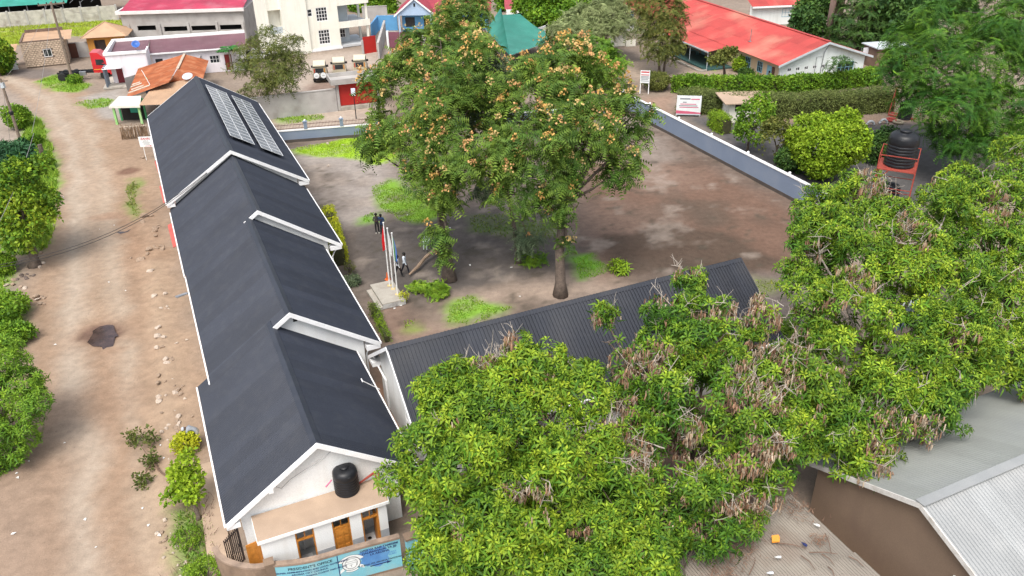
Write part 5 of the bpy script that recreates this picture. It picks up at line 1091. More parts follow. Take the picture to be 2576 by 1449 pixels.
# big tank on red stand
PZ4 = 4.0; pc = D(*qd(1665, 1190), PZ4); st4 = thing('tank_stand', 'tall red steel tank stand with railing above the green bushes', 'stand', (pc.x, pc.y, 0), R(-28))
hw2 = 1.35
MB().box(-hw2, hw2, -hw2, hw2, PZ4-.08, PZ4).build('platform', REDST, st4)
for sx in (-1, 1):
    for sy in (-1, 1):
        MB().box(sx*hw2-.05, sx*hw2+.05, sy*hw2-.05, sy*hw2+.05, 0, PZ4-.081).build('leg', REDST, st4); MB().box(sx*hw2-.035, sx*hw2+.035, sy*hw2-.035, sy*hw2+.035, PZ4, PZ4+1.15).build('rail_post', REDST, st4)
    MB().bar((sx*hw2, -hw2, PZ4+1.12), (sx*hw2, hw2, PZ4+1.12), .06).build('rail', REDST, st4); MB().bar((-hw2, sx*hw2, PZ4+1.10), (hw2, sx*hw2, PZ4+1.10), .06).build('rail', REDST, st4)
    MB().bar((sx*hw2, -hw2, .6), (sx*hw2, hw2, PZ4-.3), .05).build('brace', REDST, st4); MB().bar((-hw2, sx*hw2, 2.9), (-hw2+.8, sx*hw2, PZ4-.1), .06).build('brace', REDST, st4)
    for z in (1.2, 2.5): MB().bar((-hw2, sx*hw2, z), (hw2, sx*hw2, z), .05).build('brace', REDST, st4)
tank('stand_tank', 'large black ribbed water tank on the red steel stand', (pc.x+.1, pc.y+.1, PZ4), 1.12, 2.75, nr=7)
tank('low_tank', 'black tank half hidden in leaves below the red stand', D(*qd(1590, 1440)), .8, 1.5)

# ---- bottom right: grey roofed hall and low shed
hall = thing('grey_roof_hall', 'large brown walled hall with pale grey sheet roof at the near corner', 'building', W(14.3, 23.2), -AZ)
def LH(s, u, z): return Vector((u-23.2, s-14.3, z))
GZN = M('grey_zinc_roof', (.3, .315, .3), .5, .1, .35, rnd=.07, dirt=(.24, .25, .26), dirt_amt=.5, dirt_scale=.25, spec=.4); GZ2 = M('pale_ribbed_zinc', (.27, .28, .28), .5, .1, .5, rnd=.1, dirt=(.38, .38, .37), dirt_amt=.5, dirt_scale=.6, spec=.5)
rz5 = 5.0; e5 = 2.75
sheets(hall, LH(19.75, 22.95, e5), LH(19.75, 46, e5), LH(14.25, 46, rz5), LH(14.25, 22.95, rz5), 1.1, GZN, 7, .007)
sheets(hall, LH(8.6, 22.95, e5), LH(8.6, 46, e5), LH(14.25, 46, rz5), LH(14.25, 22.95, rz5), 1.1, GZ2, 7, .014)
MB().bar(LH(14.25, 22.9, rz5+.05), LH(14.25, 46, rz5+.05), .4, .05).build('ridge_cap', GZ2, hall)
for e in (19.75, 8.6): MB().extrude([LH(14.25, 22.9, rz5+.03), LH(e, 22.9, e5+.03), LH(e, 22.9, e5-.2), LH(14.25, 22.9, rz5-.2)], (.06, 0, 0)).build('fascia_board', M('weathered_white_board', (.62, .6, .57), .8, .12, 2, dirt=(.3, .27, .23), dirt_amt=.7, dirt_scale=2), hall)
BRW = M('brown_render', (.215, .15, .105), .9, .08, .5, dirt=(.15, .1, .075), dirt_amt=.4, dirt_scale=.6)
MB().extrude([LH(19.3, 23.25, 0), LH(9, 23.25, 0), LH(9, 23.25, e5), LH(14.25, 23.25, rz5-.1), LH(19.3, 23.25, e5+.1)], (.2, 0, 0)).build('gable_wall', BRW, hall); MB().box(.25, 20, 4.9, 5.1, 0, e5+.1).build('side_wall', BRW, hall)
MB().tube([LH(12.4, 23.24, 2.9), LH(12.3, 23.0, 3.0), LH(12.2, 22.98, 2.8)], .05).build('wall_pipe', TRIM, hall)
shed = thing('low_shed', 'low shed under dusty tan corrugated sheets strewn with dry twigs', 'shed', W(14, 18), -AZ)
SHM = M('dusty_corrugated', (.26, .23, .195), .85, .16, .4, dirt=(.17, .115, .085), dirt_amt=.7, dirt_scale=.5)
for k in range(3):
    s1_ = 18.8-k*3.6; sheets(shed, (-4.5, s1_-3.7-14, 2.2+.045*k-.0), (3.35, s1_-3.7-14, 2.2+.045*k), (3.35, s1_-14, 2.24+.045*k), (-4.5, s1_-14, 2.24+.045*k), .95, SHM, 8, .022, jit=.03)
MB().box(3.1, 3.3, -6, 4.5, 0, 2.1).box(-4.3, 3.1, 4.3, 4.5, 0, 2.1).build('wall', BRW, shed)
def shed_pt(x, y): return D(*ql(x, y), 2.42)
PODC = [(.22, .13, .085), (.3, .19, .13), (.17, .1, .07)]
TW = M('dry_twig', (.16, .1, .07), .9, .2, 4)
for i, ((x0, y0), (x1, y1)) in enumerate((((1000, 1180), (1040, 1310)), ((900, 1300), (1080, 1310)), ((700, 1240), (880, 1275)), ((980, 1310), (1060, 1380)), ((1150, 1325), (1245, 1390)), ((850, 1320), (940, 1410)), ((520, 1440), (560, 1350)), ((1020, 1390), (1060, 1450)))):
    A_, B_ = shed_pt(x0, y0), shed_pt(x1, y1); tag(MB().tube([A_, A_.lerp(B_, .5)+Vector((.03, 0, .06)), B_], [.025, .02, .012], 5).build('twig', TW, None), 'dry fallen twig lying on the dusty low shed roof', 'twig', 'twigs on the low shed roof')
tag(MB().extrude([(0, 0, 0), (.3, .02, 0), (.33, .12, .1), (.3, .22, .16), (.02, .2, .14)], (0, 0, .06)).build('orange_scrap', M('orange_plastic', (.75, .27, .02), .5), None, loc=shed_pt(665, 1240)), 'bright orange plastic scrap on the low shed roof', 'scrap')
for (x, y, lb, c) in ((655, 1435, 'crushed white bottle on the low shed roof near the tree', (.6, .62, .66)), (950, 1133, 'short white tube on the low shed roof beside the brown wall', (.7, .7, .68)), (705, 1335, 'white scrap among twigs on the low shed roof', (.6, .6, .6)), (870, 1255, 'small navy blue scrap on the low shed roof', (.02, .03, .12))):
    tag(MB().lathe([(0, -.12), (.05, -.1), (.055, .03), (.02, .1), (.02, .14), (0, .15)], 8).build('litter_bottle', M('scrap_%d%d' % (c[0]*90, c[2]*90), c, .5), None, loc=shed_pt(x, y)+Vector((0, 0, .05))), lb, 'litter').rotation_euler = (R(90), 0, random.uniform(0, 6))
# ================================================================ VEHICLES
TYRE = M('tyre_rubber', (.02, .02, .02), .85, .2, 4); RIMM = M('steel_rim', (.35, .35, .35), .4, .1, 3, metal=.5)
def wheel(parent, x, y, r, w, rimmat=RIMM):
    mb = MB(); mb.lathe([(r*.55, -w/2), (r*.93, -w/2), (r, -w*.35), (r, w*.35), (r*.93, w/2), (r*.55, w/2)], 20); mb.xf(0, Matrix.Translation((x, y, r)) @ Matrix.Rotation(R(90), 4, 'X')); t = mb.build('wheel', TYRE, parent, smooth=False)
    mb = MB(); mb.lathe([(0, -w*.42), (r*.3, -w*.42), (r*.56, -w*.48), (r*.56, w*.48), (r*.3, w*.42), (0, w*.42)], 14); mb.xf(0, Matrix.Translation((x, y, r)) @ Matrix.Rotation(R(90), 4, 'X')); mb.build('rim', rimmat, t)
def loft(mb, secs):
    """secs: list of (x, [(y,z)...]) cross-sections with equal counts, symmetric body along x"""
    n_ = len(secs[0][1]); vs_ = [(x, y, z) for x, pr_ in secs for y, z in pr_]
    fs = [(i*n_+j, i*n_+(j+1) % n_, (i+1)*n_+(j+1) % n_, (i+1)*n_+j) for i in range(len(secs)-1) for j in range(n_)]
    return mb.add(vs_, fs+[tuple(range(n_))[::-1], tuple(range((len(secs)-1)*n_, len(secs)*n_))])
BEIGE = M('beige_car_paint', (.48, .43, .31), .35, .06, 1.5, spec=.5, coat=.3, dirt=(.35, .28, .2), dirt_amt=.4); CREAMR = M('cream_canvas', (.62, .57, .43), .7, .06, 1)
LAMP = M('red_lamp', (.5, .03, .02), .3); AMB = M('amber_lamp', (.6, .22, .02), .3); HEADL = M('headlamp', (.7, .72, .72), .2)
def jeep(label, rear, rz, spares):
    t = thing('safari_jeep', label, 'jeep', rear, rz, 'safari jeeps parked behind the plastered wall')   # x forward from the rear bumper
    def sec(hw, z0, z1, tw): return [(-hw, z0), (-hw, z0+(z1-z0)*.55), (-tw, z1), (tw, z1), (hw, z0+(z1-z0)*.55), (hw, z0)]
    b_ = MB(); loft(b_, [(0.1, sec(.84, .45, 1.15, .84)), (.2, sec(.88, .42, 1.2, .86)), (3.5, sec(.88, .42, 1.2, .86)), (3.7, sec(.86, .42, 1.15, .84)), (4.75, sec(.84, .42, 1.08, .78)), (4.85, sec(.8, .45, 1.0, .74))]); b_.build('body', BEIGE, t)
    c_ = MB(); loft(c_, [(.12, sec(.84, 1.15, 2.0, .78)), (3.25, sec(.84, 1.15, 2.0, .78)), (3.7, sec(.84, 1.12, 1.3, .8))]); c_.build('cabin', BEIGE, t)
    MB().box(.15, 2.9, -.74, .74, 2.06, 2.2).build('roof_hatch', CREAMR, t)
    MB().box(.05, 3.0, -.79, .79, 2.0, 2.055).build('roof_rack', BLACKP, t)
    for sx in (-1, 1):
        for x0, x1 in ((.3, 1.1), (1.2, 2.1), (2.2, 3.15)):
            w_ = MB().extrude([(x0, sx*.842, 1.36), (x1, sx*.842, 1.36), (x1, sx*.80, 1.88), (x0, sx*.80, 1.88)], (0, sx*.02, 0)).build('side_window', GLASS, t)
        MB().box(.08, .115, sx*.62-.06, sx*.62+.06, 1.25, 1.8).build('tail_lamp', LAMP if sx > 0 else AMB, t)
        MB().lathe([(0, 0), (.1, 0), (.09, .03), (0, .03)], 12).xf if False else None
        MB().box(4.84, 4.87, sx*.58-.12, sx*.58+.12, .72, .92).build('headlight', HEADL, t)
        MB().box(3.1, 3.3, *sorted((sx*.86, sx*1.08)), 1.25, 1.5).build('mirror', BLACKP, t)
        for x in (.95, 3.85): wheel(t, x, sx*.78, .4, .26)
    MB().box(.085, .119, -.5, .5, 1.3, 1.85).build('rear_window', GLASS, t); MB().extrude([(3.28, -.76, 1.94), (3.28, .76, 1.94), (3.66, .78, 1.34), (3.66, -.78, 1.34)], (.03, 0, .02)).build('windscreen', GLASS, t)
    MB().box(-.05, .1, -.9, .9, .42, .62).build('rear_bumper', BLACKP, t); MB().box(4.86, 5.0, -.88, .88, .42, .62).build('front_bumper', BLACKP, t)
    if spares:
        for sx in (-1, 1):
            mb = MB(); mb.lathe([(0, 0), (.38, 0), (.4, .04), (.4, .2), (0, .2)], 20); mb.xf(0, Matrix.Translation((.07, sx*.42, 1.0)) @ Matrix.Rotation(R(-90), 4, 'Y')); sp = mb.build('spare_wheel', BLACKP, t)
            mb = MB(); mb.lathe([(0, 0), (.36, 0), (.34, .015), (0, .02)], 20); mb.xf(0, Matrix.Translation((-.131, sx*.42, 1.0)) @ Matrix.Rotation(R(-90), 4, 'Y')); cv = mb.build('spare_cover', WH, sp)
            MB().box(-.156, -.1525, sx*.42-.16, sx*.42+.16, .95, 1.0).build('cover_print', GRY, sp) if True else None
    return t
jeep('beige safari jeep with two white spare wheel covers, nearest the olive tree', D(*qb(815, 838)), R(101), True)
jeep('beige safari jeep with tan roof hatch parked in the middle of three', D(*qb(1010, 800)), R(101), False)
jeep('beige safari jeep parked nearest the red fence', D(*qb(1215, 775)), R(98), False)
# red truck cab and bare chassis
R0 = D(*qa(620, 800)); R1 = D(*qa(1110, 770)); a, L_ = frame2(R0, R1); tk = thing('truck', 'red truck cab with bare black chassis parked beside the white shop', 'truck', R0, a)
TRED = M('truck_red', (.5, .012, .02), .35, .1, 1, spec=.5, coat=.4)
for y in (-.45, .45): MB().box(-.2, L_-.3, y-.06, y+.06, .75, 1.0).build('chassis_rail', BLACKP, tk)
for x in (.2, 1.2, 2.4): MB().box(x, x+.12, -.39, .39, .78, .95).build('cross_member', BLACKP, tk)
cb = MB(); xs0 = L_-1.5
loft(cb, [(xs0, [(-1.2, .9), (-1.2, 2.0), (-1.12, 2.75), (1.12, 2.75), (1.2, 2.0), (1.2, .9)]), (xs0+1.5, [(-1.2, .8), (-1.2, 2.0), (-1.12, 2.75), (1.12, 2.75), (1.2, 2.0), (1.2, .8)]), (xs0+1.95, [(-1.18, .75), (-1.18, 1.7), (-1.08, 2.5), (1.08, 2.5), (1.18, 1.7), (1.18, .75)])]); cb.build('cab', TRED, tk)
MB().extrude([(xs0, -1.1, 2.75), (xs0+1.5, -1.1, 2.75), (xs0+.9, -1.05, 3.35), (xs0, -1.05, 3.4)], (0, 2.2, 0)).build('roof_fairing', TRED, tk)
for sy in (-1, 1):
    MB().extrude([(xs0+.5, sy*1.203, 1.85), (xs0+1.6, sy*1.203, 1.75), (xs0+1.45, sy*1.14, 2.5), (xs0+.5, sy*1.14, 2.55)], (0, sy*.015, 0)).build('side_window', GLASS, tk); MB().box(xs0+.1, xs0+1.8, sy*1.205-.01, sy*1.205+.01, 1.25, 1.31).build('stripe', M('yellow_stripe', (.7, .5, .05), .5), tk)
    for x in (.45, 1.75): wheel(tk, x, sy*.95, .5, .45)
    wheel(tk, L_-.35, sy*1.02, .5, .32)
MB().extrude([(xs0+1.62, -1.0, 1.85), (xs0+1.62, 1.0, 1.85), (xs0+1.5, 1.0, 2.6), (xs0+1.5, -1.0, 2.6)], (.36, 0, -.05)).build('windscreen', GLASS, tk)
MB().box(xs0+1.9, xs0+2.1, -1.15, 1.15, .55, 1.0).build('bumper', TRED, tk); MB().box(2.6, 3.4, -1.0, -.6, .6, 1.05).build('fuel_tank', STEEL, tk)
# white cars half hidden behind the olive tree
def car(label, loc, rz, c):
    t = thing('parked_car', label, 'car', loc, rz, 'cars behind the olive tree'); P_ = M('white_car_paint', c, .3, .04, 2, coat=.4)
    def sec(hw, z0, z1, tw): return [(-hw, z0), (-hw, z0+(z1-z0)*.6), (-tw, z1), (tw, z1), (hw, z0+(z1-z0)*.6), (hw, z0)]
    b_ = MB(); loft(b_, [(-2.1, sec(.75, .4, .75, .65)), (-1.9, sec(.84, .3, .9, .75)), (1.9, sec(.84, .3, .88, .72)), (2.1, sec(.75, .4, .7, .6))]); b_.build('body', P_, t)
    g_ = MB(); loft(g_, [(-1.6, sec(.78, .88, .95, .74)), (-1.0, sec(.78, .88, 1.42, .6)), (.4, sec(.78, .88, 1.45, .6)), (1.1, sec(.78, .88, .93, .74))]); g_.build('glasshouse', GLASS, t); MB().box(-1.0, .4, -.58, .58, 1.43, 1.47).build('roof_panel', P_, t)
    for x in (-1.3, 1.3):
        for y in (-.75, .75): wheel(t, x, y, .31, .2)
    for y in (-.55, .55): MB().box(2.02, 2.1, y-.12, y+.12, .6, .72).build('headlight', HEADL, t)
car('white car half hidden behind the olive tree, nearer the shop row', D(*qb(20, 600)), R(20), (.72, .72, .72)); car('white car half hidden behind the olive tree, nearer the cream house', D(*qb(170, 600)), R(15), (.72, .72, .72))

# ================================================================ POLES AND WIRES
WOODP = M('weathered_pole', (.2, .155, .12), .9, .2, 3)
def vert(b_, tp):
    P = D(*b_); d = ray(*tp); t = math.hypot(P.x, P.y)/math.hypot(d.x, d.y); return P, CAM_H+d.z*t
P1_, h1 = vert((60, 383), (2, 197)); up1 = thing('utility_pole', 'weathered wooden utility pole in the road verge with a meter box', 'utility pole', P1_)
MB().tube([(0, 0, 0), (0.03, 0, h1*.5), (0, 0, h1)], [.16, .14, .11], 10).build('pole', WOODP, up1); MB().lathe([(.16, h1*.52), (.2, h1*.53), (.2, h1*.56), (.16, h1*.57)], 10).build('band', BLACKP, up1)
MB().box(-.12, .2, -.15, .15, h1-.9, h1-.4).build('meter_box', PALEG, up1); MB().box(-.6, .6, -.06, .06, h1-.3, h1-.18).build('cross_arm', WOODP, up1)
P2_, h2 = vert((184, 207), (112, 6)); up2 = thing('cross_arm_pole', 'tall utility pole with cross arm beside the red truck', 'utility pole', P2_, R(30))
MB().tube([(0, 0, 0), (0, 0, h2)], [.19, .13], 10).build('pole', WOODP, up2); MB().box(-1.5, 1.5, -.08, .08, h2-.35, h2-.18).build('cross_arm', WOODP, up2)
for x in (-1.4, -.5, .5, 1.4): MB().lathe([(.05, 0), (.09, .08), (.04, .2), (0, .22)], 8, (x, 0, h2-.18)).build('insulator', BLACKP, up2)
WIRE = M('grey_wire', (.25, .24, .23), .6); WIRED = M('dark_wire', (.06, .055, .05), .7)
def wire(label, A, B, sag, r=.018, mt=WIRE, n_=16):
    pts = [Vector(A).lerp(Vector(B), i/n_)-Vector((0, 0, sag*4*(i/n_)*(1-i/n_))) for i in range(n_+1)]
    return tag(MB().tube(pts, r, 5).build('overhead_wire', mt, None), label, 'wire')
e1 = W(59.85, 2.75, 5.85)
lp = D(-160, 690, 6.0)
wire('twin service cable sagging across the dirt road to the school gable, upper strand', lp+Vector((0, 0, .12)), e1+Vector((0, 0, .05)), 1.6, .02, WIRED); wire('twin service cable sagging across the dirt road to the school gable, lower strand', lp, e1, 1.7, .02, WIRED)
T1 = P1_+Vector((0, 0, h1-.3)); T2 = P2_+Vector((0, 0, h2-.2))
wire('pale wire from the verge pole running over the leaning tree', D(85, 335, 5.5)+Vector((0, 0, 0)), D(-10, 575, 6.5), .3)
wire('pale wire falling from the cross arm pole towards the road', T2, D(80, 335, 5.5), .5); wire('second pale wire from the verge pole towards the near road', T1, D(-40, 440, 6), .3)
wire('wire linking the cross arm pole and the verge pole', T2+Vector((-.5, 0, 0)), T1, .8, .015); wire('wire from the cross arm pole to the block wall', T2, D(*qa(1000, 120), 3), .6, .015)
wire('thin cable from the white shop wall to the truck', sh.matrix_basis @ Vector((2.4, -.05, 3.9)), D(*qa(1000, 730), 1.5), .3, .012)
wire('guy wire anchored in the verge beside the pole', T1-Vector((0, 0, .5)), D(28, 372), 0, .015)
sl_ = thing('solar_street_light', 'slim street light with pale flat lamp before the red gate', 'street light', D(*qb(1170, 1195))); hL = vert(qb(1170, 1195), qb(1145, 960))[1]
MB().tube([(0, 0, 0), (0, 0, hL)], [.06, .045], 8).build('pole', BLACKP, sl_); MB().box(-.22, .22, -.12, .1, hL, hL+.75).build('lamp_panel', M('pale_lamp', (.62, .66, .75), .4), sl_)
fl_ = thing('shop_flag', 'small green flag on a slanting pole over the rusty roof', 'flag', D(*qa(1530, 880), 2.8)); MB().tube([(0, 0, -.2), (-.85, .3, 1.9)], .03).build('pole', TRIM, fl_); MB().extrude([(-.85, .3, 1.85), (-.62, .2, 1.25), (-.3, .1, .95), (-.55, .2, 1.0)], (0, .02, 0)).build('flag_cloth', M('green_flag', (.04, .4, .1), .8), fl_)
wd = thing('roof_dish', 'pale satellite dish lying between the rusty and tan roofs', 'dish', D(*qa(1895, 800), 3.1)); mb = MB(); mb.lathe([(0, 0), (.25, .04), (.5, .16), (.6, .24), (.58, .26), (.25, .08), (0, .05)], 18); mb.xf(0, Matrix.Translation((0, 0, .2)) @ Matrix.Rotation(R(25), 4, 'X')); mb.build('reflector', M('pale_dish', (.5, .53, .56), .5), wd, smooth=True); MB().tube([(0, 0, -.2), (0, 0, .25)], .03).build('mast', STEEL, wd)

# ================================================================ PUDDLE, PAVED STRIP, ROCKS, LITTER
pu = MB(); pts = [qf(*p) for p in ((930, 640), (1000, 595), (1080, 578), (1140, 582), (1155, 640), (1190, 690), (1155, 700), (1140, 790), (1045, 855), (1022, 800), (930, 795), (875, 755), (900, 720), (930, 670))]
pu.poly([(D(x, y).x, D(x, y).y, -.045) for x, y in pts]); tag(pu.build('puddle', M('muddy_water', (.05, .03, .027), .12, .3, 1.5, spec=.5, dirt=(.12, .075, .06), dirt_amt=.5, dirt_scale=2), None), 'dark muddy puddle in the middle of the road', kind='structure')
pu = MB(); pu.poly([(D(x, y).x, D(x, y).y, -.02) for x, y in (qe(1160, 990), qe(1220, 960), qe(1330, 915), qe(1340, 940), qe(1290, 985), qe(1210, 1010))]); tag(pu.build('puddle', MATS['muddy_water'], None), 'small dark puddle near the red awning', kind='structure')
ap = MB().prism([(-2.0, 23.5), (-.95, 23.5), (-.85, 34.5), (-1.75, 34.5)], -.1, .12); ap.xf(0, Matrix.Rotation(-AZ, 4, 'Z')); tag(ap.build('pavement', SLAB, None), 'tan concrete apron along the foot of the school wall', kind='structure')
fl2 = MB().prism([(-1.2, 24.6), (.3, 24.9), (.3, 27.9), (-1.0, 27.9)], -.1, .05); fl2.xf(0, Matrix.Rotation(-AZ, 4, 'Z')); tag(fl2.build('pavement', SLAB, None), 'tan concrete floor inside the iron gate', kind='structure')
al = MB().prism([(7.3, 26.5), (8.5, 26.5), (8.5, 37.5), (7.3, 37.5)], -.1, .04); al.xf(0, Matrix.Rotation(-AZ, 4, 'Z')); tag(al.build('path', M('reddish_alley', (.34, .2, .13), .95, .12, 1), None), 'reddish earth alley between school and wing', kind='structure')
pb = MB().prism([(-2.9, 63.2), (.1, 63.2), (.1, 84), (-2.4, 84)], -.1, .14); pb.xf(0, Matrix.Rotation(-AZ, 4, 'Z')); 
ROCKM = [M('brown_rock', (.3, .22, .16), .95, .25, 3, bump=.5, bscale=12), M('pale_rock', (.46, .38, .31), .95, .2, 3, bump=.5, bscale=12), M('dark_rock', (.13, .1, .085), .95, .25, 3, bump=.5, bscale=12)]
rock_me = []
for k in range(9):
    bm = bmesh.new(); bmesh.ops.create_icosphere(bm, subdivisions=2, radius=1)
    rr = np.random.default_rng(k+40); pl_ = rr.normal(size=(9, 3)); pl_ /= np.linalg.norm(pl_, axis=1)[:, None]
    for v in bm.verts:
        p = np.array(v.co)
        for q in pl_:
            d = p@q
            if d > .62: p = p-q*(d-.62)*.85
        v.co = Vector(p*(1+rr.uniform(-.05, .05)))
    me = bpy.data.meshes.new('rock'); bm.to_mesh(me); bm.free(); me.materials.append(ROCKM[k % 3]); rock_me.append(me)
def rocks(label, group, pts, rmin, rmax, kinds=(0, 1, 2), per=1, spread=.5):
    for p in pts:
        for _ in range(per):
            b_ = D(*p); x = b_.x+random.gauss(0, spread); y = b_.y+random.gauss(0, spread); r_ = random.uniform(rmin, rmax)
            o = put('rock', rock_me[random.choice([k for k in range(9) if k % 3 in kinds])], None, label, 'rock', group, loc=(x, y, ground_z(x, y)+r_*.2)); o.scale = (r_*random.uniform(.8, 1.5), r_*random.uniform(.8, 1.2), r_*random.uniform(.5, .8)); o.rotation_euler = (random.uniform(-.4, .4), random.uniform(-.4, .4), random.uniform(0, 6.3))
rocks('brown rock lying in the line between road and school wall', 'rocks between road and school', [qf(1550, 50), qf(1610, 295), qf(1600, 420), qf(1660, 440), qf(1648, 580), qf(1640, 740), qf(1670, 790), qf(1790, 790), qf(1715, 900), qf(1740, 980)], .10, .24, (0, 1), 2, .3)
rocks('rubble stone near the corner of the longer slate eave', 'rubble by the slate eave', [qf(1700, 1140), qf(1740, 1230), qf(1690, 1320), qf(1720, 1290), qg(1440, 130), qg(1420, 220), qg(1400, 260), qg(1450, 190)], .07, .2, (0, 1), 4, .35)
rocks('broken rock on the bank below the red awning', 'rocks below the red awning', [qe(1520, 1190), qe(1560, 1170), qe(1610, 1150), qe(1590, 950), qe(1540, 1000), qe(1480, 1230), qe(1460, 250), qe(1500, 860)], .12, .3, (0,), 3, .45)
rocks('rock at the foot of the leaning roadside tree', 'rocks by the leaning tree', [qe(380, 1350), qe(420, 1330), qe(380, 1200), qe(430, 1005)], .12, .26, (0, 1), 2, .3)
rocks('rock in the small heap on the open side of the road', 'rocks on the far roadside', [qf(420, 290), qf(470, 300), qf(390, 370), qf(330, 380), qf(160, 215), qf(90, 180), qf(230, 370), qf(40, 150)], .1, .3, (0, 1), 2, .3)
rocks('charred lump in the dark ash heap beside the road', 'ash heap lumps', [qf(210, 110), qf(260, 110), qf(300, 100)], .08, .2, (2,), 3, .2)
rocks('stone in the earth strip under the eave by the flag platform', 'stones under the yard eave', [qj(500, 850), qj(560, 930), qj(620, 990), qj(650, 1010), qj(480, 720)], .06, .16, (0, 1), 3, .3)
rocks('brick fragment scattered below the dry bush', 'brick fragments by the weeds', [qg(1350, 1010), qg(1400, 1180), qg(1450, 1290), qg(1500, 1400), qg(1480, 1430), qg(1400, 1090)], .06, .16, (0, 1), 4, .35)
rocks('pale stone at the foot of the railing wall', 'stones at the railing wall', [qi(370, 95), qi(440, 110), qi(350, 315)], .12, .24, (1,), 1, .2)
stm = MB().tube([(0, 0, -.05), (.02, 0, .5), (.0, .05, 1.15)], [.3, .24, .2], 10); tag(stm.build('tree_stump', BARK, None, loc=D(*qe(430, 225))), 'dead tree stump standing in the roadside verge', 'stump')
LITM = M('litter_white', (.7, .7, .68), .7); lit = MB().extrude([(0, 0, 0), (.16, .02, .02), (.2, .1, .0), (.06, .14, .03)], (0, 0, .012)).mesh('litter', LITM)
for x, y in (qf(1105, 160), qf(1110, 600), qf(1270, 240), qf(540, 785), qf(200, 790), qe(1150, 930), qe(1000, 970), qe(630, 640), qe(1280, 590), qg(243, 508), qg(125, 612), qg(155, 648), qg(135, 1085), qg(1330, 1132), qg(800, 1200), qg(1215, 1040), qg(1120, 615), qg(1345, 470), qg(1460, 480), qg(1415, 485), qg(1325, 380), qg(520, 357), qg(703, 988), qg(1170, 895), qi(1150, 828), qi(1565, 950), qi(1780, 1330), qj(800, 660), qj(740, 695), qj(2000, 565), qj(1510, 260), qj(1940, 270), qd(1250, 900), qd(980, 880), qd(1300, 880)):
    p = D(x, y); o = put('litter', lit, None, 'small pale scrap of litter lying on the ground', 'litter', 'litter scraps', loc=(p.x, p.y, ground_z(p.x, p.y)+.03), rz=random.uniform(0, 6)); o.scale = [random.uniform(.5, 1.1)]*3
# ================================================================ VEGETATION
def unit(v): return v/np.linalg.norm(v, axis=-1, keepdims=True)
def tmpl_rosette(n=10, L=.36, w=.062, droop=.85):
    V = []; T = []; A = []
    for i in range(n):
        a = i*2.39996; k = i/(n-1); el = 1.15-1.25*k; l = L*(.55+.45*k)           # young upright in the middle, old spread outside
        d = np.array([math.cos(a)*math.cos(el), math.sin(a)*math.cos(el), math.sin(el)]); s = np.array([-math.sin(a), math.cos(a), 0])
        m = d*l*.55; tp = d*l+np.array([0, 0, -droop*l*(.25+.5*k)]); b = len(V)
        V += [d*.02, m+s*w/2, m-s*w/2+np.array([0, 0, .012]), tp]; T += [(b, b+1, b+2), (b+1, b+3, b+2)]; A += [1-k]*4
    return np.array(V), np.array(T), np.array(A)
def tmpl_frond(n=3, L=.75, pairs=6, w=.2):
    V = []; T = []; A = []
    for f in range(n):
        a = f*2*math.pi/n+.3*f; el = .35; u = np.array([math.cos(a), math.sin(a), 0]); s = np.array([-math.sin(a), math.cos(a), 0])
        for i in range(pairs):
            t = (i+.6)/pairs; c = u*L*t+np.array([0, 0, L*(el*t-.75*t*t)]); ww = w*(1.05-.6*abs(t-.4))
            for sg in (-1, 1):
                b = len(V); fd = u*.05; V += [c-fd*.7, c+s*sg*ww+fd*1.1+np.array([0, 0, -.05*ww/.2]), c+fd*1.2]; T += [(b, b+1, b+2)]; A += [t]*3
    return np.array(V), np.array(T), np.array(A)
def tmpl_clump(n=9, L=.16, w=.1, spread=.16):
    r_ = np.random.default_rng(3); V = []; T = []; A = []
    for i in range(n):
        d = r_.normal(size=3); d[2] = abs(d[2])*.7; d /= np.linalg.norm(d); o = d*spread*r_.uniform(.2, 1); s = np.cross(d, r_.normal(size=3)); s /= np.linalg.norm(s); b = len(V)
        V += [o, o+d*L*.5+s*w/2, o+d*L*.5-s*w/2, o+d*L+np.array([0, 0, -.04])]; T += [(b, b+1, b+2), (b+1, b+3, b+2)]; A += [r_.uniform(0, 1)]*4
    return np.array(V), np.array(T), np.array(A)
TM = dict(rosette=tmpl_rosette(), frond=tmpl_frond(), clump=tmpl_clump(), fine=tmpl_clump(12, .11, .06, .2), blade=tmpl_rosette(10, .55, .09, .4), bigfrond=tmpl_frond(4, 1.15, 8, .26), needle=tmpl_frond(3, .6, 4, .16))
def rot_frames(ax_, rn):
    ax_ = unit(ax_); t = unit(rn.normal(size=ax_.shape)); x = unit(np.cross(t, ax_)); y = np.cross(ax_, x); return np.stack([x, y, ax_], -1)
def scatter(tm, P, axes, sc, cols, rn):
    """tm template; P positions; cols (N,2,3): colour of old and of young leaves"""
    V, T, A = tm; N = len(P); F = rot_frames(axes, rn)
    VV_ = np.einsum('nij,vj->nvi', F, V)*sc[:, None, None]+P[:, None]
    TT = (T[None]+(np.arange(N)*len(V))[:, None, None]).reshape(-1, 3)
    leafv = np.repeat(rn.uniform(.82, 1.2, (N, len(V)//(4 if len(V) % 4 == 0 and len(T)*2 == len(V) else 3)+1)), 4, 1)[:, :len(V)]
    C_ = (cols[:, 0][:, None]*(1-A)[None, :, None]+cols[:, 1][:, None]*A[None, :, None])*leafv[..., None]
    return VV_.reshape(-1, 3), TT, np.clip(C_.reshape(-1, 3), 0, 1)
def lobe(px, py, rpx, Y, sq=1.0, dy=1.0):
    c = DY(px, py, Y); dep = (c-Vector((0, 0, CAM_H))).dot(_F); r_ = rpx*dep/FPX; return (np.array(c), np.array([r_, r_*dy, r_*sq]))
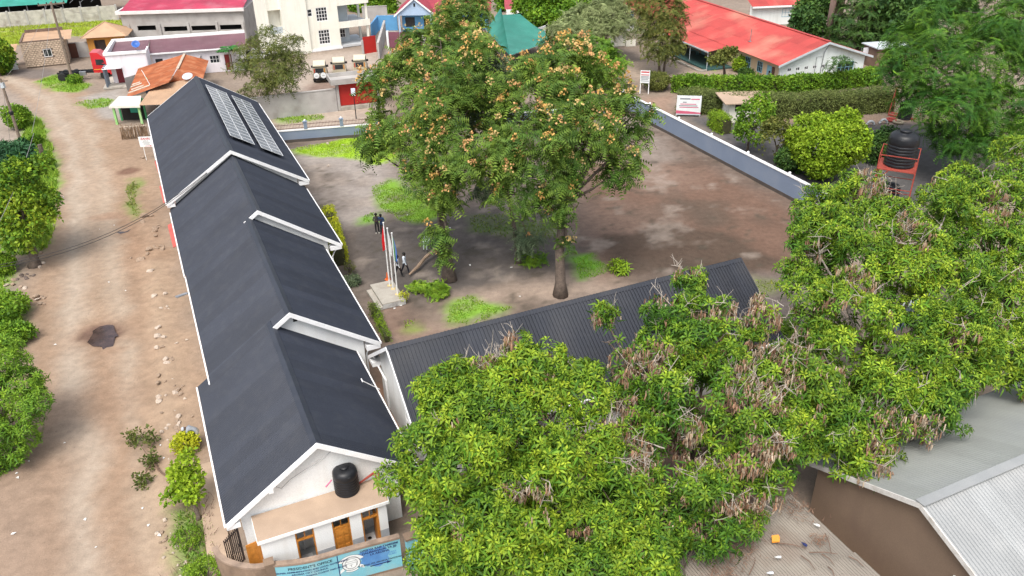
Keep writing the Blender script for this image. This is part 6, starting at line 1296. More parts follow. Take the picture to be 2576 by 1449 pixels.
def lobez(px, py, rpx, z, sq=.85):
    c = D(px, py, z); dep = (c-Vector((0, 0, CAM_H))).dot(_F); r_ = rpx*dep/FPX; return (np.array(c), np.array([r_, r_, r_*sq]))
def split_lobes(lobes, rn, n=5, k=.42):
    out = list((c, r_*(.9 if n < 7 else .76)) for c, r_ in lobes)
    for c, r_ in lobes:
        for _ in range(n):
            d = unit(rn.normal(size=3)+np.array([0, -.35, .35])); q = k*(rn.uniform(.7, 1.25) if n < 7 else rn.uniform(.5, 1.5)); out.append((c+d*r_*(.88 if n < 7 else rn.uniform(.8, 1.16)), r_*q))
    return out
def crown_pts(lobes, dens, rn, gap=.34, gs=1.2, inner=.74, low=.55, fill=.15):
    PP = []; DD = []
    for i, (c, r_) in enumerate(lobes):
        ar = 4*math.pi*((r_[0]*r_[1])**1.6+(r_[0]*r_[2])**1.6+(r_[1]*r_[2])**1.6)**(1/1.6)/3**(1/1.6); N = int(dens*ar)
        d = unit(rn.normal(size=(N, 3))); d = d[(d[:, 2] > -.25) | (rn.uniform(size=N) > low)]; N = len(d)
        q = np.where(rn.uniform(size=N) < fill, rn.uniform(.45, .85, N), 1-np.abs(rn.normal(0, .09, N))); bump_ = 1+.16*(vnoise(d[:, 0]*3+i*7, d[:, 1]*3+d[:, 2]*2.3+i, 5)-.5)*2
        p = c+d*r_*(q*bump_)[:, None]; keep = np.ones(N, bool)
        for j, (c2, r2_) in enumerate(lobes):
            if j != i: keep &= (((p-c2)/r2_)**2).sum(1) > inner**2
        g = .5*vnoise(p[:, 0]/gs+31, p[:, 1]/gs+p[:, 2]*.6/gs, 8)+.5*vnoise(p[:, 2]/gs+13, p[:, 0]*.7/gs-p[:, 1]*.5/gs, 18); keep &= g > gap
        PP.append(p[keep]); DD.append(d[keep])
    return np.concatenate(PP), np.concatenate(DD)
PAL = dict(  # dark (old) leaf, mid, bright (young) leaf
 mango=((.022, .072, .009), (.088, .205, .012), (.36, .44, .03)), olive=((.05, .075, .014), (.10, .125, .024), (.2, .2, .045)), deep=((.022, .065, .018), (.045, .11, .022), (.1, .18, .03)),
 bright=((.05, .13, .012), (.12, .24, .015), (.25, .37, .025)), flower=((.035, .085, .014), (.08, .155, .02), (.2, .275, .035)), grey=((.06, .10, .05), (.12, .165, .085), (.2, .25, .13)), yellow=((.2, .26, .01), (.36, .4, .015), (.52, .5, .025)),
 lime=((.1, .2, .012), (.2, .32, .015), (.33, .44, .03)), hedge=((.065, .1, .025), (.13, .165, .045), (.2, .235, .065)), feather=((.018, .07, .01), (.045, .135, .012), (.15, .27, .015)), pale=((.1, .14, .05), (.19, .23, .09), (.3, .34, .15)), teal=((.02, .07, .03), (.04, .12, .045), (.08, .18, .06)))
def leaf_mesh(name, parent, base, P, Dd, style, pal, sc, rn, young=.35, upb=.6, jit=.45, nm=None):
    N = len(P); ax_ = Dd*.7+np.array([0, 0, upb])+rn.normal(0, jit, (N, 3)); dk, md, br = (np.array(x) for x in PAL[pal])
    t = np.clip(vnoise(P[:, 0]/1.3, P[:, 1]/1.3+P[:, 2]*.8, 3)*.9-.45+young+rn.normal(0, .16, N), 0, 1)[:, None]
    old = dk*(1-t)+md*t; yng = md*(1-t)+br*t; v = rn.uniform(.8, 1.25, (N, 1))
    V, T, C_ = scatter(TM[style], P-np.array(base), ax_, sc*rn.uniform(.7, 1.3, N), np.stack([old*v, yng*v], 1), rn)
    return put(nm or 'crown', np_mesh(name, V, T, LEAF, C_), parent)
def tree(name, label, base, lobes, style='rosette', pal='mango', dens=8, size=1., seed=1, young=.4, trunk=.25, cat='tree', group=None, gap=.34, gs=1.2, pods=0, bare=0, flowers=0, stem_to=.55, low=.55, bark=BARK, upb=.6, twigs=3, lean=(0, 0), inner=.74, fill=.15, kids=5, kr=.42, podthr=.8):
    rn = np.random.default_rng(seed); base = np.array(base); t = thing(name, label, cat, tuple(base), 0, group)
    cen = np.mean([c for c, _ in lobes], 0); zmin = min((c-r_)[2] for c, r_ in lobes)
    fork = np.array([base[0]+(cen[0]-base[0])*.45, base[1]+(cen[1]-base[1])*.45, base[2]+(cen[2]-base[2])*stem_to])
    mb = MB(); mid = (base+fork)/2+np.array([rn.normal(0, .12), rn.normal(0, .12), 0])
    mb.tube([(0, 0, -.15), tuple((mid-base)*.3+np.array([.03, .02, 0])), tuple(mid-base), tuple(fork-base)], [trunk*1.7, trunk*1.05, trunk*.9, trunk*.72], 9)
    mb.build('trunk', bark, t, smooth=True)
    br = MB(); tips = []
    for c, r_ in lobes:
        m1 = fork*.45+c*.55+rn.normal(0, .3, 3)*min(1, r_[0]); br.tube([tuple(fork-base), tuple(m1-base), tuple(c-base)], [trunk*.42, trunk*.24, trunk*.11], 6)
        for k in range(twigs):
            d = unit(rn.normal(size=3)+np.array([0, 0, .3])); e = c+d*r_*.85; br.tube([tuple(c-base), tuple((c+e)/2-base+rn.normal(0, .1, 3)), tuple(e-base)], [trunk*.11, trunk*.07, trunk*.03], 4)
    br.build('branches', bark, t)
    P, Dd = crown_pts(split_lobes(lobes, rn, kids, kr) if kids else lobes, dens, rn, gap, gs, low=low, inner=inner, fill=fill)
    PA, DA = P, Dd; brown = np.zeros(len(P), bool)
    if pods:          # whole boughs have shed their leaves and carry only pods
        g = vnoise(P[:, 0]/1.15+7, P[:, 1]/1.15+P[:, 2]*.9, 61); brown = g > podthr; kp = ~brown | (rn.uniform(size=len(P)) > .72); PL_, DL_ = P[kp], Dd[kp]
    else: PL_, DL_ = P, Dd
    leaf_mesh('crown', t, base, PL_, DL_, style, pal, np.full(len(PL_), size), rn, young, upb)
    if bare:          # grey leafless twigs standing out of the crown
        g_ = MB(); bi = np.where(brown)[0]; sel = np.concatenate([rn.choice(len(P), bare//3, replace=False), rn.choice(bi, min(bare, len(bi)), replace=False)]) if pods else rn.choice(len(P), bare, replace=False)
        for i in sel:
            p = P[i]-Dd[i]*.5; q = P[i]+Dd[i]*rn.uniform(.25, .8)+np.array([0, 0, rn.uniform(.0, .4)]); m_ = (p+q)/2+rn.normal(0, .15, 3); g_.tube([tuple(p-base), tuple(m_-base), tuple(q-base)], [.024, .018, .009], 4)
            for k in range(3):
                o_ = m_+(q-m_)*rn.uniform(0, .8); e = o_+rn.normal(0, .3, 3)+np.array([0, 0, .12]); g_.tube([tuple(o_-base), tuple((o_+e)/2-base+rn.normal(0, .05, 3)), tuple(e-base)], [.012, .009, .005], 4)
        tag(g_.build('bare_twigs', GREYBARK, t), kind='stuff')
    if pods:          # hanging bunches of curled brown pods
        bi = np.where(brown)[0]; sel = np.concatenate([rn.choice(len(P), pods//4, replace=False), rn.choice(bi, min(pods, len(bi)), replace=False)]); V = []; T = []; C_ = []
        for i in sel:
            n_ = rn.integers(7, 15); o_ = P[i]+Dd[i]*.12
            for k in range(n_):
                h = o_+rn.normal(0, .09, 3); a = rn.uniform(0, 6.28); l = rn.uniform(.22, .5); s_ = np.array([math.cos(a), math.sin(a), 0])*.022; cu_ = np.array([math.cos(a+1.5), math.sin(a+1.5), 0])*rn.uniform(-.12, .12)
                b = len(V); V += [h-s_, h+s_, h-s_*1.3+np.array([0, 0, -l*.5])+cu_, h+s_*1.3+np.array([0, 0, -l*.5])+cu_, h+np.array([0, 0, -l])-cu_*.3]; T += [(b, b+1, b+2), (b+1, b+3, b+2), (b+2, b+3, b+4)]
                c = np.array(((.36, .21, .13), (.42, .31, .21), (.27, .15, .095), (.48, .39, .29))[rn.integers(4)])*rn.uniform(.7, 1.2); C_ += [c]*5
        put('dry_pods', np_mesh('dry_pods', np.array(V)-base, np.array(T), DRY, np.array(C_)), t, kind='stuff')
    if flowers:       # upright yellow-orange panicles at the branch tips
        ok = np.where((Dd[:, 2] > -.1))[0]; sel = rn.choice(ok, min(flowers, len(ok)), replace=False); V = []; T = []; C_ = []
        for i in sel:
            o_ = P[i]+Dd[i]*.25; h = rn.uniform(.3, .7); c0 = np.array(((.6, .36, .11), (.58, .33, .14), (.55, .4, .16))[rn.integers(3)])
            for k in range(int(rn.integers(14, 30))):
                z = rn.uniform(0, h); rr = .2*(1-z/h)+.04; q = o_+np.array([rn.normal(0, rr), rn.normal(0, rr), z]); d1 = unit(rn.normal(size=3))*.085; d2 = unit(np.cross(d1, rn.normal(size=3)))*.07
                b = len(V); V += [q-d1, q+d2, q+d1, q-d2]; T += [(b, b+1, b+2), (b, b+2, b+3)]; C_ += [c0*rn.uniform(.75, 1.25)]*4
        put('blossom', np_mesh('blossom', np.array(V)-base, np.array(T), LEAF, np.clip(np.array(C_), 0, 1)), t)
    return t
def bush(name, label, base, r_, h, style='clump', pal='bright', dens=26, size=1., seed=1, young=.45, group=None, n=5, gap=.28, upb=.5):
    rn = np.random.default_rng(seed); b = np.array(base); lb = []
    for k in range(n):
        a = rn.uniform(0, 6.28); q = rn.uniform(0, .5)*r_; z = h*rn.uniform(.42, .62); lb.append((b+np.array([q*math.cos(a), q*math.sin(a), z]), np.array([r_*rn.uniform(.5, .75)]*2+[h*rn.uniform(.36, .46)])))
    t = thing(name, label, 'bush', tuple(b), 0, group); P, Dd = crown_pts(lb, dens, rn, gap, .7, low=.2); leaf_mesh('foliage', t, b, P, Dd, style, pal, np.full(len(P), size), rn, young, upb, nm='foliage')
    mb = MB()
    for k in range(4): a = k*1.6; mb.tube([(0, 0, -.05), (.2*r_*math.cos(a), .2*r_*math.sin(a), h*.35), (.45*r_*math.cos(a), .45*r_*math.sin(a), h*.6)], [.05, .035, .015], 5)
    mb.build('stem', BARK, t); return t
def hedge(name, label, pts, h, w, pal='hedge', dens=34, size=1., seed=1, style='fine', young=.4):
    rn = np.random.default_rng(seed); PT = np.array([tuple(D(*p))[:2] for p in pts]); sg = np.diff(PT, axis=0); ln = np.linalg.norm(sg, axis=1); tot = ln.sum(); b = np.array([PT[0, 0], PT[0, 1], 0]); t = thing(name, label, 'hedge', tuple(b))
    per = 2*h+w; N = int(dens*tot*per); d = rn.uniform(0, tot, N); cum = np.concatenate([[0], np.cumsum(ln)]); i = np.clip(np.searchsorted(cum, d)-1, 0, len(ln)-1); f = ((d-cum[i])/ln[i])[:, None]
    c = PT[i]+sg[i]*f; nn = np.stack([-sg[i, 1], sg[i, 0]], 1)/ln[i][:, None]; q = rn.uniform(0, per, N); side = np.where(q < h, -1, np.where(q < 2*h, 1, 0))
    hh = h*(.93+.14*vnoise(d/2.2, d*0, 4)); z = np.where(side == -1, q/h*hh, np.where(side == 1, (q-h)/h*hh, hh)); off = np.where(side == 0, (q-2*h)/w-.5, side*.5)*w*(.9+.2*vnoise(d/1.4, z*1.3, 9)); rd = 1-.12*np.clip(z/h-.75, 0, 1)*4*(side != 0); off = off*rd
    P = np.stack([c[:, 0]+nn[:, 0]*off, c[:, 1]+nn[:, 1]*off, z], 1)+rn.normal(0, .06, (N, 3)); Dd = np.stack([nn[:, 0]*side, nn[:, 1]*side, (side == 0)*1.], 1)
    leaf_mesh('foliage', t, b, P, Dd, style, pal, np.full(N, size), rn, young, .3, nm='foliage')
    core = MB()
    for k in range(len(ln)):
        n2_ = np.array([-sg[k, 1], sg[k, 0]])/ln[k]*w*.4; A_, B_ = PT[k]-b[:2], PT[k+1]-b[:2]; core.prism([tuple(A_-n2_), tuple(B_-n2_), tuple(B_+n2_), tuple(A_+n2_)], 0, h*.86)
    core.build('stems', M('hedge_twigs', (.05, .05, .02), .95, .3, 3), t); return t

# ---- the big leafy trees in front of the wing (mango-like rosettes, dry pods)
tree('mango_tree', 'huge bright green rosette leaved tree before the wing, beside the toilet block', D(1290, 1400), [lobez(x, y, r_, max(2.2, 8.6-(y-870)*.0096)) for x, y, r_ in ((1120, 960, 62), (1200, 950, 70), (1310, 925, 85), (1390, 960, 80), (1250, 1040, 110), (1380, 1060, 120), (1130, 1090, 110), (1060, 1160, 75), (1220, 1170, 130), (1400, 1190, 130), (1140, 1285, 95), (1080, 1235, 50), (1250, 1310, 130), (1420, 1320, 140), (1160, 1405, 95), (1300, 1420, 140), (1470, 1430, 130), (1560, 1300, 110), (1500, 1150, 80), (1090, 1010, 45), (1480, 1010, 55), (1120, 1430, 50), (1200, 1460, 100), (1380, 1490, 130), (1560, 1430, 110), (1085, 1330, 40))], 'rosette', 'mango', 13, 1.22, 11, .58, .3, pods=220, bare=70, podthr=.86, gap=.24, gs=.9, kids=8, kr=.36)
tree('mango_tree', 'leafy tree hung with dry brown pods over the middle of the charcoal roof', D(1730, 1290), [lobez(x, y, r_, max(2.2, 9.0-(y-690)*.0088)) for x, y, r_ in ((1740, 720, 42), (1700, 780, 60), (1780, 790, 60), (1660, 850, 70), (1760, 870, 90), (1860, 880, 80), (1620, 960, 85), (1730, 980, 105), (1850, 990, 110), (1960, 960, 70), (1560, 1050, 70), (1660, 1090, 110), (1800, 1110, 120), (1600, 1210, 100), (1730, 1230, 120), (1640, 1340, 120), (1780, 1330, 90), (1720, 1430, 100), (1515, 790, 34), (1530, 860, 26), (1880, 1240, 60), (1920, 800, 50), (1640, 1450, 120), (1780, 1420, 70), (1930, 1060, 80), (1900, 1150, 70))], 'rosette', 'mango', 11, 1.2, 12, .38, .3, pods=1100, bare=150, podthr=.64, gap=.36, gs=1.0, kids=8, kr=.36)
tree('mango_tree', 'spreading tree with grey bare limbs between the grey wall and the grey roofed hall', D(2190, 1010), [lobez(x, y, r_, max(2.2, 9.6-(y-530)*.0090)) for x, y, r_ in ((2060, 520, 50), (2130, 490, 50), (2220, 545, 50), (2390, 510, 55), (2020, 580, 45), (2090, 560, 70), (2180, 530, 85), (2290, 590, 80), (2060, 640, 75), (2170, 650, 100), (2290, 680, 100), (2030, 740, 70), (2130, 780, 90), (2400, 740, 95), (2070, 870, 80), (2010, 940, 70), (2110, 990, 110), (2030, 1060, 90), (2150, 1100, 95), (2280, 940, 95), (2390, 900, 95), (2300, 1040, 80), (2440, 960, 60), (2190, 1150, 60), (2400, 1060, 26), (2100, 1080, 80), (2190, 1070, 70), (2010, 1120, 60), (1960, 1080, 55), (2225, 1130, 32), (2200, 880, 90), (2200, 990, 80), (2360, 990, 80), (2450, 850, 70), (2330, 800, 60))], 'rosette', 'mango', 11, 1.22, 13, .52, .32, pods=450, bare=150, podthr=.74, gap=.35, gs=1.1, kids=8, kr=.36, bark=GREYBARK)
tree('mango_tree', 'bright leafed tree at the picture edge below the feathery giant', D(2540, 900), [lobez(x, y, r_, max(2.2, 9.5-(y-400)*.0090)) for x, y, r_ in ((2470, 520, 80), (2560, 480, 90), (2400, 590, 70), (2500, 640, 100), (2600, 620, 100), (2470, 740, 80), (2560, 770, 90), (2540, 890, 85), (2600, 960, 60), (2420, 450, 50), (2550, 380, 50), (2360, 500, 55), (2550, 690, 90))], 'rosette', 'mango', 10, 1.25, 14, .5, .3, pods=60, bare=40, gap=.33)
bush('mango_bush', 'dark leafy bush at the end of the charcoal roof', D(1935, 905), 1.9, 2.6, 'rosette', 'bright', 14, .9, 15, .35)
# ---- flowering yard trees
tree('flowering_tree', 'tall yard tree with orange blossom spikes, trunk nearest the flag platform', D(1130, 703), [lobe(*a) for a in ((1095, 465, 72, 51, .8), (1040, 400, 100, 53, .8), (1150, 380, 120, 52, .8), (980, 330, 70, 54, .85), (1000, 250, 80, 55, .85), (1090, 270, 110, 54, .85), (1170, 290, 85, 53, .85), (1040, 190, 85, 57, .85), (1140, 180, 100, 56, .85), (1110, 120, 70, 58, .8), (1100, 600, 36, 49.5, .6), (1120, 650, 22, 49, .6), (960, 390, 40, 54, .9))], 'frond', 'flower', 5.2, 1.0, 21, .42, .36, flowers=140, gap=.39, gs=1.5, stem_to=.62)
tree('flowering_tree', 'tallest yard tree with orange blossom spikes and pale patch on its trunk', D(1410, 742), [lobe(*a) for a in ((1420, 200, 100, 52, .8), (1340, 210, 90, 53, .8), (1500, 230, 90, 51, .8), (1310, 300, 80, 52, .8), (1400, 310, 120, 50, .8), (1520, 320, 100, 50, .8), (1590, 290, 55, 51, .8), (1275, 410, 55, 51, .8), (1350, 420, 110, 49, .8), (1480, 410, 100, 49, .8), (1560, 430, 60, 49, .8), (1305, 490, 62, 48.5, .8), (1415, 500, 64, 48, .8), (1420, 140, 60, 54, .8), (1340, 190, 45, 55, .8), (1425, 620, 24, 47.5, .8), (1600, 350, 40, 50, .8))], 'frond', 'flower', 5.2, 1.0, 22, .45, .34, flowers=170, gap=.41, gs=1.5, stem_to=.6)
tree('flowering_tree', 'slimmer yard tree rising between the two tall flowering trees', D(1305, 660), [lobe(*a) for a in ((1230, 190, 60, 58, .8), (1190, 230, 60, 58, .8), (1240, 300, 60, 56, .8), (1300, 420, 50, 55, .8), (1230, 480, 40, 55, .8), (1330, 600, 40, 52, .7))], 'frond', 'grey', 5.5, 1.0, 23, .4, .17, flowers=40, gap=.36, gs=1.5)
tree('flowering_tree', 'orange blossomed tree behind, in front of the maroon and teal roofs', D(1150, 300), [lobe(*a) for a in ((1180, 40, 60, 96, .9), (1120, 80, 60, 94, .9), (1205, 100, 42, 94, .9), (1150, 130, 80, 90, .9), (1070, 120, 50, 92, .9), (1180, 0, 50, 98, .9), (1010, 170, 45, 86, .9))], 'frond', 'flower', 3.2, 1.3, 24, .45, .3, flowers=110, gap=.36, gs=2)
tree('shade_tree', 'blue green tree filling the gap below the teal roof', D(1290, 250), [lobe(*a) for a in ((1280, 210, 50, 78, .9), (1350, 200, 45, 80, .9), (1400, 210, 50, 76, .9))], 'frond', 'flower', 4, 1.1, 25, .4, .25, flowers=70, gap=.33, gs=1.8)
# ---- trees further back
tree('olive_tree', 'airy olive green acacia in front of the parked jeeps', D(672, 262), [lobe(*a) for a in ((690, 110, 60, 92, .6), (640, 130, 55, 93, .6), (720, 160, 50, 91, .6), (660, 180, 60, 90, .6), (710, 210, 50, 89, .6), (650, 225, 45, 88, .6), (610, 170, 40, 90, .6), (745, 190, 30, 90, .6), (690, 160, 60, 91, .6))], 'needle', 'olive', 4.5, 1.0, 31, .35, .2, gap=.40, gs=1.6, fill=.3)
pp2 = thing('papaya_plant', 'broad leaved papaya plant beside the shop row door', 'plant', D(585, 185)); MB().tube([(0, 0, 0), (.05, 0, 1.8), (0, .05, 3.4)], [.12, .1, .07], 8).build('trunk', GREYBARK, pp2)
for k in range(14):
    a = k*2.4; rr = .9+.5*(k % 3)/2; z = 3.4-.12*(k % 5); c_, s_ = math.cos(a), math.sin(a); pts = [(c_*.1, s_*.1, z)]+[(c_*rr+math.cos(b)*.55*(1 if j % 2 else .55), s_*rr+math.sin(b)*.55*(1 if j % 2 else .55), z+.25-.3*(1 if j % 2 else .6)) for j, b in enumerate([a-1.9+.42*q for q in range(10)])]
    V = np.array(pts); T = np.array([(0, j, j+1) for j in range(1, len(pts)-1)]); put('leaf', np_mesh('leaf', V, T, LEAF, np.tile(np.array([.05, .16+.03*(k % 3), .04]), (len(V), 1))), pp2)
tree('pale_tree', 'flat topped pale green tree by the guard shelter', D(1490, 215), [lobe(*a) for a in ((1470, 50, 55, 112, .6), (1530, 30, 60, 113, .6), (1560, 70, 50, 111, .6), (1440, 80, 50, 110, .6), (1500, 90, 55, 110, .6))], 'frond', 'pale', 3.6, 1.4, 32, .5, .3, gap=.33, gs=2, low=.8)
tree('dark_tree', 'dark green tree below the flat topped pale tree', D(1490, 240), [lobe(*a) for a in ((1500, 130, 45, 100, .8), (1530, 160, 45, 98, .8), (1470, 160, 40, 98, .8), (1510, 190, 40, 95, .7))], 'frond', 'bright', 4.4, 1.2, 33, .25, .25, gap=.3, gs=2)
tree('bushy_tree', 'dense fresh green tree at the top edge beyond the teal roof', D(1390, 130), [lobe(*a) for a in ((1380, 20, 50, 128, 1.), (1420, 40, 40, 126, 1.), (1350, 60, 35, 126, 1.1), (1400, 80, 40, 124, 1.), (1330, 10, 40, 130, 1.), (1440, 5, 40, 130, 1.))], 'clump', 'bright', 6, 3.2, 34, .35, .3, gap=.3, gs=2)
twin = tree('twin_trunk_tree', 'tall yellowish tree on two thin trunks in the earth drive', D(1658, 186), [lobe(*a) for a in ((1660, 20, 55, 104, 1.), (1640, 60, 40, 104, 1.), (1690, 60, 45, 104, 1.), (1665, 100, 45, 103, 1.), (1690, 20, 40, 105, 1.), (1640, 130, 28, 103, .9), (1690, 130, 26, 103, .9), (1630, 0, 40, 105, 1.))], 'frond', 'olive', 4.2, 1.0, 35, .6, .16, gap=.36, gs=1.6, stem_to=.75)
MB().tube([(.55, -.1, -.1), (.65, -.1, 3), (.75, 0, 6.5)], [.16, .13, .1], 8).build('trunk', BARK, twin)
# layered dark conifer-like tree
rnc = np.random.default_rng(5); cb0 = np.array(D(2160, 128)); lb = []
for k in range(11):
    z = 1.6+k*1.35; rr = 4.6-.22*k
    for j in range(5):
        a = j*1.257+k*.7; lb.append((cb0+np.array([math.cos(a)*rr*.55, math.sin(a)*rr*.55, z]), np.array([rr*.55, rr*.55, .42])))
tree('layered_tree', 'dark layered tree with drooping tiers behind the white gable', cb0, lb, 'frond', 'deep', 2.6, 1.0, 36, .55, .35, gap=.3, gs=1.2, low=.8, twigs=0, upb=.8, stem_to=.9, inner=.6, kids=0)
tree('feathery_tree', 'giant feathery green tree filling the upper corner over the playground', D(2500, 425), [lobe(*a) for a in ((2300, 120, 70, 74, .8), (2380, 60, 90, 75, .8), (2480, 30, 100, 75, .8), (2560, 60, 90, 73, .8), (2280, 200, 60, 72, .8), (2370, 170, 100, 70, .8), (2480, 160, 110, 69, .8), (2570, 190, 90, 68, .8), (2330, 270, 60, 68, .8), (2420, 280, 90, 66, .8), (2520, 290, 90, 65, .8), (2400, 350, 60, 65, .8), (2470, 370, 50, 64, .8), (2270, 90, 40, 76, .8), (2360, 350, 35, 67, .8), (2255, 165, 45, 73, .8), (2600, 330, 60, 65, .8))], 'bigfrond', 'feather', 2.4, .8, 37, .3, .45, gap=.33, gs=2.2, bark=GREYBARK, stem_to=.5, upb=.75)
tree('background_tree', 'mixed green trees closing the view behind the grey house', D(2330, 95), [lobe(*a) for a in ((2260, 20, 45, 112, 1.), (2330, 20, 50, 113, 1.), (2400, 10, 50, 114, 1.), (2290, 50, 40, 110, 1.))], 'clump', 'deep', 6, 3.2, 38, .3, .3, gap=.3, gs=2)
tree('background_tree', 'dark trees between the red roofs and the tank tower', D(2060, 90), [lobe(*a) for a in ((2030, 35, 30, 122, 1.), (2060, 10, 35, 124, 1.), (2015, 60, 25, 120, 1.), (2050, 65, 25, 118, 1.))], 'clump', 'deep', 7, 3., 39, .4, .25, gap=.3, gs=2)
tree('background_tree', 'green trees behind the cream house balconies', D(950, 32), [lobe(*a) for a in ((930, 8, 30, 150, 1.), (970, 5, 30, 150, 1.), (900, 5, 26, 152, 1.))], 'clump', 'bright', 6, 3.4, 40, .3, .3, gap=.3, gs=2)
tree('background_tree', 'green trees at the far edge above the teal roof', D(1320, 60), [lobe(*a) for a in ((1290, 5, 40, 150, 1.), (1340, 0, 40, 150, 1.), (1480, -5, 50, 150, 1.), (1560, -5, 45, 150, 1.))], 'clump', 'bright', 5, 3.6, 41, .3, .3, gap=.3, gs=2)
tree('gnarled_tree', 'small crooked tree with yellow green tufts by the veranda', D(1822, 194), [lobe(*a) for a in ((1815, 145, 20, 99, .7), (1835, 135, 16, 99, .8), (1800, 150, 14, 99, .7))], 'clump', 'olive', 9, 2.2, 42, .6, .18, gap=.34)
tree('fern_tree', 'young feathery tree before the white gable window', D(2110, 202), [lobe(*a) for a in ((2110, 155, 26, 95, .6), (2090, 165, 18, 95, .6), (2132, 163, 18, 95, .6), (2112, 178, 20, 95, .6))], 'frond', 'deep', 3.6, 1.0, 43, .4, .09, gap=.34, low=.7)
bush('garden_bush', 'bright bush at the cream wall near the crooked tree', D(1862, 180), 1.3, 1.9, 'clump', 'lime', 12, 1.6, 44); bush('garden_bush', 'low dark shrub under the cream wall windows', D(1880, 192), 1.0, .9, 'clump', 'deep', 12, 1.6, 45)
# ---- hedges
hedge('hedge', 'long leafy green hedge nearest the white gable building', [qd(40, 655), qd(500, 665), qd(900, 660), qd(1200, 640), qd(1520, 600)], 1.6, 1.4, 'bright', 22, 1.6, 51, 'clump', .3)
hedge('clipped_hedge', 'thick clipped grey green hedge curving behind the billboard', [qd(75, 800), qd(250, 805), qd(600, 835), qd(900, 835), qd(1250, 815), qd(1600, 790)], 2.2, 2.0, 'hedge', 30, 1.35, 52, 'fine', .45)
hedge('topiary', 'rounded clipped bush pair beside the guard hut', [qd(335, 900), qd(390, 945), qd(430, 965)], 1.5, 1.2, 'lime', 36, 1.2, 53, 'fine', .3)
hedge('yard_hedge', 'yellow green hedge along the school wall in the yard', [(836, 590), (846, 632), (858, 668)], 1.5, .9, 'yellow', 40, .9, 54, 'fine', .45)
hedge('yard_hedge', 'short yellow hedge under the upper eave in the yard', [(826, 556), (834, 580)], 1.4, .8, 'yellow', 40, .9, 55, 'fine', .55)
hedge('garden_edging', 'thin line of low edging plants between eave and platform', [(938, 775), (950, 800), (962, 830), (975, 860)], .45, .35, 'lime', 55, .6, 56, 'fine', .3)
bush('dry_bush', 'dry brown green bush between the leafy hedge and the notice', D(*qc(1780, 900)), 2.0, 1.7, 'fine', 'olive', 16, 1.6, 57)
# ---- playground bushes
bush('round_bush', 'large round bright green bush beside the blue grey wall', D(*qd(1100, 1270)), 3.0, 5.6, 'clump', 'lime', 17, 1.7, 61, .35, n=8)
tree('slender_tree', 'loose green tree in front of the guard hut', D(*qd(580, 1090)), [lobe(*qd(x, y), r_, 74.5, s_) for x, y, r_, s_ in ((640, 800, 32, 1.), (600, 870, 34, .9), (680, 870, 34, .9), (560, 950, 26, .8), (640, 960, 32, .8), (690, 760, 16, 1.))], 'clump', 'bright', 8, 1.7, 62, .35, .12, gap=.38)
tree('slender_tree', 'thin olive tree between the guard hut tree and the round bush', D(*qd(790, 1180)), [lobe(*qd(x, y), r_, 71, s_) for x, y, r_, s_ in ((800, 930, 28, .9), (760, 1000, 30, .9), (840, 1010, 30, .9), (790, 1070, 32, .8), (760, 900, 16, .9))], 'clump', 'olive', 8, 1.6, 63, .55, .1, gap=.40)
bush('dark_bush', 'dark bush in the angle of wall and round bush', D(*qd(900, 1230)), 1.6, 2.2, 'clump', 'deep', 14, 1.5, 64); bush('dark_bush', 'tall dark bush behind the red tank stand', D(*qd(1540, 1170)), 1.6, 3.4, 'clump', 'deep', 14, 1.5, 65); bush('wall_bush', 'leafy bush overhanging the near end of the grey wall', D(2120, 570), 2.2, 3.4, 'rosette', 'bright', 12, 1., 66)
# ---- yard shrubs
bush('yard_shrub', 'wide dark green shrub near the flag platform', D(*qj(1170, 560)), 1.0, .8, 'frond', 'bright', 16, .55, 71); bush('yard_shrub', 'low feathery shrub left of the wide dark one', D(*qj(1010, 505)), .8, .6, 'frond', 'bright', 14, .5, 72)
bush('agave_plant', 'spiky green plant at the school eave', D(*qj(318, 440)), .6, .6, 'blade', 'grey', 14, .8, 73, n=2); bush('small_shrub', 'small shrub with reddish stems below the yellow hedge', D(*qj(300, 330)), .45, .9, 'fine', 'olive', 20, .9, 74, n=2); bush('small_shrub', 'yellow shrub at the platform corner', D(*qj(850, 620)), .32, .8, 'fine', 'yellow', 30, .8, 75, n=2); bush('small_shrub', 'dry narrow shrub at the end of the edging plants', D(*qj(535, 780)), .25, 1.0, 'fine', 'olive', 30, .8, 76, n=2)
bush('young_palm', 'young pale palm at the edge of the raked soil', D(*qk(655, 440)), .8, .9, 'blade', 'lime', 10, 1.0, 77, n=2); bush('small_shrub', 'low weeds between the two yard trunks', D(1345, 660), 1.2, .5, 'frond', 'bright', 8, .6, 78)
# ---- roadside, open side
tree('leaning_tree', 'round leafy roadside tree with dark leaning trunk', D(88, 668), [lobe(*a) for a in ((60, 450, 55, 54, .9), (20, 470, 55, 55, .9), (95, 500, 45, 53.5, .9), (50, 530, 65, 53, .9), (110, 545, 32, 53, .8), (20, 560, 60, 53, .9), (70, 590, 45, 52.5, .8), (-20, 520, 60, 55, .9), (20, 600, 45, 52.5, .8))], 'clump', 'mango', 7, 1.8, 81, .42, .33, gap=.30, gs=1.1)
tree('roadside_tree', 'dense dark leaved tree overhanging the near roadside', D(-40, 1180), [lobe(*a) for a in ((20, 920, 60, 34, .9), (60, 970, 55, 33.5, .9), (10, 1000, 80, 33, .9), (80, 1020, 45, 32.5, .8), (50, 1070, 60, 32, .8), (0, 1100, 75, 31.5, .8), (-60, 1000, 90, 33, .9), (30, 1130, 45, 31, .8), (-10, 1180, 45, 31, .8), (105, 1010, 22, 32.5, .8))], 'rosette', 'bright', 13, .95, 82, .35, .28, gap=.2, gs=.9)
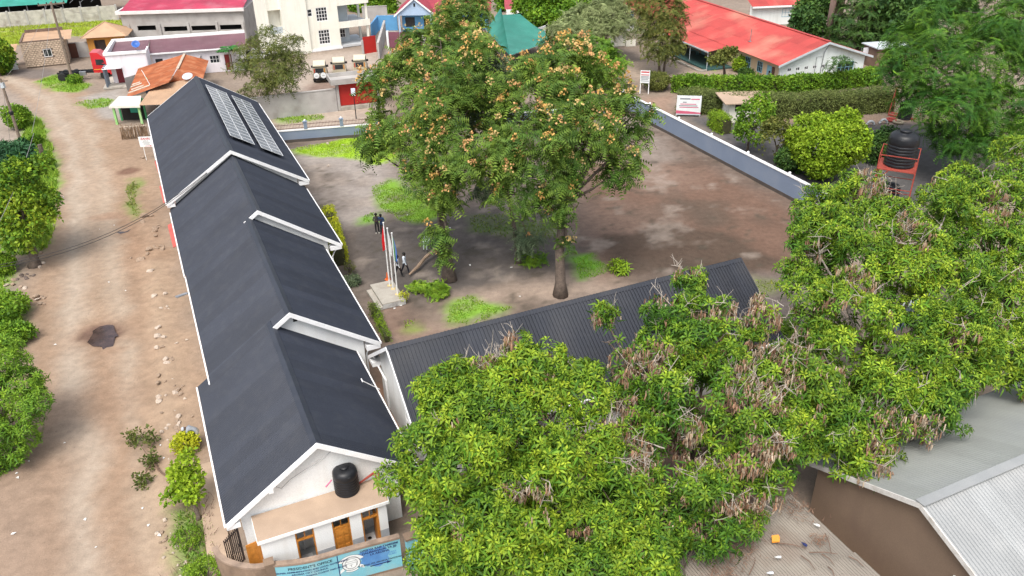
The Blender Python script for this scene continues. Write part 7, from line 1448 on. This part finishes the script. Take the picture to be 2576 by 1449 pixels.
bush('verge_bush', 'fresh green bush at the foot of the verge pole', D(52, 325), 1.5, 2.4, 'clump', 'bright', 16, 1.5, 83, .6); bush('verge_bush', 'low bush beside the dead stump', D(92, 365), .9, 1.1, 'clump', 'bright', 16, 1.3, 84, .5)
bush('verge_bush', 'bush in the verge above the leaning tree', D(104, 425), 1.2, 1.2, 'clump', 'bright', 16, 1.4, 85, .5); bush('verge_bush', 'weedy bush on the road side of the leaning tree', D(112, 510), 1.3, 1.3, 'clump', 'lime', 14, 1.4, 86, .3)
bush('dark_cycad', 'dark blue green strap leaved plant behind the leaning tree', D(38, 425), 2.2, 2.6, 'blade', 'teal', 7, 1.8, 87, .3); bush('corner_bush', 'green bush at the picture edge by the lean-to', D(2, 190), 2.2, 4.6, 'clump', 'mango', 12, 2.2, 88, .4)
bush('kerb_bush', 'leafy weeds at the road edge below the ash heap', D(10, 800), 1.8, 1.5, 'clump', 'bright', 16, 1.3, 89, .55, n=7); bush('kerb_bush', 'leafy weeds in front of the dark leaved tree', D(22, 870), 1.4, 1.2, 'clump', 'bright', 16, 1.3, 90, .4); bush('kerb_bush', 'tuft of weeds beside the leaning trunk', D(0, 690), 1.2, 1.2, 'clump', 'bright', 16, 1.2, 91, .5)
bush('truck_weeds', 'weeds growing round the truck wheels', D(*qa(760, 830)), 1.1, 1.0, 'clump', 'bright', 14, 1.4, 92, .4)
# ---- roadside by the school corner
tree('young_tree', 'young bright green tree leaning beside the school apron', D(498, 1308), [lobe(*a) for a in ((472, 1165, 18, 28.6, .9), (450, 1190, 17, 28.4, .9), (486, 1205, 20, 28.2, .9), (452, 1232, 18, 27.8, .9), (482, 1248, 18, 27.6, .8), (430, 1252, 13, 27.6, .8), (478, 1142, 13, 28.8, .9), (465, 1210, 14, 28, .9))], 'clump', 'lime', 22, 1.5, 93, .4, .1, gap=.30, gs=.6)
bush('bright_shrub', 'yellow green shrub in front of the bending person', D(475, 1135), .75, .9, 'clump', 'yellow', 30, 1.0, 94, .5); bush('corner_shrub', 'green shrub outside the curved wall corner', D(525, 1462), .9, 1.0, 'fine', 'bright', 30, .9, 95, .55)
bush('roadside_weed', 'low weeds along the foot of the school apron', D(475, 1360), .8, .5, 'fine', 'bright', 30, .8, 96, .4)
fb = thing('fallen_branch', 'cut branch with wilting leaves lying on the road edge', 'branch', D(420, 1200)); b0 = np.array(D(420, 1200)); mb = MB()
ends = [D(*qg(1120, 340)), D(*qg(1250, 350)), D(*qg(1170, 690)), D(*qg(1200, 620)), D(*qg(1150, 500)), D(*qg(1330, 600))]; o_ = Vector(D(*qg(1400, 665)))-Vector(b0); jn = Vector(D(*qg(1260, 520)))-Vector(b0)
mb.tube([o_+Vector((0, 0, .2)), Vector(D(*qg(1310, 600)))-Vector(b0)+Vector((0, 0, .15)), jn+Vector((0, 0, .15))], [.05, .04, .03], 6)
for e in ends: mb.tube([jn+Vector((0, 0, .15)), Vector(e)-Vector(b0)+Vector((0, 0, .15))], [.025, .012], 5)
mb.build('branch', TW, fb); rn = np.random.default_rng(97); P = []
for e in ends[:3]:
    for k in range(26): P.append(np.array(e)+rn.normal(0, .2, 3)+np.array([0, 0, .25]))
for k in range(30): P.append(np.array(jn)+b0+rn.normal(0, .18, 3)+np.array([0, 0, .2]))
P = np.array(P); leaf_mesh('wilted', fb, b0, P, unit(rn.normal(size=P.shape)), 'clump', 'olive', np.full(len(P), 1.0), rn, .2, .2, nm='leaves')
# dry stalks below the wall
rn = np.random.default_rng(98); mb = MB(); c0 = Vector(D(505, 1330))
for k in range(160):
    a = rn.uniform(0, 6.28); p = Vector((rn.normal(0, .45), rn.normal(0, 1.5), 0)); mb.tube([p, p+Vector((math.cos(a)*.25, math.sin(a)*.25, rn.uniform(.1, .45)))], [.014, .006], 4)
tag(mb.build('dry_weeds', TW, None, loc=c0), 'dry brown stalks below the young tree', 'weeds', kind='stuff')
# litter of pods on the low shed roof
rn = np.random.default_rng(99); V = []; T = []; C_ = []
for (x, y, n_, sp) in ((430, 1270, 220, .45), (520, 1180, 80, .3), (800, 1010, 150, .4), (360, 1420, 120, .4), (960, 1220, 60, .16)):
    o_ = np.array(shed_pt(x, y))
    for k in range(n_):
        q = o_+np.array([rn.normal(0, sp), rn.normal(0, sp), rn.uniform(0, .05)]); a = rn.uniform(0, 6.28); u = np.array([math.cos(a), math.sin(a), rn.uniform(-.1, .1)])*rn.uniform(.06, .18); s_ = np.array([-math.sin(a), math.cos(a), 0])*.014; b = len(V); V += [q-u-s_, q-u+s_, q+u]; T += [(b, b+1, b+2)]; C_ += [np.array(PODC[rn.integers(3)])*rn.uniform(.7, 1.2)]*3
put('dry_pod_litter', np_mesh('dry_pod_litter', np.array(V), np.array(T), DRY, np.array(C_)), None, 'drift of dry brown pods on the low shed roof', 'litter', kind='stuff')
